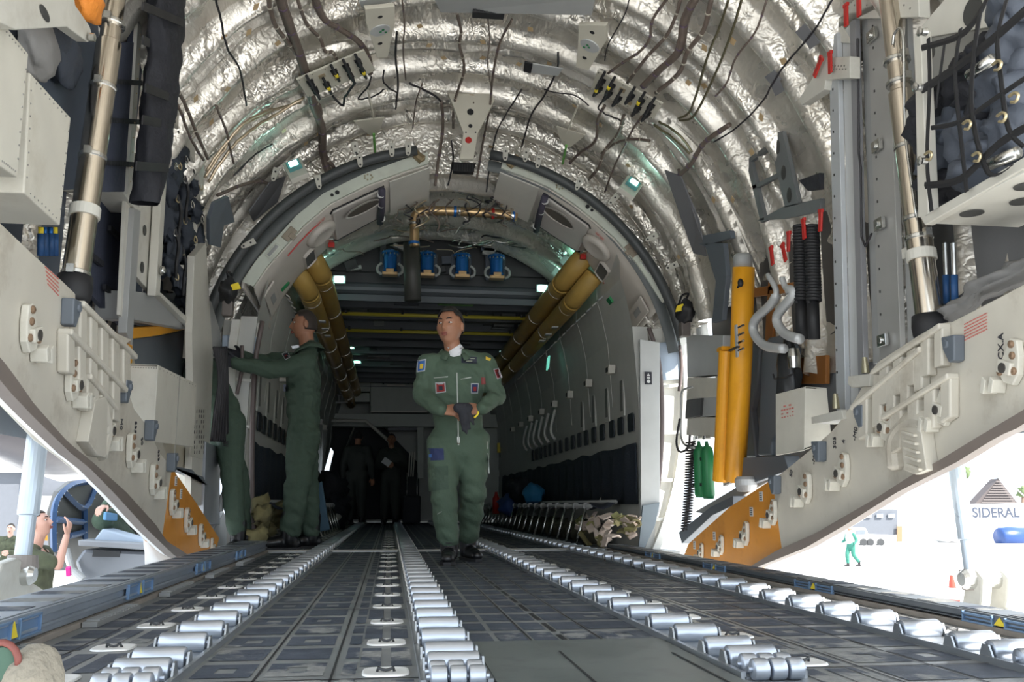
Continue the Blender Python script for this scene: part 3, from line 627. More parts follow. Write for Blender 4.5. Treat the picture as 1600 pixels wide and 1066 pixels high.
for k, (px, py, a) in enumerate(tabs[:15]):
    p = WY(px, py, 7.62); mb = MB(); M = Matrix.Rotation(math.radians(a if k not in (1, 2) else a), 3, 'Y')
    pts = [(-.028, 0, .05), (.028, 0, .05), (.022, 0, -.05), (.014, 0, -.072), (0, 0, -.08), (-.014, 0, -.072), (-.022, 0, -.05)]
    root = empty('bracket_tab', p); tag(root, 'small cream metal tab with two holes hanging over the dark seal tube', 'bracket', 'tabs along the seal tube')
    mb.prism([p + M @ Vector(q) for q in pts], (0, 0.008, 0)); mb.build('tab', CREAM, root)
    mb = MB()
    for dz in (0.01, -.055): mb.lathe(p + M @ Vector((0, 0.0, dz)), (0, -1, 0), [(0, .009), (.003, .009)], 10)
    mb.build('hole', BLACK, root)  # raised black discs paint the shade in the tab holes
# flood lamps
for (px, py, a, w) in ((461, 262, -25, 'left'), (987, 290, 35, 'right')):
    p = WY(px, py, 7.35); M = (Matrix.Rotation(math.radians(a), 3, 'Y') @ Matrix.Rotation(math.radians(-35), 3, 'X'))
    root = empty('flood_lamp', p, f'square teal-lit flood lamp on a white bracket, on the {w} side above the arch', 'lamp', 'flood lamps above the arch')
    mb = MB(); mb.box(p + M @ Vector((0, .03, 0.0)), (0.16, 0.05, 0.26), M); mb.build('bracket', CREAM, root, bevel=.006)
    mb = MB(); mb.box(p + M @ Vector((0, -.01, 0.02)), (0.115, 0.04, 0.115), M); mb.build('housing', mat('lamp_teal', (0.10, 0.30, 0.30), .4), root, bevel=.004)
    mb = MB(); mb.box(p + M @ Vector((0, -.032, 0.02)), (0.07, 0.006, 0.07), M); mb.build('lens', LAMPW, root, bevel=.01)
    ld = bpy.data.lights.new('flood_light', 'SPOT'); lo = bpy.data.objects.new('flood_light', ld); COL.objects.link(lo); lo.location = p + M @ Vector((0, -.08, .02)); ld.energy = 1.5; ld.color = (.5, 1, .85); ld.spot_size = 2.4; ld.shadow_soft_size = .05
    lo.rotation_euler = (M @ Vector((0, 1, 0))).to_track_quat('Z', 'Y').to_euler()
# small lamps of the hold
for k, (px, py, Y) in enumerate(((530, 436, 9.9), (848, 450, 9.9), (547, 541, 14.2), (558, 564, 15.5), (787, 552, 14.2), (890, 392, 9.0))):
    p = WY(px, py, Y); mb = MB(); mb.box(p, (0.10, 0.03, 0.06)); root = empty('ceiling_lamp', p, 'small teal glowing lamp under the edge of the hold ceiling', 'lamp', 'small lamps along the hold ceiling')
    mb.build('lens', LAMPW, root, bevel=.01); mb = MB(); mb.box(p + Vector((0, .03, 0)), (0.14, .03, .09)); mb.build('housing', GREY, root, bevel=.005)
    ld = bpy.data.lights.new('lamp_light', 'POINT'); lo = bpy.data.objects.new('lamp_light', ld); COL.objects.link(lo); lo.location = p + Vector((0, -.1, -.05)); ld.energy = .45; ld.color = (.35, 1, .75); ld.shadow_soft_size = .04
# ================================================================ SIDE SILLS OF THE RAMP OPENING
SLX, SRX = -1.30, 2.32
def sill(side):
    X = SLX if side < 0 else SRX; o = Vector((-0.10, 0, 0)) if side < 0 else Vector((0.10, 0, 0))
    if side < 0:
        up = [(3, 350), (50, 395), (98, 439), (140, 480), (184, 521), (207, 531), (183, 548), (187, 567), (210, 639), (230, 665), (250, 708), (269, 730)]
        lo = [(253, 845), (234, 818), (187, 767), (133, 720), (94, 689), (39, 628), (0, 573)]
        oru = [(269, 730), (308, 787), (343, 841), (338, 858), (320, 868)]; orl = [(297, 874), (273, 857), (253, 845)]
        ext_u, ext_l = (-60, 290), (-60, 505); lab = 'left'; vb = [(269, 730), (253, 845)]
        lip_o = [(-60, 540), (0, 612), (39, 652), (98, 708), (129, 732), (172, 775), (219, 826), (265, 869), (292, 881)]
    else:
        up = [(1600, 444), (1550, 470), (1487, 503), (1465, 506), (1433, 525), (1372, 565), (1359, 581), (1340, 616), (1318, 651), (1296, 677), (1251, 715), (1220, 740), (1206, 749)]
        lo = [(1221, 859), (1282, 832), (1376, 778), (1434, 741), (1474, 720), (1540, 680), (1600, 645)]
        oru = [(1206, 749), (1140, 792), (1075, 850), (1068, 868)]; orl = [(1115, 884), (1169, 890), (1221, 859)]
        ext_u, ext_l = (1690, 395), (1690, 590); lab = 'right'
        lip_o = [(1690, 610), (1600, 670), (1571, 682), (1506, 722), (1484, 733), (1412, 769), (1325, 823), (1267, 856), (1173, 893)]
    G = lambda l, d=0.0: [WX(p[0], p[1], X) + Vector((d, 0, 0)) for p in l]
    if side < 0: white = G([ext_u] + up + lo + [ext_l])
    else: white = G([ext_u] + up + lo + [ext_l])
    root = empty('sill_beam', G([up[4]])[0], f'long white curved sill beam with an orange end on the {lab} side of the ramp', 'sill beam')
    mb = MB(); mb.prism(white, o); mb.build('white_web', SILLW, root, bevel=.006)
    mb = MB(); mb.prism(G(oru + orl), o); mb.build('orange_web', ORANGE, root, bevel=.006)
    if side < 0: low = [ext_l] + lo[::-1] + [(273, 857), (297, 874)]
    else: low = [ext_l] + lo[::-1] + [(1169, 890)]
    A = resample(G(low, 0.0), 40); B = resample(G(lip_o, 0.0), 40)
    mb = MB(); s = -side
    mb.grid([[p + Vector((s * 0.002, 0, 0)) for p in A], [p + Vector((s * 0.03, 0, -.005)) for p in A], [p + Vector((s * 0.03, 0, 0)) for p in B], [p + Vector((side * 0.02, 0, 0)) for p in B]]); mb.build('seal_lip', SEAL, root)
    mb = MB(); mb.grid([[p + Vector((side * 0.02, 0, 0)) for p in B], [p + Vector((side * 0.06, 0, 0.02)) for p in B], [p + Vector((side * 0.11, 0, 0.12)) for p in B], [p + Vector((side * 0.14, 0, 0.5)) for p in B]]); mb.build('outer_skin', mat('outer_white_skin', (0.55, 0.56, 0.57), .4), root, smooth=True)
    # bolted latch fittings
    inn = Vector((-side, 0, 0))
    if side < 0: fits = [(38, 512, 1.0), (106, 592, 1), (160, 665, 1), (200, 703, 1), (236, 748, 1), (266, 784, .9), (289, 812, .9), (311, 835, .85), (329, 853, .7)]
    else: fits = [(1588, 565, 1.0), (1481, 632, 1), (1392, 660, 1), (1322, 733, 1), (1264, 762, 1), (1211, 800, .9), (1168, 833, .9), (1129, 851, .8), (1098, 861, .7)]
    for (px, py, sc) in fits:
        c = WX(px, py, X) + inn * 0.002; f = empty('latch', c); f.parent = root; f.location = c - root.location
        dn = Vector((0, 0.35, -0.94)) ; fw = Vector((0, 0.94, 0.35)); 
        def q(a, b): return c + fw * a * sc + dn * b * sc
        mb = MB(); hull = [q(-.022, -.085), q(.018, -.085), q(.035, -.03), q(.05, .02), q(.05, .055), q(.02, .085), q(-.035, .085), q(-.055, .04), q(-.045, -.03)]
        mb.prism(hull, inn * 0.028 * sc); mb.prism([q(-.03, .0), q(.045, .0), q(.045, .05), q(-.03, .05)], inn * 0.045 * sc)
        ft = mb.build('fitting', BOXW, f, bevel=.005)
        mb = MB()
        for (a, b) in ((0, -.065), (-.015, -.025), (-.035, .03), (0.04, .05)): mb.lathe(q(a, b), inn, [(0, .015 * sc), (.034 * sc, .015 * sc), (.038 * sc, .008 * sc)], 10)
        mb.build('bolts', mat('bolt_rust', (0.30, 0.20, 0.13), .45, metal=.5), f)
        mb = MB(); mb.lathe(q(.01, .028), inn, [(.045 * sc, .02 * sc), (.049 * sc, .02 * sc)], 14); mb.build('socket', mat('socket_dark', (.06, .055, .05), .5), f)
        mb = MB(); mb.prism([q(.03, .08), q(.055, .07), q(.055, .13), q(.03, .13)], inn * 0.06 * sc); mb.prism([q(.075, .09), q(.10, .08), q(.10, .145), q(.075, .145)], inn * 0.06 * sc); mb.build('step_block', BOXW, f, bevel=.003)
    # grey lugs
    lugs = [(100, 488), (185, 611), (228, 672), (262, 722)] if side < 0 else [(1499, 545), (1355, 650), (1287, 705), (1217, 757)]
    for px, py in lugs:
        c = WX(px, py, X); mb = MB(); mb.prism([c + Vector((0, -.045, .05)), c + Vector((0, .045, .055)), c + Vector((0, .04, 0)), c + Vector((0, 0.005, -.06)), c + Vector((0, -.03, -.055))], inn * 0.05); mb.lathe(c + Vector((0, .01, .02)), inn, [(0, .018), (.06, .018)], 10); mb.build('lug', BLUEG, root, bevel=.006)
    # corrugated stiffener: two stepped rows of ribs
    if side < 0: ST = [[(108, 476), (196, 560)], [(88, 520), (180, 612)], [(120, 590), (165, 640)]]; hh = [(60, 55), (62, 55), (52, 45)]
    else: ST = [[(1487, 512), (1378, 585)], [(1455, 548), (1345, 640)], [(1500, 590), (1395, 655)]]; hh = [(60, 55), (60, 55), (62, 62)]
    for si, ((a, b), (h0, h1)) in enumerate(zip(ST, hh)):
        mb = MB(); n = 5 if si < 2 else 4
        for k in range(n):
            t0, t1 = k / n, (k + .62) / n
            pa = [a[0] + (b[0] - a[0]) * t0, a[1] + (b[1] - a[1]) * t0]; pb = [a[0] + (b[0] - a[0]) * t1, a[1] + (b[1] - a[1]) * t1]
            A0, B0, B1, A1 = WX(*pa, X), WX(*pb, X), WX(pb[0], pb[1] + h1, X), WX(pa[0], pa[1] + h0, X)
            mb.prism([A0, B0, B1, A1], inn * 0.045)
        A0, A1 = WX(*a, X), WX(*b, X); up_ = Vector((0, 0, .02)); mb.prism([A0 + up_, A1 + up_, A1 - up_ * .3, A0 - up_ * .3], inn * .06)
        mb.build('stiffener', SILLW, root, bevel=.008)
    # hooked cast arm near the lower edge
    if side > 0:
        mb = MB(); mb.tube(smoothpath([WX(1462, 665, X), WX(1440, 655, X), WX(1415, 668, X), WX(1402, 695, X), WX(1404, 735, X)], 5), [.05] * 20 + [.03], 12); 
        mb.prism([WX(1425, 668, X), WX(1458, 668, X), WX(1468, 735, X), WX(1450, 742, X), WX(1432, 735, X)], inn * .06)
        mb.build('cast_arm', SILLW, root, bevel=.004, smooth=False)
        mb = MB()
        for k in range(5): mb.box(WX(1443 + k * 2, 678 + k * 13, X) + inn * .068, (0.02, 0.10, 0.012), (0.25, 0, 0))
        mb.build('cast_ribs', SILLW, root, bevel=.003)
    else:
        mb = MB(); mb.tube(smoothpath([WX(145, 608, X), WX(152, 640, X), WX(158, 675, X), WX(150, 712, X)], 5), .05, 12)
        mb.prism([WX(130, 625, X), WX(150, 618, X), WX(148, 715, X), WX(135, 712, X), WX(118, 690, X)], inn * .05)
        mb.build('cast_arm', SILLW, root, bevel=.004)
    # red warning lines
    mb = MB()
    lines = [((70 + k * 1.0, 418 + k * 6.5), (91, 437 + k * 6.4)) for k in range(5)] if side < 0 else [((1507, 508 + k * 5), (1543, 490 + k * 5)) for k in range(6)]
    for a, b in lines:
        A0, B0 = WX(*a, X), WX(*b, X); d = (B0 - A0); L = d.length; d.normalize(); t = 0.0; rr = random.Random(int(a[1]))
        while t < L:
            w = rr.uniform(.006, .016); mb.prism([A0 + d * t, A0 + d * min(L, t + w), A0 + d * min(L, t + w) + Vector((0, 0, .0045)), A0 + d * t + Vector((0, 0, .0045))], inn * .0022); t += w + .004
    mb.build('warning_lines', REDTXT, root)
    return root
def text(name, body, loc, rot, size, m, parent=None, ext=0.001, sx=1.0, bold=0.0):
    c = bpy.data.curves.new(name, 'FONT'); c.body = body; c.offset = bold; c.size = size; c.extrude = ext; c.align_x = 'CENTER'; c.align_y = 'CENTER'
    t = bpy.data.objects.new(name, c); COL.objects.link(t)
    t.matrix_world = Matrix.Translation(loc) @ rot
    dg = bpy.context.evaluated_depsgraph_get(); me = bpy.data.meshes.new_from_object(t.evaluated_get(dg)); bpy.data.objects.remove(t)
    me.transform(Matrix.Translation(loc) @ rot @ Matrix.Scale(sx, 4, (1, 0, 0))); off = Vector((0, 0, 0)); q = parent
    while q is not None: off += q.location; q = q.parent
    me.transform(Matrix.Translation(-off)); me.materials.clear(); me.materials.append(m)
    o = bpy.data.objects.new(name, me); COL.objects.link(o)
    if parent is not None: o.parent = parent
    return o
def faceX(s, tilt=0.0):   # text lying in a plane X = const, read from inside; s=+1 plane on the right
    M = Matrix(((0, 0, -s, 0), (s and -s, 0, 0, 0), (0, 1, 0, 0), (0, 0, 0, 1)))
    return M @ Matrix.Rotation(tilt, 4, 'Z')
SL = sill(-1); SRr = sill(1)
for (px, py, s, tl) in ((190, 663, 'M0', -1.5), (212, 668, 'S35', -1.5), (222, 690, 'S0', -1.2), (248, 712, 'S35', -1.3), (213, 715, '1.2.3', -1.5)):
    text('stencil', s, WX(px, py, SLX + .003), faceX(-1, tl), .045, INK, SL)
for (px, py, s, tl) in ((1564, 550, 'A CX.A', 1.45), (1336, 678, '-M0', 1.2), (1304, 692, '305', 1.5), (1272, 716, '-M0', 1.2), (1236, 740, 'S0', 1.2), (1318, 690, '4', 1.5)):
    text('stencil', s, WX(px, py, SRX - .003), faceX(1, tl), .045, INK, SRr)
for (px, py, X, s, rt) in ((1174, 800, SRX - .003, 1, SRr), (1189, 776, SRX - .003, 1, SRr), (1116, 838, SRX - .003, 1, SRr), (1085, 852, SRX - .003, 1, SRr), (275, 752, SLX + .003, -1, SL), (283, 772, SLX + .003, -1, SL)):
    mb = MB(); c = WX(px, py, X); mb.box(c, (.003, .05, .06)); mb.build('white_placard', mat('placard_white', (.7, .7, .68), .5), rt)
    mb = MB()
    for k in range(4): mb.box(c + Vector((-s * .002, 0, .02 - k * .013)), (.002, .035, .005))
    mb.build('placard_print', INK, rt)
# ================================================================ EQUIPMENT ALONG BOTH SIDES
def traced(pts, X, depth): m = MB(); m.prism([WX(a, b, X) for a, b in pts], (depth, 0, 0)); return m
def tplate(name, pts, X, depth, m, label, cat, group=None, bevel=.005, **k):
    return thing(traced(pts, X, depth), name, m, label, cat, group, bevel=bevel)
def discs(mb, l, X, inn, d=.003, mi=0, n=16):
    for (px, py, r) in l: mb.lathe(WX(px, py, X), (inn, 0, 0), [(0, r), (d, r)], n, mi)
HOLE_SHADE = mat('hole_shade_paint', (0.05, 0.05, 0.048), 0.6)  # dark discs in this tone paint the shade inside holes and slots
RIV = mat('rivet', (.28, .27, .25), .4, metal=.5)
# ---- left -------------------------------------------------------
def lbox(pts, X, depth, label, seams=(), name='equipment_box'):
    root = empty(name, WX(*pts[0], X), label, 'box')
    traced(pts, X, depth).build('case', BOXW, root, bevel=.006)
    mb = MB()
    c = sum([WX(a, b, X) for a, b in pts], Vector()) / len(pts); s = 1 if depth < 0 else -1
    for i in range(len(pts)):
        a, b = WX(*pts[i], X), WX(*pts[(i + 1) % len(pts)], X)
        for t in [k / 9 for k in range(1, 9)]:
            p = a.lerp(b, t); p = p + (c - p).normalized() * .02; mb.lathe(p, (s, 0, 0), [(0, .004), (.003, .003)], 6)
    mb.build('rivets', RIV, root); return root
lbox([(-40, -10), (0, 28), (45, 84), (28, 278), (0, 259), (-40, 230)], -1.33, -.30, 'large white box at the left picture edge, nearest to the viewer')
lbox([(47, 113), (111, 184), (94, 353), (38, 302)], -1.36, -.30, 'white equipment box just below and behind the large left-edge box')
root = empty('support_bracket', WX(70, 20, -1.27), 'white bracket with an oval hole above the left white boxes', 'bracket')
traced([(-40, -30), (112, -25), (118, 8), (140, 40), (146, 60), (138, 66), (105, 42), (25, 47), (-10, 30), (-40, 0)], -1.27, -.05).build('plate', WHITE, root, bevel=.004)
mb = MB(); c = WX(70, 21, -1.268); mb.blob(c, (.004, .05, .022), 8); mb.build('oval_hole', HOLE_SHADE, root)
mb = MB(); c = WX(140, 58, -1.26); mb.lathe(c, (1, 0, 0), [(0, .018), (.02, .018), (.024, .008)], 12); mb.build('eye_bolt', STEEL, root)
mb = MB(); mb.blob(WX(140, 5, -1.30), (.05, .10, .085), 12, lump=.25); thing(mb, 'orange_pouch', mat('orange_fabric', (.72, .24, .03), .7, bump=.5), 'orange fabric pouch at the upper left corner beside the steel strut', 'pouch', smooth=True)
mb = MB(); mb.prism([WX(-60, 20, -1.50), WX(215, -30, -1.50), WX(205, 290, -1.50), WX(60, 300, -1.50), WX(-60, 300, -1.50)], (-.03, 0, 0)); mb.prism([WX(-60, 300, -1.75), WX(205, 300, -1.75), WX(330, 300, -1.75), WX(300, 640, -1.75), WX(150, 640, -1.75), WX(-60, 420, -1.75)], (-.03, 0, 0)); struct(mb.build('wall_left', DKBLUE))
for k, (px, py) in enumerate(((85, 60), (60, 75), (100, 90))):
    mb = MB(); mb.blob(WX(px, py, -1.45), (.06, .14, .12), 10, lump=.3, seed=k); thing(mb, 'stowed_bag', GREYF if k == 1 else NETF, f'dark crumpled fabric bag behind the left white boxes, {["topmost", "middle", "lowest"][k]} of three', 'bag', 'fabric bags behind the white boxes', smooth=True)
def strut(px0, px1, X, r, label, bands, base=None):
    a, b = WX(*px0, X), WX(*px1, X); root = empty('steel_strut', b, label, 'strut'); d = (b - a); L = d.length; d.normalize()
    a = a - d * .5
    L += .5
    mb = MB(); mb.lathe(a, d, [(0, r * .82), (L * .38, r * .82), (L * .385, r), (L, r)], 28); o = mb.build('tube', BRONZE, root); o.data.set_sharp_from_angle(angle=.5); 
    for p in o.data.polygons: p.use_smooth = len(p.vertices) == 4
    for t in bands:
        mb = MB(); c = a + d * (.5 + (L - .5) * t); mb.lathe(c, d, [(0, r * 1.03), (.004, r * 1.09), (.018, r * 1.09), (.022, r * 1.03)], 24); mb.box(c + Vector((-0.0, -r * 1.15, 0)), (.03, .03, .035)); mb.build('band_clamp', STEEL, root)
    mb = MB(); mb.lathe(b - d * .02, d, [(0, r * 1.25), (.05, r * 1.35), (.09, r * 1.3), (.12, r * 1.1)], 24); mb.build('rubber_boot', BLACK, root, smooth=True)
    mb = MB(); c = a + d * (L * .82); mb.lathe(c, d, [(0, r * 1.15), (.05, r * 1.15)], 24); mb.box(c + Vector((0, .09, .02)), (.02, .10, .05)); mb.build('collar', WHITE, root, bevel=.003)
    return root
strut((180, 0), (117, 440), -1.33, .055, 'thick polished steel strut leaning down behind the white boxes on the left', (.09, .33, .58, .97))
# navy quilted stowage
root = empty('quilted_cover', WX(175, 180, -1.42), 'navy quilted cover with black straps and a white edge strip, left of the black bag', 'cover')
traced([(178, 68), (210, 66), (219, -20), (236, -20), (203, 300), (138, 300)], -1.44, -.04).build('panel', NAVY, root, bevel=.004)
for y in (122, 183, 250):
    mb = MB(); mb.prism([WX(160, y, -1.432), WX(222, y + 4, -1.432), WX(222, y + 12, -1.432), WX(160, y + 8, -1.432)], (.008, 0, 0)); mb.build('strap', BLACKF, root)
traced([(219, -20), (226, -20), (206, 303), (199, 303)], -1.425, -.02).build('edge_strip', WHITE, root)
mb = MB()
for k in range(13): mb.lathe(WX(222 - 1.5 * k, 8 + 23 * k, -1.422), (1, 0, 0), [(0, .005), (.004, .003)], 6)
mb.build('rivets', mat('brass_rivet', (.5, .38, .22), .35, metal=.7), root)
root = empty('tall_fabric_bag', WX(250, 150, -1.42), 'tall black strapped fabric bag hanging left of the silver vault', 'bag')
mb = MB(); n = 24; rows = []
C0 = [(268, -40, .17), (262, 0, .17), (258, 50, .18), (256, 100, .175), (250, 150, .15), (245, 200, .145), (238, 250, .13), (232, 290, .10), (226, 318, .03)]
path = resample([WX(a, b, -1.27) for a, b, _ in C0], 40)
for i, c in enumerate(path):
    w = C0[min(8, int(i / 39 * 8))][2]; t = i / 39 * 8 % 1; w = w * (1 - t) + C0[min(8, int(i / 39 * 8) + 1)][2] * t
    rows.append([c + Vector((math.cos(2 * PI * k / n) * .075, math.sin(2 * PI * k / n) * w * 1.25, 0)) * (1 + .22 * noise.noise(Vector((k * .5, i * .35, 3)))) for k in range(n)])
mb.grid(rows, close=True); mb.build('sack', BLACKF, root, smooth=True)
for a, b in (((222, 2), (285, 30)), ((222, 55), (232, 60)), ((226, 130), (262, 145)), ((222, 180), (250, 186)), ((212, 252), (262, 256))):
    mb = MB(); p, q = WX(*a, -1.19), WX(*b, -1.19); mb.prism([p, q, q - Vector((0, 0, .045)), p - Vector((0, 0, .045))], (.008, 0, 0)); mb.build('strap', BLACK, root)
# lower navy recess with white frame
root = empty('stowage_locker', WX(180, 300, -1.6), 'open locker with a white riveted frame and dark blue padding, below the quilted cover', 'locker')
traced([(142, 300), (200, 300), (198, 515), (130, 448), (130, 420)], -1.66, -.03).build('padding', NAVY, root)
traced([(143, 289), (195, 291), (220, 328), (217, 334), (192, 301), (143, 300)], -1.50, -.16).build('top_rail', WHITE, root, bevel=.003)
traced([(197, 306), (204, 312), (194, 498), (188, 492)], -1.52, -.02).build('inner_post', WHITE, root)
traced([(210, 325), (220, 330), (207, 540), (198, 520)], -1.49, -.05).build('outer_post', GREY, root, bevel=.003)
traced([(204, 312), (211, 325), (200, 510), (194, 498)], -1.56, -.02).build('side_wall', DKBLUE, root)
for (x, y) in ((150, 405), (180, 365), (172, 455)):
    mb = MB(); c = WX(x, y, -1.635); mb.box(c, (.02, .22, .03)); mb.build('strap', BLACKF, root)
# perforated white frame and dark net of gear
root = empty('gear_rack', WX(240, 360, -1.5), 'tall white perforated rack frame holding black gear on the left side', 'rack')
traced([(222, 262), (262, 262), (262, 150), (268, 150), (247, 470), (207, 425), (218, 330)], -1.50, -.03).build('perforated_web', WHITE, root, bevel=.003)
mb = MB(); discs(mb, [(228, 311, .032), (226, 360, .032), (222, 418, .035), (241, 338, .006), (241, 345, .006), (244, 268, .012)], -1.497, 1); mb.build('round_hole_discs', HOLE_SHADE, root)
traced([(262, 148), (268, 148), (250, 462), (243, 462)], -1.44, -.05).build('front_post', CREAM, root, bevel=.003)
traced([(262, 148), (273, 160), (320, 258), (318, 305), (308, 262), (266, 175)], -1.46, -.05).build('slanted_brace', CREAM, root, bevel=.003)
mb = MB()
for k in range(5): c = WX(273 + k * 7.5, 188 + k * 20, -1.458); mb.blob(c, (.003, .034, .016), 6)
mb.build('oval_slot_discs', HOLE_SHADE, root)
traced([(312, 250), (320, 258), (312, 420), (300, 560), (296, 560), (306, 400)], -1.52, -.05).build('rear_post', CREAM, root, bevel=.003)
traced([(209, 455), (245, 460), (300, 508), (296, 515), (210, 500)], -1.50, -.22).build('shelf', GREY, root, bevel=.004)
traced([(246, 458), (252, 458), (303, 506), (300, 513)], -1.46, -.04).build('shelf_lip', CREAM, root)
rr = random.Random(11)
spots = [(275, 270), (300, 285), (285, 310), (262, 300), (305, 330), (275, 340), (258, 350), (290, 365), (310, 375), (268, 385), (295, 400), (260, 415), (300, 430), (280, 440), (292, 465), (305, 470), (275, 230), (268, 260)]
for k, (px, py) in enumerate(spots):
    mb = MB(); c = WX(px, py, -1.53); mb.blob(c, (.055, .10 + rr.random() * .07, .07 + rr.random() * .06), 9, rot=Euler((rr.uniform(-.6, .6), 0, 0)).to_matrix(), lump=.9, seed=k)
    root2 = empty('harness_bundle', c, 'crumpled dark navy harness bundle hung in the left gear rack', 'harness', 'harness bundles in the left gear rack')
    mb.build('fabric', NETF, root2, smooth=True)
    mb = MB(); p = c + Vector((.06, rr.uniform(-.05, .05), rr.uniform(-.06, .02))); mb.tube(smoothpath([p, p + Vector((.01, .02, -.02)), p + Vector((.01, .015, -.05)), p + Vector((0, -.015, -.045)), p + Vector((0, -.01, -.01))], 4), .005, 6)
    mb.build('snap_hook', mat('brass_hook', (.62, .52, .32), .3, metal=.8) if k % 2 else STEEL, root2)
    if k % 3 == 0:
        mb = MB(); mb.tube(smoothpath([p, p + Vector((.02, .05, -.1)), p + Vector((0.02, .03, -.22)), p + Vector((.01, .08, -.32))], 4), .012, 5); mb.build('webbing', BLACK, root2)
mb = MB(); c = WX(273, 260, -1.43); mb.lathe(c, (1, 0, 0), [(0, .02), (.012, .028), (.016, .010), (.02, .008)], 18); thing(mb, 'strap_reel', STEEL, 'small silver reel at the top of the left harness bundles', 'reel')
mb = MB(); c = WX(251, 423, -1.43); mb.lathe(c, (1, 0, 0), [(0, .03), (.02, .028), (.03, .012)], 18); thing(mb, 'silver_knob', STEEL, 'round silver knob low on the front post of the left gear rack', 'knob', smooth=True)
# orange beam, blue-grey panel and the white box below
tplate('orange_strip', [(205, 512), (245, 510), (302, 500), (303, 512), (250, 524), (205, 530)], -1.60, -.06, YELLOW, 'orange-yellow beam under the shelf of the left gear rack', 'beam')
tplate('orange_post', [(186, 548), (207, 535), (207, 568), (188, 568)], -1.50, -.06, YELLOW, 'short orange-yellow block above the white box on the left', 'block')
tplate('blue_grey_sheet', [(207, 530), (250, 524), (300, 516), (300, 610), (207, 610)], -1.70, -.03, BLUEG, 'blue-grey panel between the orange beam and the white box on the left', 'panel')
root = empty('riveted_box', WX(185, 567, -1.42), 'white riveted box standing on the left sill beam', 'box')
P1, P2, P3, P4 = WX(187, 568, -1.42), WX(247, 570, -1.42), WX(246, 674, -1.42), WX(210, 640, -1.42)
mb = MB(); Yb = 5.35; a = WY(247, 570, Yb); b = WY(190, 568, Yb); c_ = WY(190, 690, Yb); d_ = WY(240, 690, Yb)
mb.prism([a, b, c_, d_], (0, .02, 0)); 
L = Vector((-.02, 1.15, .04)); mb.prism([a, d_, d_ + L, a + L], (-.02, 0, 0)); mb.prism([a, b, b + L, a + L], (0, 0, -.015)); mb.build('case', BOXW, root, bevel=.004)
mb = MB()
for k in range(14): mb.lathe(a.lerp(b, (k + .5) / 14) + Vector((0, 0, -.02)), (0, -1, 0), [(0, .004), (.003, .003)], 6)
for k in range(12): mb.lathe(a.lerp(a + L, (k + .5) / 12) + Vector((.0, 0, -.02)), (1, 0, 0), [(0, .004), (.003, .003)], 6)
mb.build('rivets', RIV, root)
mb = MB(); q = a + L * .5; mb.box(q + Vector((.004, 0, -.25)), (.004, .006, .5)); mb.build('seam', RIV, root)
# white post with placard, hoses, tall metal box
root = empty('white_post', WX(315, 500, -1.45), 'tall white post with a printed placard, right of the left gear rack', 'post')
traced([(304, 400), (322, 380), (333, 560), (328, 700), (322, 790), (298, 790), (302, 640), (300, 520)], -1.42, -.05).build('web', CREAM, root, bevel=.004)
traced([(301, 632), (322, 640), (317, 718), (297, 712)], -1.414, -.006).build('placard', mat('placard_cream', (.52, .50, .43), .5), root)
mb = MB()
for k in range(5):
    for j in range(9):
        if (j * 7 + k * 3) % 5: mb.box(WX(304 + k * 3.6, 643 + j * 8, -1.411), (.002, .012, .024))
mb.build('placard_print', INK, root)
tplate('metal_cabinet', [(322, 690), (344, 700), (344, 820), (318, 815)], -1.40, -.12, mat('brushed_grey', (.34, .36, .39), .4, metal=.5), 'narrow brushed grey metal cabinet at the foot of the white post', 'cabinet')
tplate('angled_bracket', [(322, 545), (345, 560), (345, 380 + 140), (330, 470), (322, 480)], -1.48, -.05, GREY, 'grey angled bracket behind the white post', 'bracket')
for k in range(7):
    mb = MB(); x0 = 334 + k * 3.2; mb.tube(smoothpath([WX(x0, 542, -1.30), WX(x0 + 8 - k, 590, -1.27), WX(x0 + 2, 640, -1.28), WX(x0 - 4 + k, 690, -1.3)], 6), .011, 6)
    thing(mb, 'black_hose', CABLEB, 'black hose in the bundle hanging beside the white post', 'hose', 'black hoses beside the white post', smooth=True)
mb = MB(); pts = []
for k in range(150): t = k / 149; c = WX(352 + 4 * math.sin(t * 3), 690 + 85 * t, -1.30); pts.append(c + Vector((.02 * math.cos(k * .9), .02 * math.sin(k * .9), 0)))
mb.tube(pts, .005, 5); thing(mb, 'coiled_cable', CABLEB, 'black coiled cable hanging at the left door edge', 'cable', smooth=True)
def pouch(px, py, X, lab, s):
    c = WX(px, py, X); root = empty('marked_pouch', c, lab, 'pouch')
    mb = MB(); mb.blob(c, (.07, .12, .10), 12, lump=.35, seed=3 + s); mb.build('body', BLACK, root, smooth=True)
    mb = MB(); e = c + Vector((-s * .065, -.085, .0)); mb.prism([e + Vector((-.045, 0, -.02)), e + Vector((.045, 0, .0)), e + Vector((.02, 0, .05)), e + Vector((-.03, 0, .03))], (0, -.012, 0)); mb.build('yellow_tag', YEL, root)
    mb = MB(); mb.tube(smoothpath([c + Vector((0, -.05, .10)), c + Vector((0, -.1, .13)), c + Vector((0, .05, .15)), c + Vector((0, .15, .09))], 5), .010, 6); mb.build('strap', BLACK, root)
    mb = MB(); mb.box(c + Vector((0, .02, -.14)), (.08, .09, .12)); mb.build('bracket', mat('brown_bracket', (.13, .11, .10), .5), root, bevel=.01)
pouch(357, 455, -1.28, 'black pouch with a yellow mark at the left foot of the arch', -1)
pouch(1070, 488, 2.35, 'black pouch with a yellow mark at the right foot of the arch', 1)
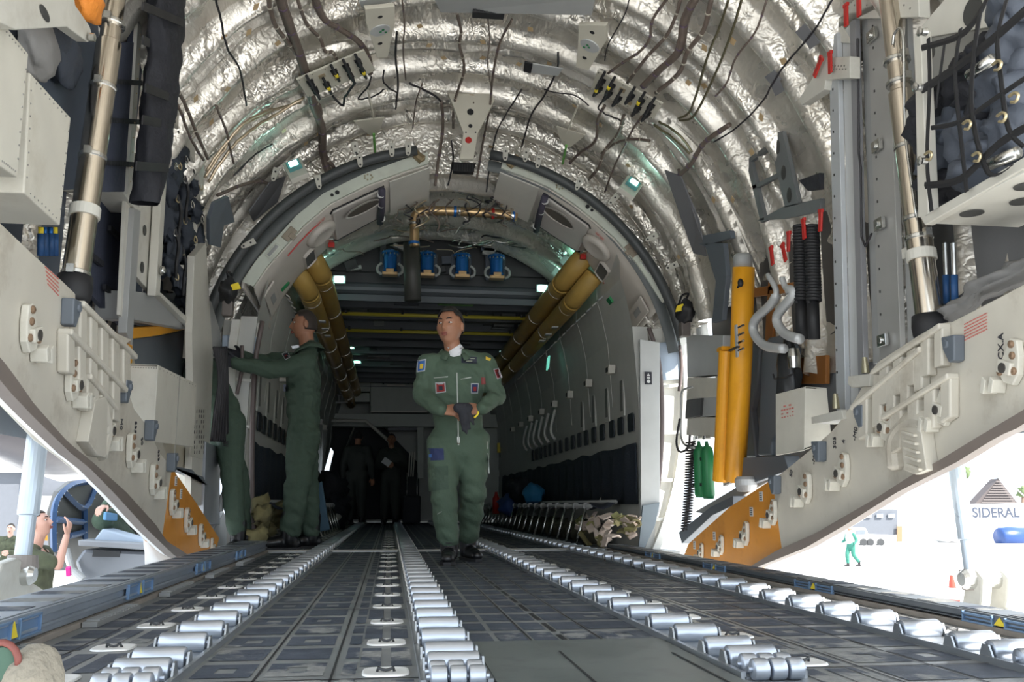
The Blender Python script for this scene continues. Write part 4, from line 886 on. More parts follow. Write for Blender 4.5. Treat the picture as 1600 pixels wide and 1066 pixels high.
# ---- door openings at the hinge ---------------------------------
JW = mat('door_frame_white', (.72, .71, .66), .45, dirt=(.4, .33, .24), dirt_amt=.3, dirt_scale=5)
def doorway(s, lab):
    g = lambda l, Y: [WY(a, b, Y) for a, b in l]
    root = empty('door_frame', WY(1030 if s > 0 else 390, 700, 7.85), f'curved white door frame with cross ribs at the {lab} foot of the arch', 'door frame')
    if s > 0:
        outer = [(1085, 505), (1092, 560), (1090, 620), (1082, 690), (1068, 760), (1048, 820), (1030, 862)]; inner = [(1010, 515), (1024, 560), (1030, 620), (1030, 690), (1024, 760), (1012, 820), (998, 862)]
    else:
        outer = [(350, 500), (345, 560), (346, 620), (350, 690), (356, 760), (364, 820), (372, 856)]; inner = [(412, 505), (402, 560), (398, 620), (396, 690), (396, 760), (398, 820), (404, 856)]
    O, I = g(outer, 7.98), g(inner, 7.98); n = 30; O = resample(smoothpath(O, 5), n); I = resample(smoothpath(I, 5), n)
    mb = MB(); mb.grid([I, [a.lerp(b, .5) + Vector((0, .03, 0)) for a, b in zip(I, O)], O, [p + Vector((0, .2, 0)) for p in O]]); mb.build('jamb', JW, root, smooth=True)
    M_ = [a.lerp(b, .62) + Vector((0, -.03, 0)) for a, b in zip(I, O)]
    mb = MB(); mb.grid([[p + Vector((s * .05, 0, 0)) for p in M_], [p + Vector((s * .05, -.04, 0)) for p in M_], [p + Vector((-s * 0.02, -.04, 0)) for p in M_], [p + Vector((-s * .02, 0.03, 0)) for p in M_]]); mb.build('inner_rim', JW, root)
    for k in (8, 14, 20, 25):
        mb = MB(); a, b = I[k], O[k]; mb.prism([a, b, b + Vector((0, 0, .03)), a + Vector((0, 0, .03))], (0, -.05, 0)); mb.build('cross_rib', JW, root, bevel=.004)
    mb = MB(); mb.prism([I[2], O[2], O[7], I[7]], (0, -.02, 0)); mb.build('upper_panel', BLUEP, root, bevel=.01)
    mb = MB(); mb.tube([p + Vector((0, -.08, 0)) for p in I], .022, 8); t = mb.build('seal_tube', mat('seal_brown', (.13, .10, .095), .45), root, smooth=True)
    mb = MB(); a = WY(1062 if s > 0 else 378, 540, 7.8); mb.tube(smoothpath([a, a + Vector((.01, 0, -.2)), a + Vector((-.02, 0, -.42))], 5), .016, 8); mb.build('hose', MATS['seal_brown'], root, smooth=True)
doorway(1, 'right'); doorway(-1, 'left')
tplate_w = MB(); tplate_w.prism([WY(1000, 530, 7.83), WY(1031, 535, 7.83), WY(1031, 800, 7.83), WY(1002, 860, 7.83)], (0, .05, 0))
root = empty('wall_end_panel', WY(1010, 700, 7.83), 'tall pale end panel of the right hold wall beside the door frame', 'panel'); tplate_w.build('panel', mat('end_panel', (.55, .56, .55), .45), root, bevel=.004)
mb = MB(); mb.prism([WY(1003, 790, 7.82), WY(1030, 785, 7.82), WY(1022, 822, 7.82), WY(1004, 860, 7.82), WY(996, 860, 7.82)], (0, -.03, 0)); mb.build('lower_sleeve', mat('sleeve_grey', (.22, .26, .29), .5), root, bevel=.004)
root = empty('door_sign', WY(1014, 590, 7.80), 'small black sign with a white arrow, square and circle on the right end panel', 'sign')
mb = MB(); c = WY(1013, 591, 7.82); mb.box(c, (.065, .006, .115)); mb.build('plate', INK, root)
mb = MB(); c2 = c + Vector((0, -.004, 0)); mb.prism([c2 + Vector((-.016, 0, .018)), c2 + Vector((.016, 0, .018)), c2 + Vector((0, 0, .045))], (0, -.002, 0)); mb.box(c2 + Vector((0, 0, .002)), (.03, .003, .012)); mb.build('arrow', mat('sign_white', (.75, .75, .73), .5, var=0), root)
mb = MB(); mb.lathe(c2 + Vector((0, 0, -.03)), (0, -1, 0), [(0, .016), (.002, .016)], 18); mb.build('circle', MATS['sign_white'], root)
mb = MB(); mb.prism([WY(366, 530, 8.1), WY(398, 520, 8.1), WY(392, 860, 8.1), WY(362, 860, 8.1)], (0, .04, 0)); thing(mb, 'blue_door_panel', BLUEP, 'pale blue lit panel behind the reaching man\'s forearm at the left door', 'panel')
mb = MB(); mb.tube(smoothpath([WY(384, 667, 7.55), WY(378, 715, 7.55), WY(371, 755, 7.55), WY(348, 772, 7.55), WY(346, 800, 7.55)], 5), .017, 10); thing(mb, 'bent_handrail', GREY, 'bent grey handrail pipe at the left door', 'handrail', smooth=True)
# ---- right ------------------------------------------------------
def post(name, top, bot, X, w, lab, parts):
    root = empty(name, WX(*bot, X), lab, 'post'); a, b = WX(*top, X), WX(*bot, X)
    for (o, ww, dx, m, nm) in parts:
        mb = MB(); y = a.y + o; y2 = b.y + o; mb.prism([Vector((X + dx, y - ww / 2, a.z + .3)), Vector((X + dx, y + ww / 2, a.z + .3)), Vector((X + dx, y2 + ww / 2, b.z)), Vector((X + dx, y2 - ww / 2, b.z))], (.03, 0, 0)); mb.build(nm, m, root, bevel=.003)
    mb = MB()
    for k in range(16): p = a.lerp(b, k / 15); mb.box(Vector((X + parts[0][2] - .002, p.y + parts[0][0] + parts[0][1] * .35, p.z)), (.004, .008, .012))
    mb.build('slots', HOLE_SHADE, root)
    return root
p1 = post('rail_post', (1312, 130), (1320, 650), 2.40, .1, 'pale grey vertical rail post, left of the two on the right side', [(0.04, .10, 0, mat('post_pale', (.50, .52, .54), .4, metal=.3), 'front_flange'), (-.06, .10, .03, PALE, 'web'), (.14, .08, .05, GREY, 'side_flange'), (-.14, .06, .02, mat('post_edge', (.22, .22, .23), .5), 'edge')])
p2 = post('rail_post', (1375, 30), (1390, 560), 2.46, .1, 'grey vertical rail post beside the steel strut on the right side', [(0.0, .20, 0, mat('post_mid', (.40, .395, .38), .4, metal=.3), 'front_flange'), (-.15, .10, .04, GREY, 'web'), (.15, .09, .02, GREY, 'side_flange'), (.23, .05, .06, mat('post_dark', (.18, .18, .18), .5), 'edge')])
for k, (x, y) in enumerate(((1362, 55), (1370, 228), (1374, 350), (1379, 532))):
    mb = MB(); c = WX(x, y, 2.44); mb.box(c, (.02, .08, .06)); mb.lathe(c, (-1, 0, 0), [(0, .018), (.02, .015)], 12); o = mb.build('roller_bracket', STEEL, p2, bevel=.003)
mb = MB(); pts = [WX(1340, 60, 2.42), WX(1342, 240, 2.42), WX(1345, 262, 2.42), WX(1346, 370, 2.42), WX(1352, 385, 2.42), WX(1362, 365, 2.42)]; mb.tube(pts, .006, 6); mb.build('safety_cable', CABLEB, p2)
for pts, lab, zl in (([(1310, 30), (1436, 27), (1434, -20), (1345, -20), (1305, 45), (1306, 66), (1330, 68)], 'cream cap bracket on top of the right rail post pair, beside the steel strut', 2.42), ([(1290, 125), (1328, 122), (1328, 88), (1290, 90), (1248, 155), (1252, 164), (1288, 140)], 'cream cap bracket on top of the left rail post of the right side', 2.36)):
    root = empty('cap_bracket', WX(*pts[0], zl), lab, 'bracket'); traced(pts, zl, .06).build('plate', WHITE, root, bevel=.004)
    mb = MB()
    for k in range(12): mb.lathe(WX(pts[0][0] + 6 + k * (pts[1][0] - pts[0][0] - 10) / 12, pts[0][1] - 22 + (k % 2) * 5, zl - .001), (-1, 0, 0), [(0, .005), (.003, .005)], 6)
    mb.build('rivets', RIV, root)
for k, (x, y, a) in enumerate(((1322, 24, .1), (1342, 8, .1), (1297, 98, .1), (1278, 105, 1.0), (1232, 378, .2), (1206, 400, -.1), (1225, 395, -.3), (1282, 345, .2), (1256, 358, 0))):
    mb = MB(); c = WX(x, y, 2.33); M = Euler((a, 0, 0)).to_matrix(); mb.box(c, (.012, .035, .12), M); mb.box(c + M @ Vector((0, .0, .055)), (.016, .045, .02), M)
    thing(mb, 'red_tag', RED, f'red flag tag clipped among the right side equipment, {ORD[k]} counted from above and outward', 'tag', 'red tags on the right side', bevel=.003)
strut((1400, 85), (1452, 500), 2.40, .058, 'thick polished steel strut between the rail post and the net rack on the right', (.02, .11, .36, .63, .70))
mb = MB(); mb.tube(smoothpath([WX(1395, 70, 2.36), WX(1398, 52, 2.36), WX(1408, 45, 2.36), WX(1412, 80, 2.36), WX(1413, 180, 2.36), WX(1418, 240, 2.36), WX(1432, 340, 2.36)], 5), .007, 6); thing(mb, 'hydraulic_line', STEEL, 'thin metal line running along the right steel strut', 'pipe', smooth=True)
mb = MB(); c = WX(1425, 180, 2.33); mb.prism([c + Vector((0, -.06, -.03)), c + Vector((0, .07, -.02)), c + Vector((0, .05, .04)), c + Vector((0, -.05, .05))], (.015, 0, 0)); thing(mb, 'pipe_clip', WHITE, 'small white drilled clip in the middle of the right steel strut', 'clip', bevel=.003)
# net rack upper right
root = empty('net_rack', WX(1500, 200, 2.2), 'cream open rack with a black net over grey bags, upper right corner', 'rack')
traced([(1428, 55), (1438, 48), (1450, 330), (1450, 338), (1434, 340)], 2.15, .05).build('front_post', CREAM, root, bevel=.004)
traced([(1428, 55), (1500, -30), (1640, -60), (1640, 20), (1560, 40), (1440, 60)], 2.32, .03).build('upper_web', WHITE, root, bevel=.004)
Bm = MB(); Bm.prism([WX(1438, 340, 2.15), WX(1640, 222, 2.15), WX(1640, 240, 2.15), WX(1445, 352, 2.15)], (.04, 0, 0)); Bm.build('lower_rail', CREAM, root, bevel=.004)
Bm = MB(); Bm.prism([WX(1445, 342, 2.16), WX(1640, 240, 2.16), WX(1640, 240, 2.16) + Vector((.42, 0, 0)), WX(1445, 342, 2.16) + Vector((.42, 0, 0))], (0, 0, -.02)); Bm.build('floor_plate', WHITE, root, bevel=.003)
a, b = WX(1445, 342, 2.16), WX(1640, 240, 2.16)
Bm = MB()
for k in range(4): c = a.lerp(b, .22 + .22 * k) + Vector((.10 + .1 * (k % 2), 0, -.022)); Bm.lathe(c, (0, 0, -1), [(0, .045), (.003, .045)], 20)
Bm.build('round_hole_discs', HOLE_SHADE, root)
mb = MB(); c = WX(1520, 18, 2.315); mb.lathe(c, (-1, 0, 0), [(0, .06), (.003, .06)], 20); c = WX(1455, 83, 2.31); mb.lathe(c, (-1, 0, 0), [(0, .03), (.003, .03)], 16); mb.build('oval_hole', HOLE_SHADE, root)
mb = MB(); mb.prism([WX(1438, 60, 2.55), WX(1640, -40, 2.55), WX(1640, 250, 2.55), WX(1445, 345, 2.55)], (.02, 0, 0)); mb.build('back_web', mat('rack_back', (.30, .30, .28), .5), root)
rr = random.Random(21); bags = []
for (px, py, w, h) in ((1468, 165, 50, 55), (1480, 245, 60, 60), (1528, 215, 60, 60), (1480, 290, 60, 40), (1540, 270, 60, 45), (1575, 120, 60, 60), (1545, 150, 55, 50), (1590, 200, 50, 60), (1590, 60, 50, 60), (1555, 90, 50, 40), (1500, 205, 50, 40), (1560, 235, 60, 40), (1515, 130, 60, 50), (1598, 145, 40, 40), (1595, 10, 50, 60), (1460, 210, 40, 60)):
    c = WX(px, py, 2.33); k = len(bags); mb = MB(); mb.blob(c, (.12, w * .0022, h * .0021), 14, rot=Euler((rr.uniform(-.4, .4), 0, 0)).to_matrix(), lump=.5, seed=40 + k)
    bags.append(thing(mb, 'grey_bag', mat('bag_blue_grey', (.075, .087, .112), .7, bump=.6, bscale=12) if k % 3 else BLACKF, 'soft dark blue-grey bag packed behind the black net in the right rack', 'bag', 'bags in the right net rack', smooth=True))
root = empty('cargo_net', WX(1500, 150, 2.16), 'black webbing net stretched over the bags in the right rack', 'net')
for l, r in (([(1440, 75), (1500, 55), (1530, 20), (1545, -10)], .014), ([(1440, 140), (1480, 115), (1540, 70), (1620, 0)], .018), ([(1450, 60), (1452, 130), (1448, 250), (1455, 330)], .011), ([(1500, 45), (1492, 110), (1497, 180), (1510, 300)], .011), ([(1533, 15), (1522, 90), (1520, 180), (1545, 270), (1580, 260)], .012), ([(1572, 0), (1558, 60), (1563, 120), (1575, 200), (1600, 230)], .012), ([(1445, 290), (1500, 280), (1560, 225), (1620, 190)], .015), ([(1455, 200), (1500, 190), (1560, 150), (1620, 110)], .010), ([(1475, 70), (1468, 120), (1462, 170)], .008)):
    mb = MB(); P = smoothpath([WX(a, b, 2.12) for a, b in l], 5)
    rows = [[p + Vector((0, 0, r)), p + Vector((-.003, 0, 0)), p - Vector((0, 0, r))] for p in P] if abs(P[0].z - P[-1].z) < abs(P[0].y - P[-1].y) * 1.0 else [[p + Vector((0, r, 0)), p + Vector((-.003, 0, 0)), p - Vector((0, r, 0))] for p in P]
    mb.grid(rows); o = mb.build('webbing', BLACK, root); so = o.modifiers.new('t', 'SOLIDIFY'); so.thickness = .004
for (px, py) in ((1583, 152), (1510, 195), (1564, 183), (1525, 245), (1450, 243), (1557, 102)):
    mb = MB(); p = WX(px, py, 2.10); mb.tube(smoothpath([p + Vector((0, .02, .012)), p + Vector((0, -.01, .012)), p + Vector((0, -.025, -.005)), p + Vector((0, -.01, -.02)), p + Vector((0, .012, -.012))], 4), .006, 6); mb.build('hook', MATS['brass_hook'], root, smooth=True)
for (px, py) in ((1447, 50), (1440, 137), (1447, 252)):
    mb = MB(); p = WX(px, py, 2.12); mb.lathe(p, (-1, 0, 0), [(0, .018), (.02, .014), (.03, .02), (.035, .01)], 12); mb.build('net_stud', STEEL, root)
for k, (a, b) in enumerate((((1515, 118), (1552, 92)), ((1545, 258), (1590, 238)))):
    mb = MB(); mb.tube([WX(*a, 2.15), WX(*b, 2.15)], .022, 14); thing(mb, 'steel_tube', STEEL, f'short steel tube lying {"high" if k == 0 else "low"} among the bags of the right rack', 'tube', smooth=True)
# side lining, tarp and hoses under the rack
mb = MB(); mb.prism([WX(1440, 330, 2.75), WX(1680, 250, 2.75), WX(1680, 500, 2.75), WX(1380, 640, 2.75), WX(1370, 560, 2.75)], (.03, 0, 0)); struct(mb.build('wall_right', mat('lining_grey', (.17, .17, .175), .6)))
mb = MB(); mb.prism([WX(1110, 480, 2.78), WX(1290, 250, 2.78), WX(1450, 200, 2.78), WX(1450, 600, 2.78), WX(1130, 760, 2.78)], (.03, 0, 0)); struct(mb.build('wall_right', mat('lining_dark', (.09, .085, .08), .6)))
root = empty('grey_tarp', WX(1540, 440, 2.5), 'crumpled grey tarp lying behind the right sill beam', 'tarp')
mb = MB(); rows = []
for j in range(26):
    v = j / 25; row = []
    for i in range(40):
        u = i / 39; px = 1474 + u * 200; py = (478 - 115 * (u ** .8)) * (1 - v) + (508 - u * 100) * v
        p = WX(px, py, 2.52 - .12 * math.sin(v * PI)); n_ = noise.noise(Vector((u * 4, v * 6, 1))) * .06 + noise.noise(Vector((u * 9, v * 14, 5))) * .025; row.append(p + Vector((-n_, 0, n_ * .4)))
    rows.append(row)
mb.grid(rows); o = mb.build('sheet', GREYF, root, smooth=True); so = o.modifiers.new('t', 'SOLIDIFY'); so.thickness = .006
for k, x in enumerate((1478, 1491)):
    root = empty('hydraulic_hose', WX(x, 440, 2.5), f'{["left", "right"][k]} one of two blue-sleeved hoses beside the right steel strut', 'hose', 'blue-sleeved hoses right')
    mb = MB(); mb.tube([WX(x - 2, 380, 2.5), WX(x, 430, 2.5)], .010, 8); mb.build('fitting', STEEL, root); mb = MB(); mb.tube([WX(x, 430, 2.5), WX(x + 1, 475, 2.5)], .016, 10); mb.build('sleeve', mat('hose_blue', (.02, .08, .22), .5), root, smooth=True)
for k, (x, m) in enumerate(((64, YEL), (70, BLUEA), (79, BLUEA), (86, YEL))):
    mb = MB(); mb.tube([WX(x, 365, -1.6), WX(x, 400, -1.6)], .016, 10); mb.tube([WX(x, 355, -1.6), WX(x, 370, -1.6)], .012, 8, mi=1); thing(mb, 'blue_hose', [mat('hose_blue', (.02, .08, .22), .5), m], f'{ORD[k]} from left of the short blue hoses below the white boxes', 'hose', 'blue hoses left', smooth=True)
# white box with red print, step brackets
root = empty('riveted_box', WX(1212, 615, 2.35), 'white riveted box with small red print beside the right sill beam', 'box')
Yb = 4.62; a = WY(1258, 604, 4.95); b = WY(1212, 616, 5.3); c_ = WY(1212, 712, 5.3); d_ = WY(1256, 704, 4.95)
mb = MB(); mb.prism([b, a, d_, c_], Vector((.02, .02, 0))); e1 = WY(1292, 606, 4.95); e2 = WY(1300, 690, 4.95); mb.prism([a, e1, e2, d_], (0, .02, 0)); mb.prism([b, a, e1, e1 + (b - a)], (0, 0, -.015)); mb.prism([c_, d_, e2, e2 + (c_ - d_)], (0, 0, .015)); mb.build('case', BOXW, root, bevel=.004)
mb = MB(); nrm = (a - b).cross(Vector((0, 0, 1))).normalized()
if nrm.y > 0: nrm = -nrm
for k in range(4):
    for j in range(5):
        if (k + j * 2) % 4: mb.box(b.lerp(a, .25 + j * .09) + Vector((0, 0, -.09 - k * .022)) + nrm * .003, (.02, .02, .008))
mb.build('red_print', REDTXT, root)
for pts, lab in (([(1267, 652), (1314, 640), (1318, 655), (1268, 663)], 'lower white step bracket under the left rail post'), ([(1325, 588), (1360, 584), (1358, 604), (1330, 606), (1324, 600)], 'upper white step bracket beside the right rail post')):
    root = empty('step_bracket', WX(*pts[0], 2.36), lab, 'bracket'); traced(pts, 2.30, .14).build('plate', WHITE, root, bevel=.004)
    mb = MB(); c = WX(pts[1][0] - 8, pts[1][1] - 10, 2.33); mb.lathe(c, (0, 0, -1), [(-.05, .012), (0, .018), (.03, .02)], 12); mb.build('bolt', mat('bolt_brass', (.42, .38, .26), .35, metal=.6), root)
# yellow cylinder
root = empty('yellow_actuator', WX(1150, 600, 2.38), 'tall yellow actuator cylinder standing at the right side', 'actuator')
a, b = WX(1162, 418, 2.40), WX(1158, 560, 2.40)
mb = MB(); mb.tube([a, b, WX(1148, 750, 2.44)], .076, 28); mb.build('barrel', YELLOW, root, smooth=True)
mb = MB(); mb.lathe(WX(1160, 398, 2.40), (0, 0, -1), [(0, .055), (.02, .066), (.10, .066)], 24); mb.build('grey_cap', GREY, root, smooth=True)
mb = MB(); mb.tube([WX(1136, 548, 2.36), WX(1126, 752, 2.36)], .058, 20); mb.box(WX(1134, 546, 2.36), (.1, .1, .03)); mb.build('side_box', YELLOW, root, smooth=False, bevel=.004)
mb = MB(); mb.box(WX(1147, 545, 2.30), (.02, .16, .012)); mb.build('mount_strap', DARKM, root)
mb = MB(); mb.box(WX(1151, 533, 2.305), (.012, .03, .22)); mb.build('gauge_rail', PALE, root)
for k in range(4): mb = MB(); c = WX(1154, 512 + k * 12, 2.30); mb.tube([c, c + Vector((0, -.085, 0))], .008, 8); mb.build('gauge_pin', STEEL, root)
mb = MB(); c = WX(1157, 442, 2.32); mb.blob(c, (.02, .02, .03), 8); mb.tube([c, c + Vector((0, .05, -.02))], .008, 6); mb.build('clip', BLACK, root)
# curved grey arms, dark coil springs, blue-grey seat backs
for k, l in enumerate(([(1200, 430), (1213, 455), (1205, 475), (1180, 500), (1178, 520), (1195, 540), (1225, 545)], [(1222, 435), (1228, 450), (1240, 460), (1214, 495), (1225, 520), (1250, 530)])):
    mb = MB(); mb.tube(smoothpath([WX(a, b, 2.34) for a, b in l], 6), [.018 if i < 8 else .03 for i in range(200)][:len(smoothpath([WX(a, b, 2.34) for a, b in l], 6))], 10)
    thing(mb, 'hooked_lever', PALE, f'{["left", "right"][k]} one of two pale grey hooked metal arms beside the yellow cylinder', 'arm', smooth=True)
for k, (x0, x1) in enumerate(((1250, 1253), (1268, 1272))):
    mb = MB(); pts = []
    for j in range(260): t = j / 259; c = WX(x0 + (x1 - x0) * t, 352 + 120 * t, 2.38); pts.append(c + Vector((.035 * math.cos(j * .62), .035 * math.sin(j * .62), 0)))
    mb.tube(pts, .011, 6); mb.tube([WX(x0 + 2, 470, 2.38), WX(x1, 530, 2.38)], .035, 10); thing(mb, 'coil_hose', BLACK, f'{["left", "right"][k]} one of two thick black coiled hoses left of the pale post', 'hose', smooth=True)
for k, l in enumerate(([(1148, 715), (1150, 560), (1156, 540), (1175, 533), (1186, 545), (1182, 600), (1172, 640), (1180, 715)], [(1183, 712), (1190, 548), (1200, 528), (1225, 522), (1240, 545), (1238, 640), (1205, 690), (1205, 712)])):
    tplate('seat_back', l, 2.62 - .02 * k, .06, BLUEG, f'{["left", "right"][k]} one of two blue-grey rounded panels behind the yellow cylinder', 'panel', bevel=.015)
mb = MB(); mb.blob(WX(1232, 590, 2.45), (.06, .10, .24), 10, lump=.5); root = empty('dark_valve_unit', WX(1232, 590, 2.45), 'dark valve unit with bottles below the hooked arms', 'valve unit'); mb.build('body', DARKM, root, smooth=True)
mb = MB(); mb.lathe(WX(1240, 545, 2.40), (0, 0, -1), [(0, .03), (.05, .04), (.12, .035)], 14); mb.build('bottle_neck', STEEL, root); mb = MB(); mb.tube([WX(1208, 585, 2.38), WX(1210, 592, 2.38), WX(1228, 590, 2.38), WX(1238, 585, 2.38)], .006, 6); mb.build('wire_handle', BLACK, root)
for k, l in enumerate(([(1165, 452), (1245, 440), (1245, 455), (1165, 466)], [(1200, 440), (1212, 440), (1200, 640), (1188, 640)], [(1238, 560), (1290, 555), (1290, 600), (1236, 600)])):
    tplate('orange_structure', l, 2.70, .03, mat('dull_orange', (.36, .14, .03), .5), f'dull orange structural strip behind the hooked arms, {ORD[k]} from above', 'strip')
# open frame ladder on the vault wall
root = empty('open_frame', WX(1200, 300, 2.5), 'dark open metal frame with oval holes on the right vault wall', 'frame')
for l in ([(1165, 250), (1172, 248), (1195, 345), (1188, 348)], [(1165, 250), (1205, 222), (1207, 228), (1168, 256)], [(1200, 210), (1222, 205), (1248, 320), (1226, 325)], [(1182, 345), (1225, 322), (1282, 310), (1282, 330), (1225, 342)], [(1175, 290), (1215, 270), (1217, 276), (1176, 297)]):
    traced(l, 2.52, .03).build('bar', mat('frame_dark', (.15, .16, .165), .5), root, bevel=.003)
mb = MB()
for (x, y) in ((1215, 230), (1224, 270), (1233, 305)): mb.blob(WX(x, y, 2.517), (.004, .035, .05), 8)
mb.build('oval_hole_discs', HOLE_SHADE, root)
mb = MB(); mb.prism([WX(1248, 282, 2.42), WX(1280, 270, 2.42), WX(1280, 296, 2.42), WX(1262, 298, 2.42)], (.03, 0, 0)); thing(mb, 'black_flap', BLACKF, 'small black fabric flap left of the pale rail post', 'flap')
for l, lab in (([(1085, 370), (1140, 360), (1142, 372), (1100, 385), (1080, 380)], 'grey hinge arm on the right vault wall above the black pouch'), ([(1100, 380), (1130, 380), (1135, 430), (1128, 500), (1112, 505), (1118, 440)], 'blue-grey vertical bracket left of the yellow cylinder')):
    tplate('wall_bracket', l, 2.48, .04, BLUEG, lab, 'bracket')
# electronics boxes, green bottles, coil cable near the right door
for k, (l, m, X, lab) in enumerate((([(1072, 524), (1130, 524), (1128, 585), (1074, 590)], PALE, 2.52, 'pale grey equipment box right of the white door frame, topmost of the stack'), ([(1074, 590), (1124, 590), (1122, 620), (1072, 625)], BOXW, 2.50, 'white equipment box under the topmost grey box beside the right door'), ([(1072, 625), (1096, 622), (1094, 650), (1070, 655)], DARKM, 2.48, 'dark ribbed unit beside the right door frame'), ([(1094, 622), (1122, 620), (1120, 650), (1094, 652)], PALE, 2.50, 'small pale box above the lowest white one beside the right door'), ([(1074, 652), (1122, 652), (1118, 684), (1072, 680)], BOXW, 2.50, 'lowest white box of the stack beside the right door'))):
    tplate('control_box', l, X, .16, m, lab, 'box')
for k, x in enumerate((1092, 1104)):
    root = empty('green_bottle', WX(x, 740, 2.5), f'{["left", "right"][k]} green oxygen bottle beside the right door', 'gas bottle')
    mb = MB(); mb.lathe(WX(x, 690, 2.48), (0, 0, -1), [(0, .012), (.03, .016), (.05, .042), (.09, .05), (.42, .05), (.45, .04)], 20); mb.build('body', GREEN, root, smooth=True)
    mb = MB()
    for z in (715, 755): mb.lathe(WX(x, z, 2.48), (0, 0, -1), [(0, .053), (.025, .053)], 18)
    mb.build('strap', BLACK, root); mb = MB(); mb.box(WX(x, 684, 2.48), (.05, .05, .03)); mb.build('valve', STEEL, root, bevel=.005)
mb = MB(); pts = []
for j in range(420): t = j / 419; c = WX(1079 - 8 * t * t, 690 + 140 * t, 2.42); pts.append(c + Vector((.038 * math.cos(j * .5), .038 * math.sin(j * .5), 0)))
mb.tube(pts, .007, 5); thing(mb, 'coiled_cable', CABLEB, 'black coiled cable hanging beside the green bottles', 'cable', smooth=True)
mb = MB(); mb.tube(smoothpath([WX(1082, 605, 2.42), WX(1066, 612, 2.40), WX(1064, 640, 2.4), WX(1064, 680, 2.4), WX(1070, 695, 2.4), WX(1085, 700, 2.4)], 5), .010, 8); thing(mb, 'grey_conduit', PALE, 'bent grey conduit pipe beside the right door frame', 'pipe', smooth=True)
mb = MB(); mb.tube(smoothpath([WX(1062, 655, 2.38), WX(1057, 690, 2.38), WX(1062, 706, 2.38), WX(1075, 700, 2.38), WX(1078, 680, 2.38)], 5), .010, 8); thing(mb, 'black_cable_loop', CABLEB, 'black cable loop hanging in front of the right door frame', 'cable', smooth=True)
for l, m, X, lab in (([(1060, 832), (1110, 792), (1145, 775), (1145, 790), (1112, 806), (1065, 850)], BLUEG, 2.42, 'blue-grey floor-level beam above the orange sill end'), ([(1085, 800), (1170, 750), (1215, 745), (1160, 775), (1110, 806)], GREY, 2.5, 'grey machinery plate between the bottles and the orange sill end'), ([(1148, 716), (1225, 712), (1232, 735), (1165, 760), (1140, 750)], BLUEG, 2.46, 'blue-grey shelf below the rounded panels')):
    tplate('machinery_plate', l, X, .10, m, lab, 'plate')
mb = MB(); mb.lathe(WX(1165, 745, 2.42), (0, 0, -1), [(0, .06), (.02, .075), (.06, .075), (.10, .06)], 22); thing(mb, 'round_joint', PALE, 'round pale joint at the foot of the yellow cylinder', 'joint', smooth=False)
for l, m, X, lab in (([(318, 745), (262, 727), (300, 735), (325, 762)], BLUEG, -1.40, 'blue-grey lever arm above the left orange sill end'), ([(325, 845), (350, 800), (362, 830), (352, 868), (335, 872)], GREY, -1.42, 'grey linkage at the end of the left orange sill'), ([(255, 690), (300, 700), (305, 735), (262, 728)], mat('raw_cream', (.42, .38, .30), .6), -1.48, 'worn cream machinery block under the left white box'), ([(300, 720), (320, 735), (320, 800), (302, 795)], WHITE, -1.46, 'white box face between the lever arm and the metal cabinet')):
    tplate('machinery_plate', l, X, -.10, m, lab, 'plate')
# upper part of the side walls between vault and sills (structure)
for s, nm in ((-1, 'wall_left'), (1, 'wall_right')):
    mb = MB(); rows = []
    zl = lambda y: max(0.0, .74 + (3.9 - .8 * y) * .28)
    for y in [2.8 + k * .39 for k in range(10)]:
        xb = 2.32; a_ = math.radians(104)
        rows.append([Vector((XC + s * 2.30, y, 1.9)), Vector((XC + s * 2.28, y, 1.3)), Vector((XC + s * 2.22, y, max(.9, zl(y)))), Vector((XC + s * 2.1, y, min(.85, zl(y))))] if True else 0)
    mb.grid([r for r in rows if True]); struct(mb.build(nm, mat('side_lining', (.24, .25, .26), .55)))
# ================================================================ FITTINGS ON THE TAIL VAULT
def vn(p): v = Vector((XC - p.x, 0, VZ - p.z)); v.normalize(); return v          # towards the room
def vplate(pts, off, th):
    P = [WV(a, b, off) for a, b in pts]; c = sum(P, Vector()) / len(P); mb = MB(); mb.prism(P, vn(c) * th); return mb
CW = mat('bracket_cream', (.60, .57, .48), .45)
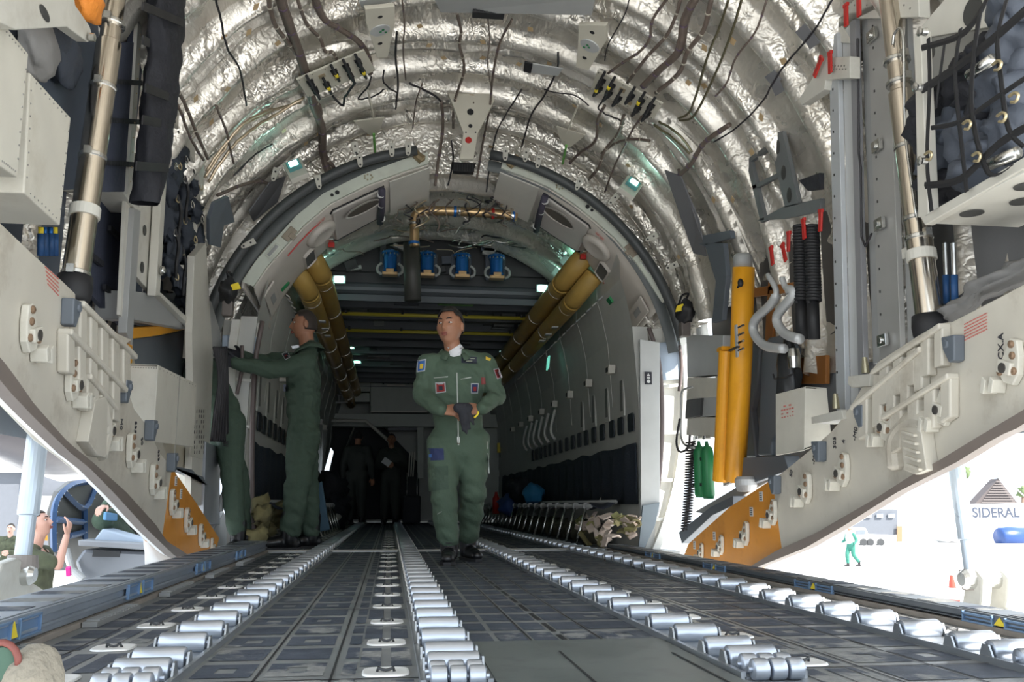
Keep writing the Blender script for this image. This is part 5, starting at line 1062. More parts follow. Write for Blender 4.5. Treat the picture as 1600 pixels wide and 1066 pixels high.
# cables: (points in the photograph, radius, kind)
CB = [([(418, -10), (428, 35), (445, 60), (460, 80), (478, 110), (488, 140)], .016, 0), ([(436, -10), (452, 40), (470, 90), (482, 130), (490, 165), (503, 200), (505, 240), (515, 275)], .026, 0), ([(462, -10), (478, 35), (500, 60), (508, 80), (520, 82), (526, 92)], .013, 0), ([(490, -10), (505, 28), (530, 45), (560, 65), (575, 90), (578, 115)], .020, 0),
      ([(335, -10), (345, 30), (355, 75), (375, 110), (385, 165)], .007, 1), ([(337, 165), (352, 200), (358, 225), (365, 255)], .009, 0), ([(488, 160), (500, 170), (503, 230), (522, 262)], .018, 0), ([(620, 50), (618, 90), (622, 130), (618, 170)], .009, 1), ([(600, 110), (600, 130), (620, 145)], .007, 1),
      ([(628, -5), (632, 40), (630, 80), (634, 125)], .006, 0), ([(705, -5), (720, 45), (718, 70), (725, 110), (710, 160), (708, 200)], .012, 0), ([(690, 160), (692, 200), (685, 250), (680, 290)], .014, 0), ([(640, 130), (680, 150), (692, 165)], .010, 1), ([(800, 30), (780, 70), (770, 120), (765, 170), (755, 220), (745, 280)], .010, 0), ([(815, 140), (790, 180), (775, 210), (765, 260), (760, 300)], .008, 1), ([(872, 82), (870, 110), (850, 150), (830, 180), (815, 230)], .009, 1),
      ([(983, 0), (975, 25), (950, 70), (945, 95)], .005, 1), ([(1045, -5), (1020, 30), (1015, 60), (1000, 80), (970, 100), (950, 115)], .010, 0), ([(1065, -5), (1045, 50), (1010, 90), (980, 130)], .012, 0), ([(1088, -5), (1070, 30), (1060, 80), (1030, 110), (1005, 135)], .022, 0), ([(1112, -5), (1100, 45), (1075, 80), (1060, 115), (1025, 145)], .016, 0),
      ([(1140, -5), (1125, 40), (1105, 90), (1080, 170), (1060, 185)], .009, 2), ([(1160, -5), (1145, 45), (1120, 110), (1085, 180), (1062, 188)], .009, 2), ([(1198, 0), (1180, 50), (1150, 90), (1135, 130), (1118, 150)], .007, 0), ([(1300, 0), (1270, 50), (1220, 110), (1190, 160), (1150, 200), (1115, 222)], .006, 1),
      ([(945, 165), (935, 185), (930, 220), (905, 240), (890, 255)], .013, 0), ([(975, 180), (965, 210), (945, 235), (935, 262), (920, 280)], .014, 0), ([(1005, 180), (990, 200), (975, 230), (960, 260), (945, 300)], .009, 0), ([(1015, 220), (985, 218), (960, 225), (940, 240)], .013, 0), ([(1140, 195), (1110, 215), (1095, 230), (1080, 255), (1060, 275)], .018, 0), ([(1060, 265), (1065, 285), (1080, 310)], .012, 0), ([(940, 160), (935, 170), (950, 180), (975, 190)], .007, 1), ([(1030, 190), (1060, 210), (1082, 238)], .010, 2), ([(1022, 195), (1050, 215), (1078, 240)], .010, 2),
      ([(270, 128), (290, 165), (308, 210), (325, 248)], .012, 0), ([(262, 138), (280, 170), (300, 220), (318, 250)], .010, 0), ([(320, 278), (345, 240), (375, 200), (420, 175), (470, 160)], .012, 3), ([(325, 285), (355, 240), (390, 205), (430, 180), (475, 152)], .012, 3), ([(322, 268), (352, 225), (385, 190), (425, 170)], .010, 3), ([(340, 305), (400, 283), (430, 295), (437, 305)], .014, 0), ([(365, 275), (395, 245), (425, 225)], .007, 1), ([(555, 130), (540, 150), (535, 165), (520, 150)], .010, 1), ([(580, 120), (575, 135), (560, 155), (585, 150), (600, 140)], .007, 1), ([(660, 130), (650, 160), (645, 200)], .006, 0), ([(740, 160), (735, 200), (742, 245)], .007, 0), ([(705, 220), (708, 250), (700, 290)], .008, 1), ([(850, 140), (870, 145), (900, 150), (920, 165)], .006, 1), ([(760, 5), (765, 60), (762, 100), (768, 140)], .005, 0)]
CM = [CABLE, CABLEB, mat('olive_pipe', (.20, .18, .11), .35, metal=.7), mat('tan_pipe', (.52, .42, .30), .3, metal=.7)]
KN = ['brown cable harness', 'thin black cable', 'slim olive metal pipe', 'tan metal pipe']
for k, (l, r, m) in enumerate(CB):
    P = smoothpath([WV(a, b, .13 + r + .01 * (k % 3)) for a, b in l], 6)
    P = [p + vn(p) * (.012 * noise.noise(Vector((i * .5, k, 0)))) for i, p in enumerate(P)]
    root = empty('cable_harness' if m < 2 else 'metal_pipe', P[0], None)
    mx, my = l[len(l) // 2]; hz = 'far left' if mx < 380 else 'left' if mx < 560 else 'left of centre' if mx < 690 else 'centre' if mx < 830 else 'right of centre' if mx < 980 else 'right' if mx < 1100 else 'far right'
    ht = 'near the top' if my < 70 else 'upper part' if my < 150 else 'lower part'
    tag(root, f'{KN[m]} running over the silver vault, {hz}, {ht}', 'cable' if m < 2 else 'pipe', f'{KN[m]}s on the vault, {hz}, {ht}')
    mb = MB(); mb.tube(P, r, 8); mb.build('sleeve', CM[m], root, smooth=True)
    if m == 0:
        q = MB()
        for i in range(3, len(P) - 1, 4): q.lathe(P[i], P[i + 1] - P[i], [(0, r * 1.18), (.012, r * 1.18)], 8)
        q.build('ties', mat('tie_purple', (.12, .08, .13), .5) if k % 2 else mat('tie_cream', (.5, .46, .38), .5), root)
    if r > .019:
        for s_ in (-1, 1):
            mb = MB(); mb.tube([p + Vector((s_ * r * .9, 0, 0)) + vn(p) * -.004 for p in P], r * .5, 6); mb.build('wires', CABLE, root, smooth=True)
# tape patches on the foil
rr = random.Random(4)
tapes = [(300, 150), (345, 55), (262, 105), (384, 45), (395, 5), (302, 185), (350, 135), (430, 135), (430, 62), (325, 187), (440, 200), (475, 220), (495, 205), (575, 205), (670, 65), (693, 85), (655, 35), (738, 145), (755, 60), (755, 85), (812, 95), (860, 95), (830, 40), (985, 87), (940, 190), (985, 255), (1150, 60), (1160, 155), (1180, 235), (1105, 130), (1080, 125), (1230, 92), (1195, 180), (900, 160), (1065, 400), (990, 320), (1105, 70), (768, 225), (1120, 310), (1150, 310)]
for k, (px, py) in enumerate(tapes):
    p = WV(px, py, .055 if k % 2 else .10); n_ = vn(p); t = Vector((0, 1, 0)); w = n_.cross(t); a = rr.uniform(-.5, .5); t, w = t * math.cos(a) + w * math.sin(a), w * math.cos(a) - t * math.sin(a)
    s_ = .028; p = p + n_ * .03; mb = MB(); mb.prism([p - t * s_ - w * s_ * .7, p + t * s_ - w * s_ * .7, p + t * s_ + w * s_ * .7, p - t * s_ + w * s_ * .7], n_ * .002)
    thing(mb, 'tape_patch', TAPE, 'small tan tape patch stuck on the silver insulation', 'tape', 'tan tape patches on the insulation')
for k, l in enumerate(([(1243, 50), (1258, 36), (1273, 55), (1258, 68)], [(1257, 62), (1271, 51), (1282, 66), (1266, 77)], [(1195, 120), (1210, 109), (1222, 124), (1208, 135)], [(1204, 132), (1218, 124), (1226, 142), (1212, 150)])):
    thing(vplate(l, .13, .003), 'tape_patch', GTAPE, f'grey tape square on the upper right insulation, {ORD[k]} counted downwards', 'tape', 'grey tape squares on the insulation')
# connector panels
def conn(quad, n, rows, lab, seed):
    P = [WV(a, b, .20) for a, b in quad]; c = sum(P, Vector()) / 4; n_ = vn(c); root = empty('connector_panel', c, lab, 'connector panel')
    mb = MB(); mb.prism(P, n_ * .015); mb.build('plate', CW, root, bevel=.003)
    rr = random.Random(seed)
    U = P[1] - P[0]; V = P[3] - P[0]; fn = n_
    for j in range(rows):
        for i in range(n):
            q = P[0] + U * ((i + .8) / (n + .6)) + V * ((j + .72) / (rows + .45)) + n_ * .016; u = U.normalized(); v = V.normalized(); full = (i * 3 + j * 5 + seed) % 4 != 0
            mb = MB(); s_ = .026; mb.prism([q - u * s_ - v * s_, q + u * s_ - v * s_, q + u * s_ + v * s_, q - u * s_ + v * s_], n_ * .004); mb.build('socket', BLACK if full else mat('socket_tan', (.35, .28, .18), .5), root)
            if full:
                mb = MB(); mb.lathe(q, n_, [(0, .022), (.04, .024), (.05, .017), (.075, .012)], 10); e = q + n_ * .07; d = -V.normalized(); mb.tube(smoothpath([e, e + n_ * .03 + d * .02, e + d * .09, e + d * .16 - n_ * .05], 4), .011, 6); mb.build('plug', BLACK, root, smooth=False)
                if (i + j + seed) % 3 == 0: mb = MB(); mb.lathe(e + d * .06 + n_ * .01, d, [(0, .015), (.03, .013)], 8); mb.build('yellow_boot', YEL, root)
    mb = MB()
    for i in range(6):
        for cc in (P[0].lerp(P[1], .03 + i * .188) + V * .06, P[3].lerp(P[2], .03 + i * .188) - V * .06): mb.lathe(cc + n_ * .015, n_, [(0, .005), (.003, .005)], 8)
    mb.build('screws', STEEL, root)
conn([(462, 122), (568, 76), (586, 108), (480, 150)], 5, 2, 'cream connector panel full of black plugs, upper left of the vault', 1)
conn([(935, 108), (1037, 160), (1022, 185), (925, 137)], 6, 2, 'cream connector panel full of black plugs, upper right of the vault', 2)
# triangular roof brackets with perforated discs
for k, (l, dc, hl, lab) in enumerate((([(568, 8), (615, 4), (615, 32), (604, 85), (588, 85), (570, 30)], (592, 41), [(592, 20), (592, 62)], 'left'), ([(906, 34), (950, 34), (950, 58), (922, 105), (902, 100), (906, 60)], (924, 66), [(928, 45), (916, 85)], 'right'))):
    p = WV(*dc, .22); root = empty('roof_bracket', p, f'tapered cream roof bracket with a green-dotted disc, {lab} one of two at the vault top', 'bracket')
    vplate(l, .22, .03).build('plate', CW, root, bevel=.004); n_ = vn(p)
    mb = MB(); q = p + n_ * .031; mb.lathe(q, n_, [(0, .075), (.006, .07)], 26); mb.build('disc', PALE, root)
    mb = MB(); u = Vector((1, 0, 0)); v = n_.cross(u).normalized()
    for i in range(5): mb.lathe(q + n_ * .006 + u * (-.035 + .018 * i) + v * (.015 if i % 2 else -.015), n_, [(0, .010), (.002, .010)], 8)
    mb.build('green_dots', GREEN, root)
    mb = MB()
    for h in hl: mb.lathe(WV(*h, .22) + vn(WV(*h, .22)) * .03, n_, [(0, .018), (.003, .018)], 12)
    mb.build('holes', BLACK, root)  # black discs painted in place of the shaded bracket holes
root = empty('centre_bracket', WV(735, 170, .2), 'large cream V-shaped bracket hanging at the centre of the vault top', 'bracket')
(lambda q: (q.prism([WY(a, b, 7.45) for a, b in ((700, 146), (770, 146), (772, 158), (747, 208), (740, 248), (718, 248), (724, 208), (706, 160))], (0, .05, 0)), q)[1])(MB()).build('plate', CW, root, bevel=.005)
mb = MB(); n_ = Vector((0, -1, 0))
for (x, y, r) in ((735, 175, .03), (735, 197, .018), (728, 207, .007), (743, 207, .007)): mb.lathe(WY(x, y, 7.449), n_, [(0, r), (.003, r)], 16)
mb.build('holes', BLACK, root); mb = MB(); mb.lathe(WY(732, 219, 7.449), n_, [(0, .03), (.006, .028)], 18); mb.build('red_disc', RED, root)  # the bracket holes are black discs painting their inner shade
for lab, l, st in (('left', [(552, 188), (600, 182), (592, 205), (584, 212), (574, 208)], ((575, 142), (584, 185))), ('right', [(870, 196), (915, 210), (893, 228), (885, 230), (878, 222)], ((903, 165), (885, 208)))):
    c = WV(*l[3], .2); root = empty('triangular_bracket', c, f'small cream triangular bracket with a rod and green foot, {lab} of the centre bracket', 'bracket'); vplate(l, .2, .012).build('plate', CW, root, bevel=.003)
    mb = MB(); mb.tube([WV(*st[0], .2), WV(*st[1], .21)], .009, 8); mb.build('rod', CW, root)
    x, y = l[3]; mb = MB(); mb.tube([WV(x, y - 3, .22), WV(x + (2 if lab == 'left' else -6), y + 26, .24)], .011, 8); mb.build('green_foot', mat('lime_green', (.16, .42, .10), .5), root)
    mb = MB(); n_ = vn(c); q = WV(x, y - 9, .2) + n_ * .013
    for i in range(6): mb.lathe(q + Vector((.022 * math.cos(i * 1.05), .022 * math.sin(i * 1.05), 0)), n_, [(0, .005), (.003, .005)], 6)
    mb.build('bolts', STEEL, root)
for (a, b, w, h, lab) in ((724, 264, .20, .08, 'black ribbed terminal box under the centre bracket'), (763, 18, .22, .07, 'black ribbed box at the top picture edge beside the grey ceiling channel')):
    p = WV(a, b, .3); root = empty('terminal_box', p, lab, 'box'); mb = MB(); mb.box(p, (w, .08, h)); mb.box(p + Vector((0, 0, h / 2)), (w * 1.15, .1, .012)); mb.build('case', BLACK, root, bevel=.004)
    mb = MB()
    for k in range(8): mb.box(p + Vector((-w * .42 + k * w * .12, -.042, 0)), (.006, .006, h * .8))
    mb.build('ribs', DARKM, root)
mb = vplate([(678, -14), (932, -14), (926, 14), (690, 10)], .22, .05); thing(mb, 'ceiling_channel', GREY, 'long grey channel crossing the top of the vault at the picture edge', 'channel', bevel=.006)
for k, (l, m, lab) in enumerate((([(820, 95), (833, 98), (830, 113), (818, 110)], BLACK, 'small black rectangle on the insulation right of the centre line'), ([(833, 98), (880, 106), (872, 117), (831, 112)], PALE, 'pale grey strip plate on the insulation right of the centre line'), ([(1040, 265), (1065, 275), (1092, 340), (1105, 400), (1085, 395), (1062, 330)], GTAPE, 'dark grey sheet standing for dark folds on the lower right vault beside the ribs'), ([(560, 0), (618, -12), (618, 0), (565, 10)], PALE, 'pale plate above the left roof bracket'), ([(488, 300), (500, 292), (480, 330), (470, 345), (455, 350)], GTAPE, 'grey sheet standing for dark folds beside the left flood lamp'))):  # the grey tape-toned sheets stand for dark folded regions of the blanket
    thing(vplate(l, .17, .012), 'cover_plate', m, lab, 'plate', bevel=.002)
mb = vplate([(420, 285), (445, 275), (432, 315), (395, 345), (388, 330)], .15, .012); thing(mb, 'cover_plate', GTAPE, 'grey sheet standing for dark folds on the lower left vault under the bent pipe', 'plate')  # grey sheet painted in for a dark folded region of the blanket
mb = vplate([(330, 315), (352, 305), (362, 345), (345, 350), (340, 385), (322, 380), (322, 340)], .2, .03); thing(mb, 'wall_bracket', BLUEG, 'blue-grey drilled bracket right of the left gear rack', 'bracket', bevel=.004)
# wiring clutter in the gap above the gold pipe and around the blue cylinders
rr = random.Random(9)
for k in range(46):
    x0 = rr.uniform(630, 800) if k < 22 else rr.uniform(520, 880); y0 = rr.uniform(300, 330) if k < 22 else rr.uniform(345, 400); Y = 8.5 if k < 22 else 9.7
    P = [WY(x0, y0, Y)]
    for j in range(5): x0 += rr.uniform(-16, 16) if k < 22 else rr.choice((-1, 1)) * (k % 2 * 2 - 1) * 8 + (k % 2 * 2 - 1) * 14; y0 += rr.uniform(2, 12) if k < 22 else rr.uniform(-5, 7); P.append(WY(x0, y0, Y + rr.uniform(-.08, .08)))
    mb = MB(); mb.tube(smoothpath(P, 4), rr.choice((.005, .007, .010)), 6)
    thing(mb, 'loose_wire', rr.choice((CABLEB, CABLE, MATS['tan_pipe'], STEEL)), 'thin wire in the tangle between arch gap and blue cylinders', 'wire', 'tangled wires behind the arch gap', smooth=True)
for k in range(18):
    px = rr.uniform(520, 880); py = rr.uniform(350, 425); p = WY(px, py, 10.15); mb = MB(); mb.box(p, (rr.uniform(.06, .2), .06, rr.uniform(.04, .12)), (0, rr.uniform(-.4, .4), 0))
    thing(mb, 'junction_box', rr.choice((DKBLUE, GREY, DARKM, STEEL)), 'small metal junction box mounted behind the blue cylinders', 'junction box', 'junction boxes behind the blue cylinders', bevel=.004)
# ================================================================ INSIDE THE HOLD
WIN = mat('dark_window_cover', (.020, .024, .032), .5)  # dark covers of the window row along the hold walls
wx = [1098, 1025, 965, 898, 838, 785, 738, 692, 650, 608, 570, 533, 500, 470, 440, 415]; wy = [80, 105, 132, 165, 180, 195, 213, 230, 235, 258, 268, 280, 290, 300, 310, 320]
for s, nm in ((1, 'right'), (-1, 'left')):
    for k in range(16):
        c = WX(740 + wx[k] / 4.443, 640 + wy[k] / 4.443, 2.225); X = XC + s * 1.722; mb = MB(); h, w = .085, .10 * (1 if k < 4 else .95); q = []
        for (cy, cz, a0) in ((w - .03, h - .03, 0), (-w + .03, h - .03, 90), (-w + .03, -h + .03, 180), (w - .03, -h + .03, 270)):
            for j in range(4): a = math.radians(a0 + 30 * j); q.append(Vector((X, c.y + cy + .03 * math.cos(a), 1.13 + cz + .03 * math.sin(a))))
        mb.prism(q, (-s * .012, 0, 0)); thing(mb, 'window_cover', WIN, f'dark rounded rectangle in the row along the {nm} hold wall, {ORD[k]} from the door', 'wall panel', f'dark rectangles along the {nm} hold wall')
    mb = MB(); rows = []
    for j in range(120):
        y = 8.0 + j * .083; ztop = .93 + .012 * math.sin(j * .5) - .012 * abs(math.sin(j * .33)); wv = .012 * math.sin(j * 1.1) + .01 * noise.noise(Vector((j * .3, 0, s)))
        rows.append([Vector((XC + s * (1.715 + wv * q), y, ztop * (1 - t) + .38 * t)) for t, q in ((0, .3), (.15, 1), (.5, 1.2), (1, 1.4))])
    mb.grid(rows); o = thing(mb, 'wall_curtain', mat('curtain_dark_blue', (.026, .034, .050), .8, bump=.3), f'long dark blue fabric curtain along the lower {nm} hold wall', 'curtain', smooth=True); so = o.modifiers.new('t', 'SOLIDIFY'); so.thickness = .005
    # folded seats: top rail, ring ends and slanted legs
    root = empty('folded_seat_row', (XC + s * 1.5, 8.3, .38), f'row of folded troop seats with slanted metal legs along the {nm} hold wall', 'seats')
    for (dx, z) in ((1.60, .40), (1.36, .36)):
        mb = MB(); mb.tube([(XC + s * dx, 8.35, z), (XC + s * dx, 18.5, z)], .020, 10); mb.build('rail', GREY, root, smooth=True)
    mb = MB(); rows = [[Vector((XC + s * (1.36 + .24 * t), 8.35 + j * .25, .37 + .02 * t - .05 * math.sin(PI * t) + .01 * math.sin(j * 2.1))) for t in (0, .25, .5, .75, 1)] for j in range(40)]; mb.grid(rows); o = mb.build('seat_fabric', mat('seat_navy', (.035, .04, .06), .8), root, smooth=True); so = o.modifiers.new('t', 'SOLIDIFY'); so.thickness = .01
    for k in range(20):
        y = 8.55 + k * .5; mb = MB(); mb.tube([(XC + s * 1.36, y, .36), (XC + s * 1.30, y - .06, .2), (XC + s * 1.24, y - .1, .02)], .014, 8); mb.build('leg', STEEL, root, smooth=True)
        mb = MB(); mb.lathe((XC + s * 1.36, y - .02, .36), (0, 1, 0), [(0, .036), (.03, .036)], 14); mb.build('joint', GREY, root)
    # brackets and wall details
    for k in range(8):
        y = 8.6 + k * 1.05; mb = MB(); X = XC + s * 1.69; mb.prism([(X, y, 1.74), (X, y + .16, 1.74), (X, y + .13, 1.66), (X, y + .03, 1.66)], (-s * .07, 0, 0)); mb.box((X - s * .072, y + .08, 1.70), (.004, .09, .05), mi=1)
        thing(mb, 'wall_outlet', [CREAM, BLACK], f'small cream outlet box high on the {nm} hold wall, {ORD[k]} from the door', 'outlet', f'outlet boxes on the {nm} hold wall', bevel=.003)
    for k in range(4):
        y = 8.5 + k * .62; X = XC + s * 1.727; mb = MB(); mb.box((X, y, 1.42), (.02, .16, .40)); mb.box((X - s * .012, y, 1.42), (.006, .09, .30), mi=1); thing(mb, 'wall_recess', [WALLP, mat('recess_grey', (.16, .16, .15), .6)], f'tall narrow recess panel on the {nm} hold wall, {ORD[k]} from the door', 'wall panel', f'recess panels on the {nm} hold wall', bevel=.003)
    for k in range(6):
        y = 11.8 + k * .5; mb = MB(); mb.tube(smoothpath([(XC + s * 1.66, y, 1.62), (XC + s * 1.60, y, 1.35), (XC + s * 1.66, y, 1.22)], 4), .02, 8); thing(mb, 'wall_strut', WALLP, f'curved grey strut in the row on the {nm} hold wall, {ORD[k]} from the door', 'strut', f'curved struts on the {nm} hold wall', smooth=True)
mb = MB(); c = WX(953, 470, 2.02); mb.box(c, (.02, .11, .06), (0, -.6, 0)); thing(mb, 'green_sign', GREEN, 'small green sign high on the right hold wall near the arch', 'sign')
mb = MB(); c = WX(858, 567, 1.98); mb.prism([c + Vector((0, -.08, .08)), c + Vector((0, .05, .06)), c + Vector((0, .12, -.08)), c + Vector((0, .0, -.06))], (-.02, 0, 0)); thing(mb, 'glowing_sign', mat('sign_teal_glow', (.2, .7, .6), .4, emit=(.2, .8, .6), estr=.5), 'small teal glowing sign halfway along the right hold wall', 'sign')
mb = MB(); c = WX(446, 448, -.98); mb.box(c, (.02, .12, .03), (.9, .5, 0)); thing(mb, 'green_sign', GREEN, 'small green sign high on the left hold wall above the reaching man', 'sign')
for k in range(22):
    for s in (1, -1):
        if s < 0 and k > 9: continue
        y = 8.7 + k * .28; mb = MB(); mb.box((XC + s * 1.578, y, 2.44), (.012, .10, .10), (0, s * .9, 0)); thing(mb, 'edge_bracket', CREAM if k % 2 else GREY, f'small bracket along the top edge of the {"right" if s > 0 else "left"} hold wall', 'bracket', f'brackets along the {"right" if s > 0 else "left"} top edge')
# strap pile and bags
CAM1 = mat('camo_straps', (.19, .165, .075), .8, var=.5, vscale=14); PAPER = mat('pale_board', (.55, .45, .38), .7, var=.15)
rr = random.Random(31)
for k in range(44):
    px = rr.uniform(905, 992); py = rr.uniform(790, 846); 
    if py < 800 + abs(px - 950) * .3: py += 16
    p = WX(px, py, 1.98 - (py - 790) * .003); p.z = max(p.z, .05); m_ = rr.choice((CAM1, PAPER, PAPER, mat('khaki_web', (.30, .29, .12), .8)))
    mb = MB(); L = rr.uniform(.08, .17); M = Euler((rr.uniform(-.8, .8), rr.uniform(-.8, .8), rr.uniform(0, 3))).to_matrix(); u = M @ Vector((1, 0, 0)); v = M @ Vector((0, 1, 0)); w = M @ Vector((0, 0, 1))
    rows = [[p + u * (t - .5) * L + w * (.03 * math.sin(t * 3 + k)) + v * q for q in (-.035, .035)] for t in (0, .25, .5, .75, 1)]; mb.grid(rows); o = mb.build('folded_strap', m_); so = o.modifiers.new('t', 'SOLIDIFY'); so.thickness = .014
    tag(o, 'folded khaki or tan strap in the sunlit heap at the right door', 'strap', 'straps in the heap at the right door')
for k in range(16):
    px = rr.uniform(396, 438); py = rr.uniform(790, 838); p = WX(px, py, -1.08 + rr.uniform(-.05, .05)); p.z = max(p.z, .06); mb = MB(); mb.blob(p, (.07, .1, .05), 7, rot=Euler((rr.random(), rr.random(), 0)).to_matrix(), lump=.8, seed=k)
    thing(mb, 'netting_bundle', CAM1, 'brown and khaki netting bundle on the floor behind the reaching man', 'netting', 'netting bundles at the left door', smooth=True)
for k in range(26):
    p = Vector((rr.uniform(1.92, 2.1), 8.75 + k * .2, .10)); mb = MB(); mb.blob(p, (.11, .13, .10), 7, lump=.7, seed=90 + k); thing(mb, 'stowed_bundle', mat('camo_dark', (.06, .055, .035), .8, var=.5, vscale=10), 'dark camouflage bundle under the folded seats on the right', 'bundle', 'bundles under the right seats', smooth=True)
for (px, py, X, w, m, lab) in ((834, 772, 2.0, .16, mat('bright_blue_bag', (.02, .16, .32), .7), 'bright blue bag on the right seats near the front of the hold'), (812, 765, 1.9, .2, BLACKF, 'dark backpack left of the bright blue bag'), (795, 790, 1.8, .18, mat('dark_blue_bag', (.02, .05, .16), .7), 'dark blue bag on the floor at the right front of the hold')):
    p = WX(px, py, X); mb = MB(); mb.blob(p, (w * .9, w * 1.3, w * .9), 10, lump=.5, seed=int(px)); thing(mb, 'bag', m, lab, 'bag', smooth=True)
# front bulkhead
BG = mat('galley_grey', (.38, .40, .37), .55)
def bplate(name, pts, Y, th, m, lab, cat): mb = MB(); mb.prism([WY(a, b, Y) for a, b in pts], (0, th, 0)); return thing(mb, name, m, lab, cat, bevel=.006)
root = empty('upper_locker', WY(620, 610, 18.7), 'large grey locker above the front bulkhead passage', 'locker')
mb = MB(); mb.prism([WY(a, b, 18.7) for a, b in ((579, 576), (672, 576), (672, 644), (579, 644))], (0, .6, 0)); mb.build('case', BG, root, bevel=.01)
mb = MB(); mb.prism([WY(a, b, 18.68) for a, b in ((579, 575), (618, 575), (618, 577), (579, 577))], (0, .02, 0)); mb.prism([WY(a, b, 18.68) for a, b in ((604, 601), (633, 601), (633, 603.5), (604, 603.5))], (0, .02, 0)); mb.prism([WY(a, b, 18.68) for a, b in ((579, 642), (668, 642), (668, 644.5), (579, 644.5))], (0, .02, 0)); mb.build('trim_strips', CREAM, root)
for x in (599, 638): mb = MB(); mb.box(WY(x, 594, 18.68), (.03, .03, .18)); mb.build('latch', BLACK, root)
bplate('bulkhead_beam', [(500, 646), (830, 648), (830, 668), (500, 666)], 18.6, .3, BG, 'long grey beam across the front bulkhead under the upper locker', 'beam')
bplate('upper_box', [(556, 592), (578, 592), (578, 612), (556, 612)], 18.7, .4, BG, 'small grey box left of the large upper locker', 'box')
bplate('upper_box', [(552, 614), (578, 614), (578, 628), (552, 628)], 18.7, .4, BG, 'small grey box under the other one left of the upper locker', 'box')
root = empty('stowage_cage', WY(527, 610, 18), 'dark tubular cage at the upper left of the front bulkhead', 'cage')
for k in range(4): mb = MB(); mb.tube(smoothpath([WY(508, 592 + k * 12, 18.2), WY(535, 593 + k * 12, 18.1), WY(548, 600 + k * 8, 18.2), WY(550, 630, 18.3)], 4), .02, 6); mb.build('bar', GREY, root, smooth=True)
for x in (516, 530, 542): mb = MB(); mb.tube([WY(x, 592, 18.15), WY(x, 630, 18.15)], .018, 6); mb.build('upright', GREY, root)
mb = MB(); mb.tube([WY(512, 657, 18.2), WY(572, 658, 18.2), WY(608, 690, 18.2), WY(610, 700, 18.2)], .035, 8); thing(mb, 'bent_rail', CREAM, 'pale rail bent downwards above the two figures at the front', 'rail', smooth=True)
mb = MB(); mb.tube([WY(553, 668, 18.3), WY(536, 715, 18.3)], .02, 8); thing(mb, 'slanted_rail', STEEL, 'thin slanted rail left of the standing figure at the front', 'rail')
bplate('doorway_shade', [(500, 668), (600, 668), (655, 725), (655, 812), (500, 812)], 19.3, .05, mat('doorway_shade_paint', (.02, .022, .025), .7), 'dark sheet painted for the shaded passage in the front bulkhead', 'doorway')  # flat dark sheet paints the shade of the passage
bplate('equipment_shelf', [(606, 660), (652, 660), (652, 673), (606, 673)], 18.8, .2, DARKM, 'dark equipment shelf below the bulkhead beam', 'shelf')
bplate('side_door', [(652, 662), (662, 662), (662, 748), (652, 748)], 18.75, .1, BG, 'narrow grey door edge beside the main figure on the bulkhead', 'door')
bplate('front_door', [(742, 668), (781, 668), (778, 812), (742, 812)], 18.75, .1, BG, 'grey door in the front bulkhead right of the main figure', 'door')
mb = MB(); mb.tube([WY(742, 669, 18.7), WY(781, 669, 18.7), WY(778, 812, 18.7)], .014, 6); thing(mb, 'door_edge_trim', STEEL, 'bright metal edge around the grey door on the right of the front bulkhead', 'trim')
for k in range(3): mb = MB(); mb.tube([WY(640.5 + k * 3.5, 706, 18.4), WY(638.5 + k * 3.4, 745, 18.4)], .016, 6); thing(mb, 'white_strap', CREAM, f'{ORD[k]} of three white straps hanging beside the seated-height locker at the front', 'strap', 'white straps at the front')
root = empty('trolley_case', WY(643, 798, 17.6), 'black trolley case standing right of the figures at the front', 'suitcase')
mb = MB(); c = WY(643, 796, 17.6); mb.box(Vector((c.x, c.y, .28)), (.34, .24, .52)); mb.build('case', BLACKF, root, bevel=.03)
for s in (-1, 1): mb = MB(); mb.tube([(c.x + s * .1, c.y, .54), (c.x + s * .1, c.y, .98)], .012, 8); mb.build('handle_bar', STEEL, root)
root = empty('fire_extinguisher', WY(786, 700, 18.4), 'dark extinguisher bottle with a yellow tag on the front bulkhead', 'extinguisher')
mb = MB(); mb.lathe(WY(786, 684, 18.5), (0, 0, -1), [(0, .02), (.05, .03), (.1, .07), (.4, .07), (.45, .04)], 16); mb.build('bottle', DARKM, root, smooth=True); mb = MB(); mb.box(WY(780, 700, 18.4), (.08, .05, .2)); mb.build('yellow_tag', YEL, root, bevel=.01)
mb = MB(); mb.lathe(WX(775, 803, 1.75) * 1.0, (0, 0, 1), [(0, .06), (.25, .06), (.3, .03), (.36, .02)], 14); thing(mb, 'red_extinguisher', RED, 'red bottle standing on the floor right of the main figure', 'extinguisher', smooth=True)
mb = MB(); c = WY(806, 732, 17.5); mb.box(c, (.16, .1, .12)); mb.box(c + Vector((0, -.055, 0)), (.12, .01, .07), mi=1); thing(mb, 'orange_lamp', [DARKM, mat('lamp_orange', (.6, .15, .05), .5, emit=(1, .25, .08), estr=.3)], 'small box lamp with a dull orange window on the right front wall', 'lamp')
bplate('wall_plate', [(800, 742), (818, 742), (816, 765), (800, 770)], 17.6, .05, CREAM, 'short pale panel below the orange lamp box', 'panel')
bplate('curved_cabinet', [(800, 650), (828, 640), (830, 720), (803, 728)], 17.8, .3, mat('cabinet_curved', (.27, .275, .25), .55), 'pale curved cabinet at the right front corner of the hold', 'cabinet')
mb = MB(); mb.prism([WY(497, 755, 8.9), WY(503, 752, 8.9), WY(515, 828, 8.9), WY(496, 832, 8.9)], (0, .05, 0)); thing(mb, 'blue_cloth', mat('dull_blue_cloth', (.06, .12, .18), .8), 'dull blue cloth hanging just behind the reaching man\'s legs', 'cloth', bevel=.01)
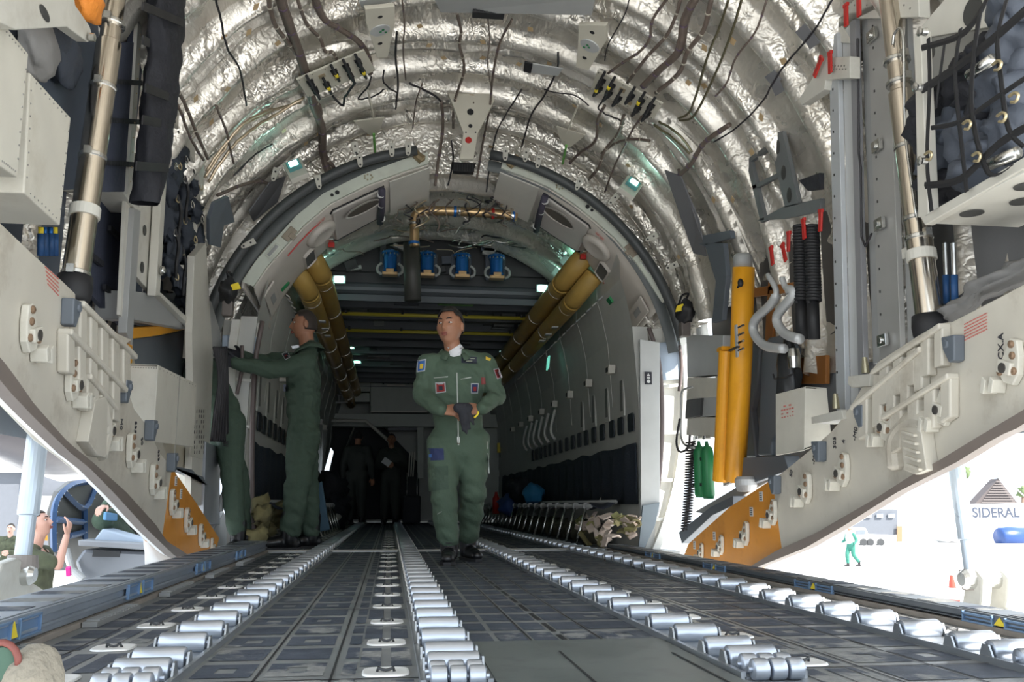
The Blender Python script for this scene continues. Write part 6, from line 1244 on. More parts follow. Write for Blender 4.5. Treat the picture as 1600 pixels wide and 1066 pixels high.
for k, (px, py, w) in enumerate(((505, 760, .22), (512, 785, .26), (520, 770, .2), (515, 800, .25))):
    p = WY(px, py, 14.5); p.z = max(p.z, .2); p.x = max(p.x, -.9); mb = MB(); mb.blob(p, (w, w, w), 9, lump=.6, seed=200 + k); thing(mb, 'dark_backpack', BLACKF, 'dark backpack in the heap on the left seats near the front', 'backpack', 'backpacks on the left seats', smooth=True)
mb = MB(); mb.blob(WY(522, 809, 14.3), (.12, .1, .06), 8, lump=.4); thing(mb, 'white_bundle', CREAM, 'small white bundle on the floor by the dark backpacks', 'bundle', smooth=True)
mb = MB(); c = WY(455, 0, 1) ; mb.prism([WY(517, 700, 16.5), WY(507, 735, 16.5), WY(503, 760, 16.5), WY(509, 760, 16.5), WY(514, 735, 16.5), WY(521, 706, 16.5)], (0, .05, 0)); thing(mb, 'painted_daylight_strip', mat('painted_daylight', (.75, .78, .8), .5, emit=(.8, .9, 1), estr=1.2), 'glowing curved strip standing in for daylight at the front left crew door', 'door')  # emission on this strip paints in the daylight at the crew door
# ================================================================ OUTSIDE
def gp(px, py):                       # a point of the sloping apron
    r = ray(px, py); t = (-1.25 - H_CAM) / (r.z + .027 * r.y); return CAM + r * t
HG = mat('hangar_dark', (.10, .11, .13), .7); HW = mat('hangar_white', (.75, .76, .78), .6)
# ramp struts
def rstrut(s, pts, r, foot, lab):
    X = XC + s * 2.1; P = [WX(a, b, X) for a, b in pts]; root = empty('ramp_strut', P[-1], lab, 'strut')
    d = (P[1] - P[0]).normalized(); mb = MB(); mb.lathe(P[0] - d * .5, d, [(0, r), (.5 + (P[1] - P[0]).length * .7, r), (.5 + (P[1] - P[0]).length * .71, r * .78), (.5 + (P[1] - P[0]).length, r * .78)], 20); mb.build('tube', mat('strut_grey_blue', (.46, .52, .58), .3, metal=.4), root, smooth=False)
    c = P[1]; mb = MB(); mb.lathe(c, d, [(0, r * 1.3), (.05, r * 1.5), (.09, r * 1.2)], 18); mb.build('fork', mat('fork_brown', (.25, .22, .2), .5), root)
    f = [WX(a, b, X - s * .02) for a, b in foot]; mb = MB(); mb.prism(f, (s * .05, 0, 0)); mb.prism([q + Vector((s * .12, 0, 0)) for q in f], (s * .05, 0, 0)); mb.build('foot_casting', WHITE, root, bevel=.012)
    cc = sum(f, Vector()) / len(f); mb = MB(); mb.lathe(cc + Vector((-s * .05, 0, .05)), (s, 0, 0), [(0, .03), (.02, .045), (.3, .045)], 18); mb.build('pivot_bolt', STEEL, root); mb = MB(); mb.lathe(cc + Vector((-s * .04, -.05, -.12)), (s, 0, 0), [(0, .03), (.02, .05), (.28, .05)], 18); mb.build('lower_bolt', STEEL, root)
    return root
rstrut(1, [(1495, 735), (1516, 890)], .036, [(1508, 892), (1524, 890), (1536, 905), (1534, 940), (1530, 955), (1500, 955), (1505, 925)], 'slim grey ramp strut with a white cast foot outside on the right')
rstrut(-1, [(62, 660), (36, 868)], .046, [(5, 880), (28, 872), (50, 882), (52, 910), (75, 925), (60, 945), (40, 960), (0, 960), (-10, 920)], 'silver ramp strut with a white cast foot outside on the left')
# right: airliner, tug, hangar, cone
AW = mat('airliner_white', (.80, .80, .80), .35); D = 95.0
def far(px, py, Y=D): return WY(px, py, Y)
root = empty('airliner', far(1500, 850), 'white airliner with large lettering and a blue engine parked on the apron', 'airplane')
c0, c1 = far(1432, 822), far(1800, 812); ax = (c1 - c0).normalized(); Ltot = (c1 - c0).length; rad = (far(1500, 785) - far(1500, 848)).length / 2
mb = MB(); mb.lathe(c0 + Vector((0, 0, 0.0)), ax, [(0, .05), (.6, .8), (1.5, 1.3), (3, rad * .92), (5, rad), (Ltot, rad)], 40); mb.build('fuselage', AW, root, smooth=True)
c = far(1560, 840, D - 8); e = far(1620, 838, D - 8); mb = MB(); L = (e - c).length; mb.lathe(c, (e - c), [(0, .85), (.2, 1.0), (1.4, 1.05), (L, .8)], 30); mb.build('engine', mat('engine_blue', (.018, .055, .19), .35), root, smooth=True)
mb = MB(); q = far(1487, 853, D - 1); mb.lathe(q, (0, 1, 0), [(-.25, .42), (.25, .42)], 18); mb.build('nose_wheel', DARKM, root); mb = MB(); mb.tube([q, q + Vector((0, 0, 1.4))], .1, 8); mb.build('gear_leg', GREY, root)
t = text('lettering', 'SIDERAL', far(1556, 802, D - rad - 6), Matrix.Rotation(PI / 2, 4, 'X'), 1.42, mat('letter_grey_blue', (.035, .045, .07), .5, var=0), root, ext=.02, bold=.04)
# scaffold pyramid roof behind
root = empty('pyramid_roof', far(1562, 790, 140), 'dark slatted triangular roof rising behind the airliner', 'roof'); mb = MB(); a, b, c = far(1522, 789, 140), far(1592, 789, 140), far(1560, 748, 140); mb.prism([a, b, c], (0, 2, 0)); mb.build('slats', mat('slat_brown', (.075, .062, .062), .7), root)
mb = MB(); mb.tube([c, far(1561, 738, 140)], .25, 8); mb.tube([far(1561, 740, 140), far(1600, 775, 140)], .12, 6); mb.build('mast', GREY, root)
mb = MB()
for k in range(9): y = 753 + k * 4; hw = (y - 748) * .82; mb.box(far(1560, y, 139.8), (2 * hw * 140 / FPX, .1, .12))
mb.build('slat_edges', mat('slat_pale', (.16, .14, .135), .7), root)
root = empty('hangar', gp(1380, 850), 'white hangar with a dark open front behind the tug', 'building'); mb = MB(); Y = 75
mb.prism([WY(1290, 795, Y), WY(1414, 795, Y), WY(1414, 856, Y), WY(1290, 860, Y)], (0, 8, 0)); mb.build('walls', HW, root); mb = MB(); mb.prism([WY(1330, 796, Y - .3), WY(1402, 796, Y - .3), WY(1402, 836, Y - .3), WY(1330, 838, Y - .3)], (0, .2, 0)); mb.build('open_front_shade', HG, root)  # dark slab paints the shade inside the open hangar front
for k in range(3): mb = MB(); mb.prism([WY(1352 + k * 18, 803, Y - .5), WY(1362 + k * 18, 803, Y - .5), WY(1362 + k * 18, 809, Y - .5), WY(1352 + k * 18, 809, Y - .5)], (0, .1, 0)); mb.build('window', mat('hangar_window', (.25, .3, .36), .3), root)
mb = MB(); mb.prism([WY(1402, 822, Y - .6), WY(1410, 822, Y - .6), WY(1410, 847, Y - .6), WY(1402, 847, Y - .6)], (0, .1, 0)); mb.build('brown_door', mat('door_brown', (.25, .13, .07), .6), root)
root = empty('aircraft_tug', gp(1365, 852), 'white six-wheeled tug standing before the hangar', 'vehicle'); Y = 42; mb = MB(); mb.prism([WY(a, b, Y) for a, b in ((1333, 827), (1353, 825), (1358, 836), (1402, 837), (1402, 850), (1333, 850))], (0, 1.6, 0)); mb.build('body', AW, root, bevel=.05)
mb = MB(); mb.prism([WY(a, b, Y - .02) for a, b in ((1337, 829), (1351, 828), (1353, 835), (1337, 836))], (0, .02, 0)); mb.build('window', mat('tug_glass', (.12, .14, .16), .1), root)
for x in (1350, 1361, 1377): mb = MB(); mb.lathe(WY(x, 847.5, Y - .1), (0, 1, 0), [(0, .17), (.35, .17)], 20); mb.build('wheel', DARKM, root)
p = WY(1491, 950, 8.5); root = empty('traffic_cone', p, 'red and white traffic cone beside the right ramp strut', 'cone')
p0 = gp(1491, 952); sc_ = .52; mb = MB(); mb.lathe(p0, (0, 0, 1), [(0, .16), (.2, .12)], 18); root.location = p0; m9 = MB(); m9.lathe(p0 + Vector((0, 0, .42)), (0, 0, 1), [(0, .075), (.25, .03)], 18); m9.build('red_tip', mat('cone_red', (.40, .05, .03), .5), root); mb.build('red_band', mat('cone_red', (.40, .05, .03), .5), root); mb = MB(); mb.lathe(p0 + Vector((0, 0, .2)), (0, 0, 1), [(0, .12), (.22, .075)], 18); mb.build('white_band', AW, root); mb = MB(); mb.box(p0 + Vector((0, 0, .02)), (.4, .4, .04)); mb.build('base', mat('cone_base', (.7, .68, .62), .6), root)
mb = MB(); mb.prism([WY(1425, 838, 60), WY(1440, 836, 60), WY(1442, 845, 60), WY(1428, 846, 60)], (0, 1, 0)); thing(mb, 'ground_cart', GREY, 'small grey cart on the apron right of the hangar', 'cart', bevel=.05)
mb = MB(); rr = random.Random(2)
for k in (0, 5): root = empty('distant_tree', WY(1510 + k * 18, 790, 170)); tag(root, f'small pale green tree far behind the airliner, {"left of" if k == 0 else "right of"} the triangular roof', 'tree', 'trees behind the airliner'); m_ = MB(); m_.blob(WY(1508 + k * 18, 738 + (k % 2) * 32, 170), (1.05, 1.0, 1.0), 8, lump=.8, seed=k); m_.build('crown', mat('tree_green', (.10, .14, .06), .8), root, smooth=True); m_ = MB(); m_.tube([WY(1508 + k * 18, 742 + (k % 2) * 30, 170), WY(1508 + k * 18, 830, 170)], .25, 6); m_.build('trunk', mat('trunk', (.15, .1, .07), .8), root)
# left: hangar, engine nacelle, gear door, sponson
root = empty('hangar', WY(0, 850, 40), 'dark hangar front with a white frame far outside on the left', 'building'); mb = MB(); mb.prism([WY(a, b, 40) for a, b in ((-80, 735), (140, 735), (140, 862), (-80, 862))], (0, 6, 0)); mb.build('dark_front', HG, root)
mb = MB(); mb.prism([WY(a, b, 39.6) for a, b in ((-80, 722), (60, 722), (60, 738), (-80, 738))], (0, .3, 0)); mb.prism([WY(a, b, 39.6) for a, b in ((38, 722), (60, 722), (50, 862), (32, 862))], (0, .3, 0)); mb.build('white_frame', HW, root)
mb = MB(); mb.prism([WY(a, b, 39.5) for a, b in ((60, 775), (140, 775), (140, 800), (60, 800))], (0, .2, 0)); mb.build('grey_band', GREY, root)
root = empty('engine_nacelle', WY(30, 640, 9), 'dark underside of a wing engine nacelle beyond the left sill', 'engine'); mb = MB(); mb.lathe(WY(-40, 560, 13), Vector((.10, 1, -.06)), [(0, .5), (.5, 1.07), (2.6, 1.35), (5.5, 1.07), (6.2, .43)], 30); mb.build('cowling', mat('nacelle_dark', (.07, .065, .075), .35, metal=.4), root, smooth=True)
root = empty('wing_underside', WY(60, 720, 11), 'pale curved wing underside below the dark nacelle on the left', 'wing'); mb = MB(); mb.grid([[WY(-80, 690, 20), WY(40, 690, 20.3), WY(110, 700, 20.6), WY(160, 735, 21)], [WY(-80, 712, 19.5), WY(40, 735, 19.8), WY(90, 752, 20.0), WY(120, 755, 20.2)], [WY(-80, 705, 19.3), WY(40, 722, 19.6), WY(90, 740, 19.8), WY(118, 748, 20)]]); o = mb.build('skin', AW, root, smooth=True); so = o.modifiers.new('t', 'SOLIDIFY'); so.thickness = .05
root = empty('gear_door', WX(120, 800, -2.9), 'open landing gear door with blue ribs hanging outside on the left', 'door'); X = -2.9
out = [(84, 860), (82, 800), (92, 768), (112, 752), (150, 748), (190, 760), (190, 880), (120, 900)]
mb = MB(); mb.prism([WX(a, b, X) for a, b in out], (-.05, 0, 0)); mb.build('skin', mat('door_inner', (.16, .155, .145), .5), root, bevel=.01)
BR = mat('rib_blue', (.05, .11, .24), .4)
for l in ([(84, 862), (84, 800), (95, 772), (115, 757), (145, 752)], [(100, 768), (132, 795), (150, 760)], [(132, 795), (133, 842)], [(90, 812), (130, 816)], [(108, 838), (130, 832)]):
    mb = MB(); P = smoothpath([WX(a, b, X + .03) for a, b in l], 4); mb.tube(P, .028, 4); mb.build('rib', BR, root)
    q = MB()
    for i in range(0, len(P), 1): q.lathe(P[i] + Vector((.03, 0, 0)), (1, 0, 0), [(0, .005), (.004, .004)], 6)
    q.build('rivets', STEEL, root)
root = empty('side_fairing', WY(180, 880, 8.3), 'metal step fairing under the left sill beam', 'fairing'); YF = 8.3
FM = mat('fairing_metal', (.22, .235, .26), .35, metal=.5)
mb = MB(); mb.prism([WY(a, b, YF) for a, b in ((116, 878), (130, 858), (246, 862), (270, 935), (140, 925), (128, 910))], (0, .6, 0)); mb.build('lower_box', FM, root, bevel=.03)
mb = MB(); mb.prism([WY(a, b, YF - .12) for a, b in ((122, 844), (232, 850), (232, 860), (122, 853))], (0, .7, 0)); mb.build('ledge', mat('ledge_grey', (.26, .27, .29), .4, metal=.2), root, bevel=.008); mb = MB(); mb.prism([WY(a, b, YF - .01) for a, b in ((146, 859), (188, 862), (186, 871), (144, 870))], (0, .02, 0)); mb.build('slot', DARKM, root)
mb = MB(); mb.prism([WY(a, b, YF + .1) for a, b in ((160, 826), (225, 845), (225, 850), (145, 846))], (0, .3, 0)); mb.build('upper_wedge', BLUEP, root, bevel=.02)
mb = MB(); mb.grid([[WX(225, 835, -1.75), WX(250, 850, -1.7), WX(285, 876, -1.6)], [WX(228, 870, -1.8), WX(250, 880, -1.72), WX(283, 888, -1.62)], [WX(228, 935, -1.95), WX(250, 930, -1.85), WX(285, 905, -1.7)]]); o = mb.build('belly_skin', AW, root, smooth=True); so = o.modifiers.new('t', 'SOLIDIFY'); so.thickness = .03
mb = MB(); mb.tube([WY(103, 858, 8.2), WY(112, 890, 8.2), WY(130, 905, 8.2)], .03, 10); mb.build('brace', PALE, root)
root = empty('service_truck', WY(85, 800, 20), 'yellow and white service vehicle outside behind the camouflaged soldier', 'vehicle'); mb = MB(); mb.prism([WY(a, b, 20) for a, b in ((55, 795), (84, 795), (84, 840), (55, 840))], (0, 1, 0)); mb.build('body', AW, root, bevel=.05); mb = MB(); mb.prism([WY(a, b, 19.9) for a, b in ((66, 804), (83, 804), (83, 820), (66, 820))], (0, .1, 0)); mb.prism([WY(a, b, 19.9) for a, b in ((70, 834), (80, 834), (80, 845), (70, 845))], (0, .1, 0)); mb.build('yellow_panel', mat('truck_yellow', (.6, .25, .01), .5), root)
root = empty('sandy_bundle', WZ(40, 1066, .1), 'sand-coloured fabric bundle with a red-rimmed green end at the lower left corner', 'bundle')
c = WY(35, 1050, 1.15); mb = MB(); mb.blob(c + Vector((.012, 0, -.016)), (.033, .05, .046), 14, lump=.12, seed=8); mb.build('fabric', mat('sand_fabric', (.24, .215, .17), .9, bump=.5, bscale=60), root, smooth=True)
d = WY(0, 1038, 1.12); mb = MB(); mb.lathe(d, (.3, -1, .1), [(0, .020), (.006, .018)], 18); mb.build('green_end', mat('dull_green', (.05, .10, .07), .7), root, smooth=False)
mb = MB(); mb.tube([d + Vector((.021 * math.cos(a * .35), -.004, .024 * math.sin(a * .35))) for a in range(19)], .004, 6); mb.build('red_rim', mat('rim_red', (.16, .045, .035), .6), root, smooth=True)
# ================================================================ PEOPLE
from mathutils.bvhtree import BVHTree
SUIT = mat('flight_suit_green', (.062, .098, .066), .8, var=.16, vscale=9, bump=.35, bscale=28)
SUITD = mat('flight_suit_dark', (.045, .075, .052), .8, var=.16, vscale=9, bump=.35, bscale=28)
DUNI = mat('dark_uniform', (.028, .032, .028), .8)
SKIN = mat('skin_brown', (.33, .155, .09), .5, var=.06); SKINL = mat('skin_light', (.62, .36, .28), .5, var=.06)
HAIR = mat('hair_black', (.010, .008, .007), .6, bump=.6, bscale=160); LEATHER = mat('boot_leather', (.010, .010, .012), .3)
TSHIRT = mat('t_shirt_white', (.72, .73, .76), .8); LIPS = mat('lips', (.26, .085, .065), .45, var=0); EYEW = mat('eye_white', (.7, .68, .65), .3, var=0); IRIS = mat('iris', (.02, .012, .01), .2, var=0)
CAMO = mat('camouflage', (.075, .085, .05), .85, var=.75, vscale=16)
def capsule(mb, p0, p1, r0, r1, fl=None, n=14):
    p0 = Vector(p0); p1 = Vector(p1); a = (p1 - p0); L = a.length; a = a.normalized() if L > 1e-6 else Vector((0, 0, 1)); u = a.orthogonal().normalized(); w = a.cross(u); K = []
    for k in range(5): t = -PI / 2 + PI / 2 * k / 4 * .999; K.append((p0 + a * (r0 * math.sin(t)), r0 * math.cos(t)))
    for k in range(5): t = PI / 2 * k / 4 * .999; K.append((p1 + a * (r1 * math.sin(t)), r1 * math.cos(t)))
    vs = []
    for p, r in K:
        for j in range(n):
            d = u * math.cos(2 * PI * j / n) * r + w * math.sin(2 * PI * j / n) * r
            if fl is not None: d = d - fl[0] * d.dot(fl[0]) * (1 - fl[1])
            vs.append(p + d)
    fs = [(i * n + j, i * n + (j + 1) % n, (i + 1) * n + (j + 1) % n, (i + 1) * n + j) for i in range(9) for j in range(n)] + [tuple(range(n - 1, -1, -1)), tuple(9 * n + j for j in range(n))]
    mb.add(vs, fs)
def fused(mb, name, m, parent, voxel, smooth=4, wr=0.0, seed=0, keep=None):
    o = mb.build('tmp', m, None); r = o.modifiers.new('r', 'REMESH'); r.mode = 'VOXEL'; r.voxel_size = voxel; s = o.modifiers.new('s', 'SMOOTH'); s.iterations = smooth; s.factor = .5
    bpy.context.view_layer.update(); dg = bpy.context.evaluated_depsgraph_get(); me = bpy.data.meshes.new_from_object(o.evaluated_get(dg)); bpy.data.objects.remove(o)
    if wr:
        me.update()
        nn = [v.normal.copy() for v in me.vertices]
        for v, n in zip(me.vertices, nn):
            p = v.co; f = noise.noise(Vector((p.x * 5 + seed, p.y * 5, p.z * 15))) * .9 + noise.noise(Vector((p.x * 13, p.y * 13 + seed, p.z * 22 + p.x * 14))) * .55
            v.co = p + n * (wr * (f - .25 * abs(f)))
    off = Vector((0, 0, 0)); q = parent
    while q is not None: off += q.location; q = q.parent
    me.transform(Matrix.Translation(-off)); me.shade_smooth(); me.materials.clear(); me.materials.append(m)
    ob = bpy.data.objects.new(name, me); COL.objects.link(ob); ob.parent = parent; return ob
def head_parts(mb, c, M, s=1.0):
    """head surface into mb; local axes: -Y face, Z up; c = middle of the head"""
    T = MB(); T.blob((0, 0, 0), (1, 1, 1), 34); vs = []
    for v in T.v:
        x, y, z = v; X = .074 * x; Y = .094 * y + .004; Z = .117 * z
        if z < .1: k = (.1 - z) / 1.1; X *= 1 - .26 * k ** 1.4; Y = Y * (1 - .20 * k ** 1.5) - .012 * k
        if y < 0: Y *= 1 - .10 * (1 - abs(x)); X *= 1 + .03 * abs(z < 0)
        if y < -.1:
            def g(cx, cz, sx, sz): return math.exp(-((X - cx) / sx) ** 2 - ((Z - cz) / sz) ** 2)
            Y -= .029 * g(0, -.024, .014, .015) + .017 * g(0, .002, .010, .022)      # nose
            Y += .011 * (g(.031, .012, .016, .011) + g(-.031, .012, .016, .011))       # eye sockets
            Y -= .006 * (g(.028, .034, .022, .009) + g(-.028, .034, .022, .009))       # brows
            Y -= .009 * g(0, -.052, .020, .006) + .008 * g(0, -.064, .017, .006); Y += .004 * g(0, -.058, .02, .003)
            Y -= .010 * g(0, -.092, .022, .014); Y -= .005 * (g(.045, -.015, .018, .02) + g(-.045, -.015, .018, .02))
        vs.append(Vector((X, Y, Z)))
    mb.add([c + M @ (v * s) for v in vs], T.f)
    for q in (-1, 1):
        mb.blob(c + M @ (Vector((q * .076, .012, -.004)) * s), (.010 * s, .018 * s, .031 * s), 8, rot=M @ Euler((.15, 0, q * .4)).to_matrix())
def face_extras(c, M, s, root, brow=True):
    for q in (-1, 1):
        mb = MB(); mb.blob(c + M @ (Vector((q * .031, -.069, .011)) * s), (.0125 * s, .011 * s, .0052 * s), 8, rot=M); mb.build('eye', EYEW, root, smooth=True)
        mb = MB(); mb.blob(c + M @ (Vector((q * .031 - .002, -.0775, .0105)) * s), (.0066 * s, .004 * s, .0052 * s), 8, rot=M); mb.build('iris', IRIS, root, smooth=True)
        mb = MB(); mb.tube([c + M @ (Vector((q * (.014 + .033 * t), -.0875 + .012 * t * t, .031 + .006 * math.sin(t * 2.6))) * s) for t in (0, .25, .5, .75, 1)], [.003 * s, .0042 * s, .0042 * s, .0035 * s, .002 * s], 6); mb.build('eyebrow', HAIR, root, smooth=True)
    mb = MB(); mb.blob(c + M @ (Vector((0, -.0865, -.0525)) * s), (.021 * s, .010 * s, .0055 * s), 8, rot=M); mb.blob(c + M @ (Vector((0, -.0835, -.063)) * s), (.018 * s, .011 * s, .0065 * s), 8, rot=M); mb.build('lips', LIPS, root, smooth=True)
def hair_cap(c, M, s, root, m=None, low=.035, th=.011):
    T = MB(); T.blob((0, 0, 0), (1, 1, 1), 26); rows_v = []; keep = []
    for i, v in enumerate(T.v):
        x, y, z = v; X = (.074 + th) * x; Y = (.094 + th) * y + .004; Z = (.117 + th) * z
        if z < .1: k = (.1 - z) / 1.1; X *= 1 - .26 * k ** 1.4
        lim = low + .040 if y < -.55 else (low if y < .0 else -.045)
        if -.55 <= y < -.2: lim = low + .02
        keep.append(Z > lim); jit = .002 * noise.noise(Vector((x * 9, y * 9, z * 9)))
        rows_v.append(c + M @ (Vector((X + jit, Y, Z)) * s))
    mb = MB(); mb.add(rows_v, [f for f in T.f if all(keep[i] for i in f)]); o = mb.build('hair', m or HAIR, root, smooth=True); so = o.modifiers.new('t', 'SOLIDIFY'); so.thickness = .006 * s; so.offset = -1; return o
def hand(mb, w, d, nrm, s=1.0, curl=.6, side=1):
    """w wrist, d towards the fingers, nrm palm normal, thumb on side"""
    w = Vector(w); d = Vector(d).normalized(); nrm = Vector(nrm); nrm = (nrm - d * nrm.dot(d)).normalized(); b = d.cross(nrm) * side
    capsule(mb, w, w + d * .045 * s, .025 * s, .032 * s, (nrm, .55)); capsule(mb, w + d * .03 * s, w + d * .082 * s, .036 * s, .038 * s, (nrm, .42))
    for i, (o, L) in enumerate(((.030, .075), (.010, .083), (-.010, .078), (-.029, .062))):
        p = w + (d * .088 + b * o) * s; a = curl * (.5 + .12 * i); dd = d
        for k, f in enumerate((.45, .32, .26)):
            dd = (dd * math.cos(a) + nrm * math.sin(a)).normalized(); q = p + dd * L * f * s; capsule(mb, p, q, (.0092 - .0009 * k) * s, (.0086 - .0009 * k) * s, n=10); p = q; dd = dd; 
            nn2 = nrm; nrm_l = (nn2 - dd * nn2.dot(dd)); dd = (dd * math.cos(a * .3) + nrm_l.normalized() * math.sin(a * .3)) if nrm_l.length > 1e-3 else dd
    t0 = w + (d * .03 + b * .030) * s; t1 = t0 + (d * .030 + b * .022 + nrm * .010) * s; t2 = t1 + (d * .028 + b * .004 + nrm * .014) * s
    capsule(mb, t0, t1, .013 * s, .011 * s, n=10); capsule(mb, t1, t2, .0105 * s, .009 * s, n=10)
def boot(ank, toe_dir, root, s=1.0, z0=0.0, m=None, lift=0.0, name='boot'):
    t = Vector(toe_dir); t.z = 0; t.normalize(); a = Vector((ank.x, ank.y, z0 + lift)); mb = MB()
    capsule(mb, a + Vector((0, 0, .20 * s)), a + Vector((0, 0, .06 * s)), .060 * s, .052 * s); capsule(mb, a - t * .035 * s + Vector((0, 0, .042 * s)), a + t * .12 * s + Vector((0, 0, .042 * s)), .040 * s, .040 * s)
    capsule(mb, a + t * .06 * s + Vector((0, 0, .05 * s)), a + t * .17 * s + Vector((0, 0, .036 * s)), .046 * s, .036 * s, (Vector((0, 0, 1)), .85))
    b = fused(mb, name, m or LEATHER, root, .007, 3)
    mb = MB(); side = t.cross(Vector((0, 0, 1))); P = [a + t * x * s + side * y * s + Vector((0, 0, .002)) for x, y in ((-.075, -.03), (-.075, .03), (.05, .045), (.15, .045), (.205, .02), (.205, -.02), (.15, -.045), (.05, -.04))]; mb.prism(P, (0, 0, .02)); mb.build('sole', BLACK, b)
    mb = MB()
    for k in range(4): c = a + t * (.07 - .012 * k) * s + Vector((0, 0, (.098 + .02 * k) * s)); mb.tube([c - side * .02 * s, c + t * .012 * s, c + side * .02 * s], .003 * s, 5)
    mb.build('laces', BLACK, b); return b
def figure(label, J, f, s=1.0, suit=None, skin=None, hyaw=0.0, hpitch=0.0, wr=.010, voxel=.011, group=None, vis_face=True, boots=True, fullhands=True, handcurl=(.6, .6), gloves=(None, None), handdir=(None, None), toes=None, z0=0.0, name='person', short=False, hair=None, head_s=1.0, feet_lift=(0, 0), hairkw={}, bare=False):
    """J: joints; f: the way the chest faces"""
    f = Vector(f).normalized(); root = empty(name, ((J['pel'].x), (J['pel'].y), z0), label, 'person', group); suit = suit or SUIT; skin = skin or SKIN; S = s
    side = Vector((0, 0, 1)).cross(f).normalized(); F = (f, .70)
    yaw = math.atan2(f.x, -f.y) + hyaw; M = Matrix.Rotation(-(-yaw), 3, 'Z') @ Matrix.Rotation(hpitch, 3, 'X'); hc = J['head']
    # body: one continuous surface
    mb = MB(); head_parts(mb, hc, M, head_s * S); nb = J['neck']
    capsule(mb, nb - Vector((0, 0, .06)) * S, hc - M @ Vector((0, -.012, .06)) * S, .060 * S, .054 * S)
    capsule(mb, J['pel'], J['chest'], .12 * S, .13 * S, F); capsule(mb, J['shl'], J['shr'], .06 * S, .06 * S)
    capsule(mb, J['chest'], nb, .12 * S, .06 * S, F)
    for e in 'lr':
        capsule(mb, J['sh' + e], J['el' + e], .046 * S, .038 * S); capsule(mb, J['el' + e], J['wr' + e], .038 * S, .026 * S)
        hip = J['pel'] + side * (.09 if e == 'l' else -.09) * S; capsule(mb, hip, J['kn' + e], .078 * S, .055 * S); capsule(mb, J['kn' + e], J['an' + e], .052 * S, .036 * S)
        if gloves[0 if e == 'l' else 1] is None and fullhands:
            i = 0 if e == 'l' else 1; dd = handdir[i] or ((J['wr' + e] - J['el' + e]).normalized(), f * -1 + Vector((0, 0, -.2)), 1)
            hand(mb, J['wr' + e], dd[0], dd[1], S * 1.0, handcurl[i], dd[2])
    fused(mb, 'body', skin, root, .0055 if not short else .02, 2)
    if vis_face: face_extras(hc, M, head_s * S, root)
    hair_cap(hc, M, head_s * S, root, hair, **hairkw)
    # suit
    mb = MB(); capsule(mb, J['pel'] + Vector((0, 0, -.02)), J['pel'] + Vector((0, 0, .08)), .175 * S, .165 * S, F); capsule(mb, J['pel'] + Vector((0, 0, .05)), J['chest'], .162 * S, .185 * S, F)
    capsule(mb, J['chest'] - side * .05 * S, J['chest'] + side * .05 * S, .165 * S, .165 * S, F)
    capsule(mb, J['shl'] - Vector((0, 0, .02)), J['shr'] - Vector((0, 0, .02)), .070 * S, .070 * S)
    for e in 'lr': capsule(mb, nb - Vector((0, 0, .05)) * S, J['sh' + e] + (nb - J['sh' + e]) * .12 + Vector((0, 0, -.005)), .072 * S, .070 * S)
    capsule(mb, J['chest'] + Vector((0, 0, .05)), nb - Vector((0, 0, .035)), .13 * S, .085 * S, F)
    for e in 'lr':
        capsule(mb, J['sh' + e], J['el' + e].lerp(J['sh' + e], .25) if bare else J['el' + e], .078 * S, .066 * S)
        if not bare: capsule(mb, J['el' + e], J['wr' + e], .066 * S, .045 * S)
        hip = J['pel'] + side * (.095 if e == 'l' else -.095) * S; k = J['kn' + e]; a = J['an' + e]
        capsule(mb, hip, k, .118 * S, .092 * S); capsule(mb, k, a.lerp(k, .17), .092 * S, .076 * S)
    st = fused(mb, 'flight_suit', suit, root, voxel, 5, wr, seed=len(label))
    for e in 'lr':
        i = 0 if e == 'l' else 1
        if boots: boot(J['an' + e], (toes[i] if toes else f), root, S * 1.12, z0, lift=feet_lift[i])
        if gloves[i]:
            dd = handdir[i] or ((J['wr' + e] - J['el' + e]).normalized(), f * -1, 1); g = MB(); hand(g, J['wr' + e] - Vector(dd[0]).normalized() * .02, dd[0], dd[1], S * 1.12, handcurl[i], dd[2]); fused(g, 'glove', gloves[i], root, .006, 2)
    # collar
    mb = MB(); rows = []
    for q in range(25):
        a = math.radians(28 + (360 - 56) * q / 24) ; d = (f * math.cos(a) + side * math.sin(a)); c = nb - Vector((0, 0, .03)) * S + f * .004; drop = .05 * max(0, math.cos(a)) ** 1
        rows.append([c + d * .072 * S + Vector((0, 0, .035 - drop)) * S, c + d * .086 * S + Vector((0, 0, .048 - drop)) * S, c + d * .125 * S + Vector((0, 0, .005 - drop * 1.2)) * S])
    mb.grid(rows); o = mb.build('collar', suit, root, smooth=True); so = o.modifiers.new('t', 'SOLIDIFY'); so.thickness = .006
    return root, st, M
def on_suit(st, root, pts, name, m, lift=.004, fill=True, parent=None):
    """sew a patch outline on to the suit surface"""
    off = root.location; bv = BVHTree.FromPolygons([v.co + off for v in st.data.vertices], [tuple(p.vertices) for p in st.data.polygons])
    (x0, y0), (x1, y1), (x2, y2), (x3, y3) = pts; n = 6; rows = []
    for j in range(n):
        v = j / (n - 1); row = []
        for i in range(n):
            u = i / (n - 1); px = (x0 * (1 - u) + x1 * u) * (1 - v) + (x3 * (1 - u) + x2 * u) * v; py = (y0 * (1 - u) + y1 * u) * (1 - v) + (y3 * (1 - u) + y2 * u) * v
            r = ray(px, py).normalized(); h = bv.ray_cast(CAM, r)[0]
            row.append((h if h is not None else CAM + r * 6) - r * lift)
        rows.append(row)
    mb = MB(); mb.grid(rows); o = mb.build(name, m, parent or root, smooth=False); so = o.modifiers.new('t', 'SOLIDIFY'); so.thickness = .002; return o
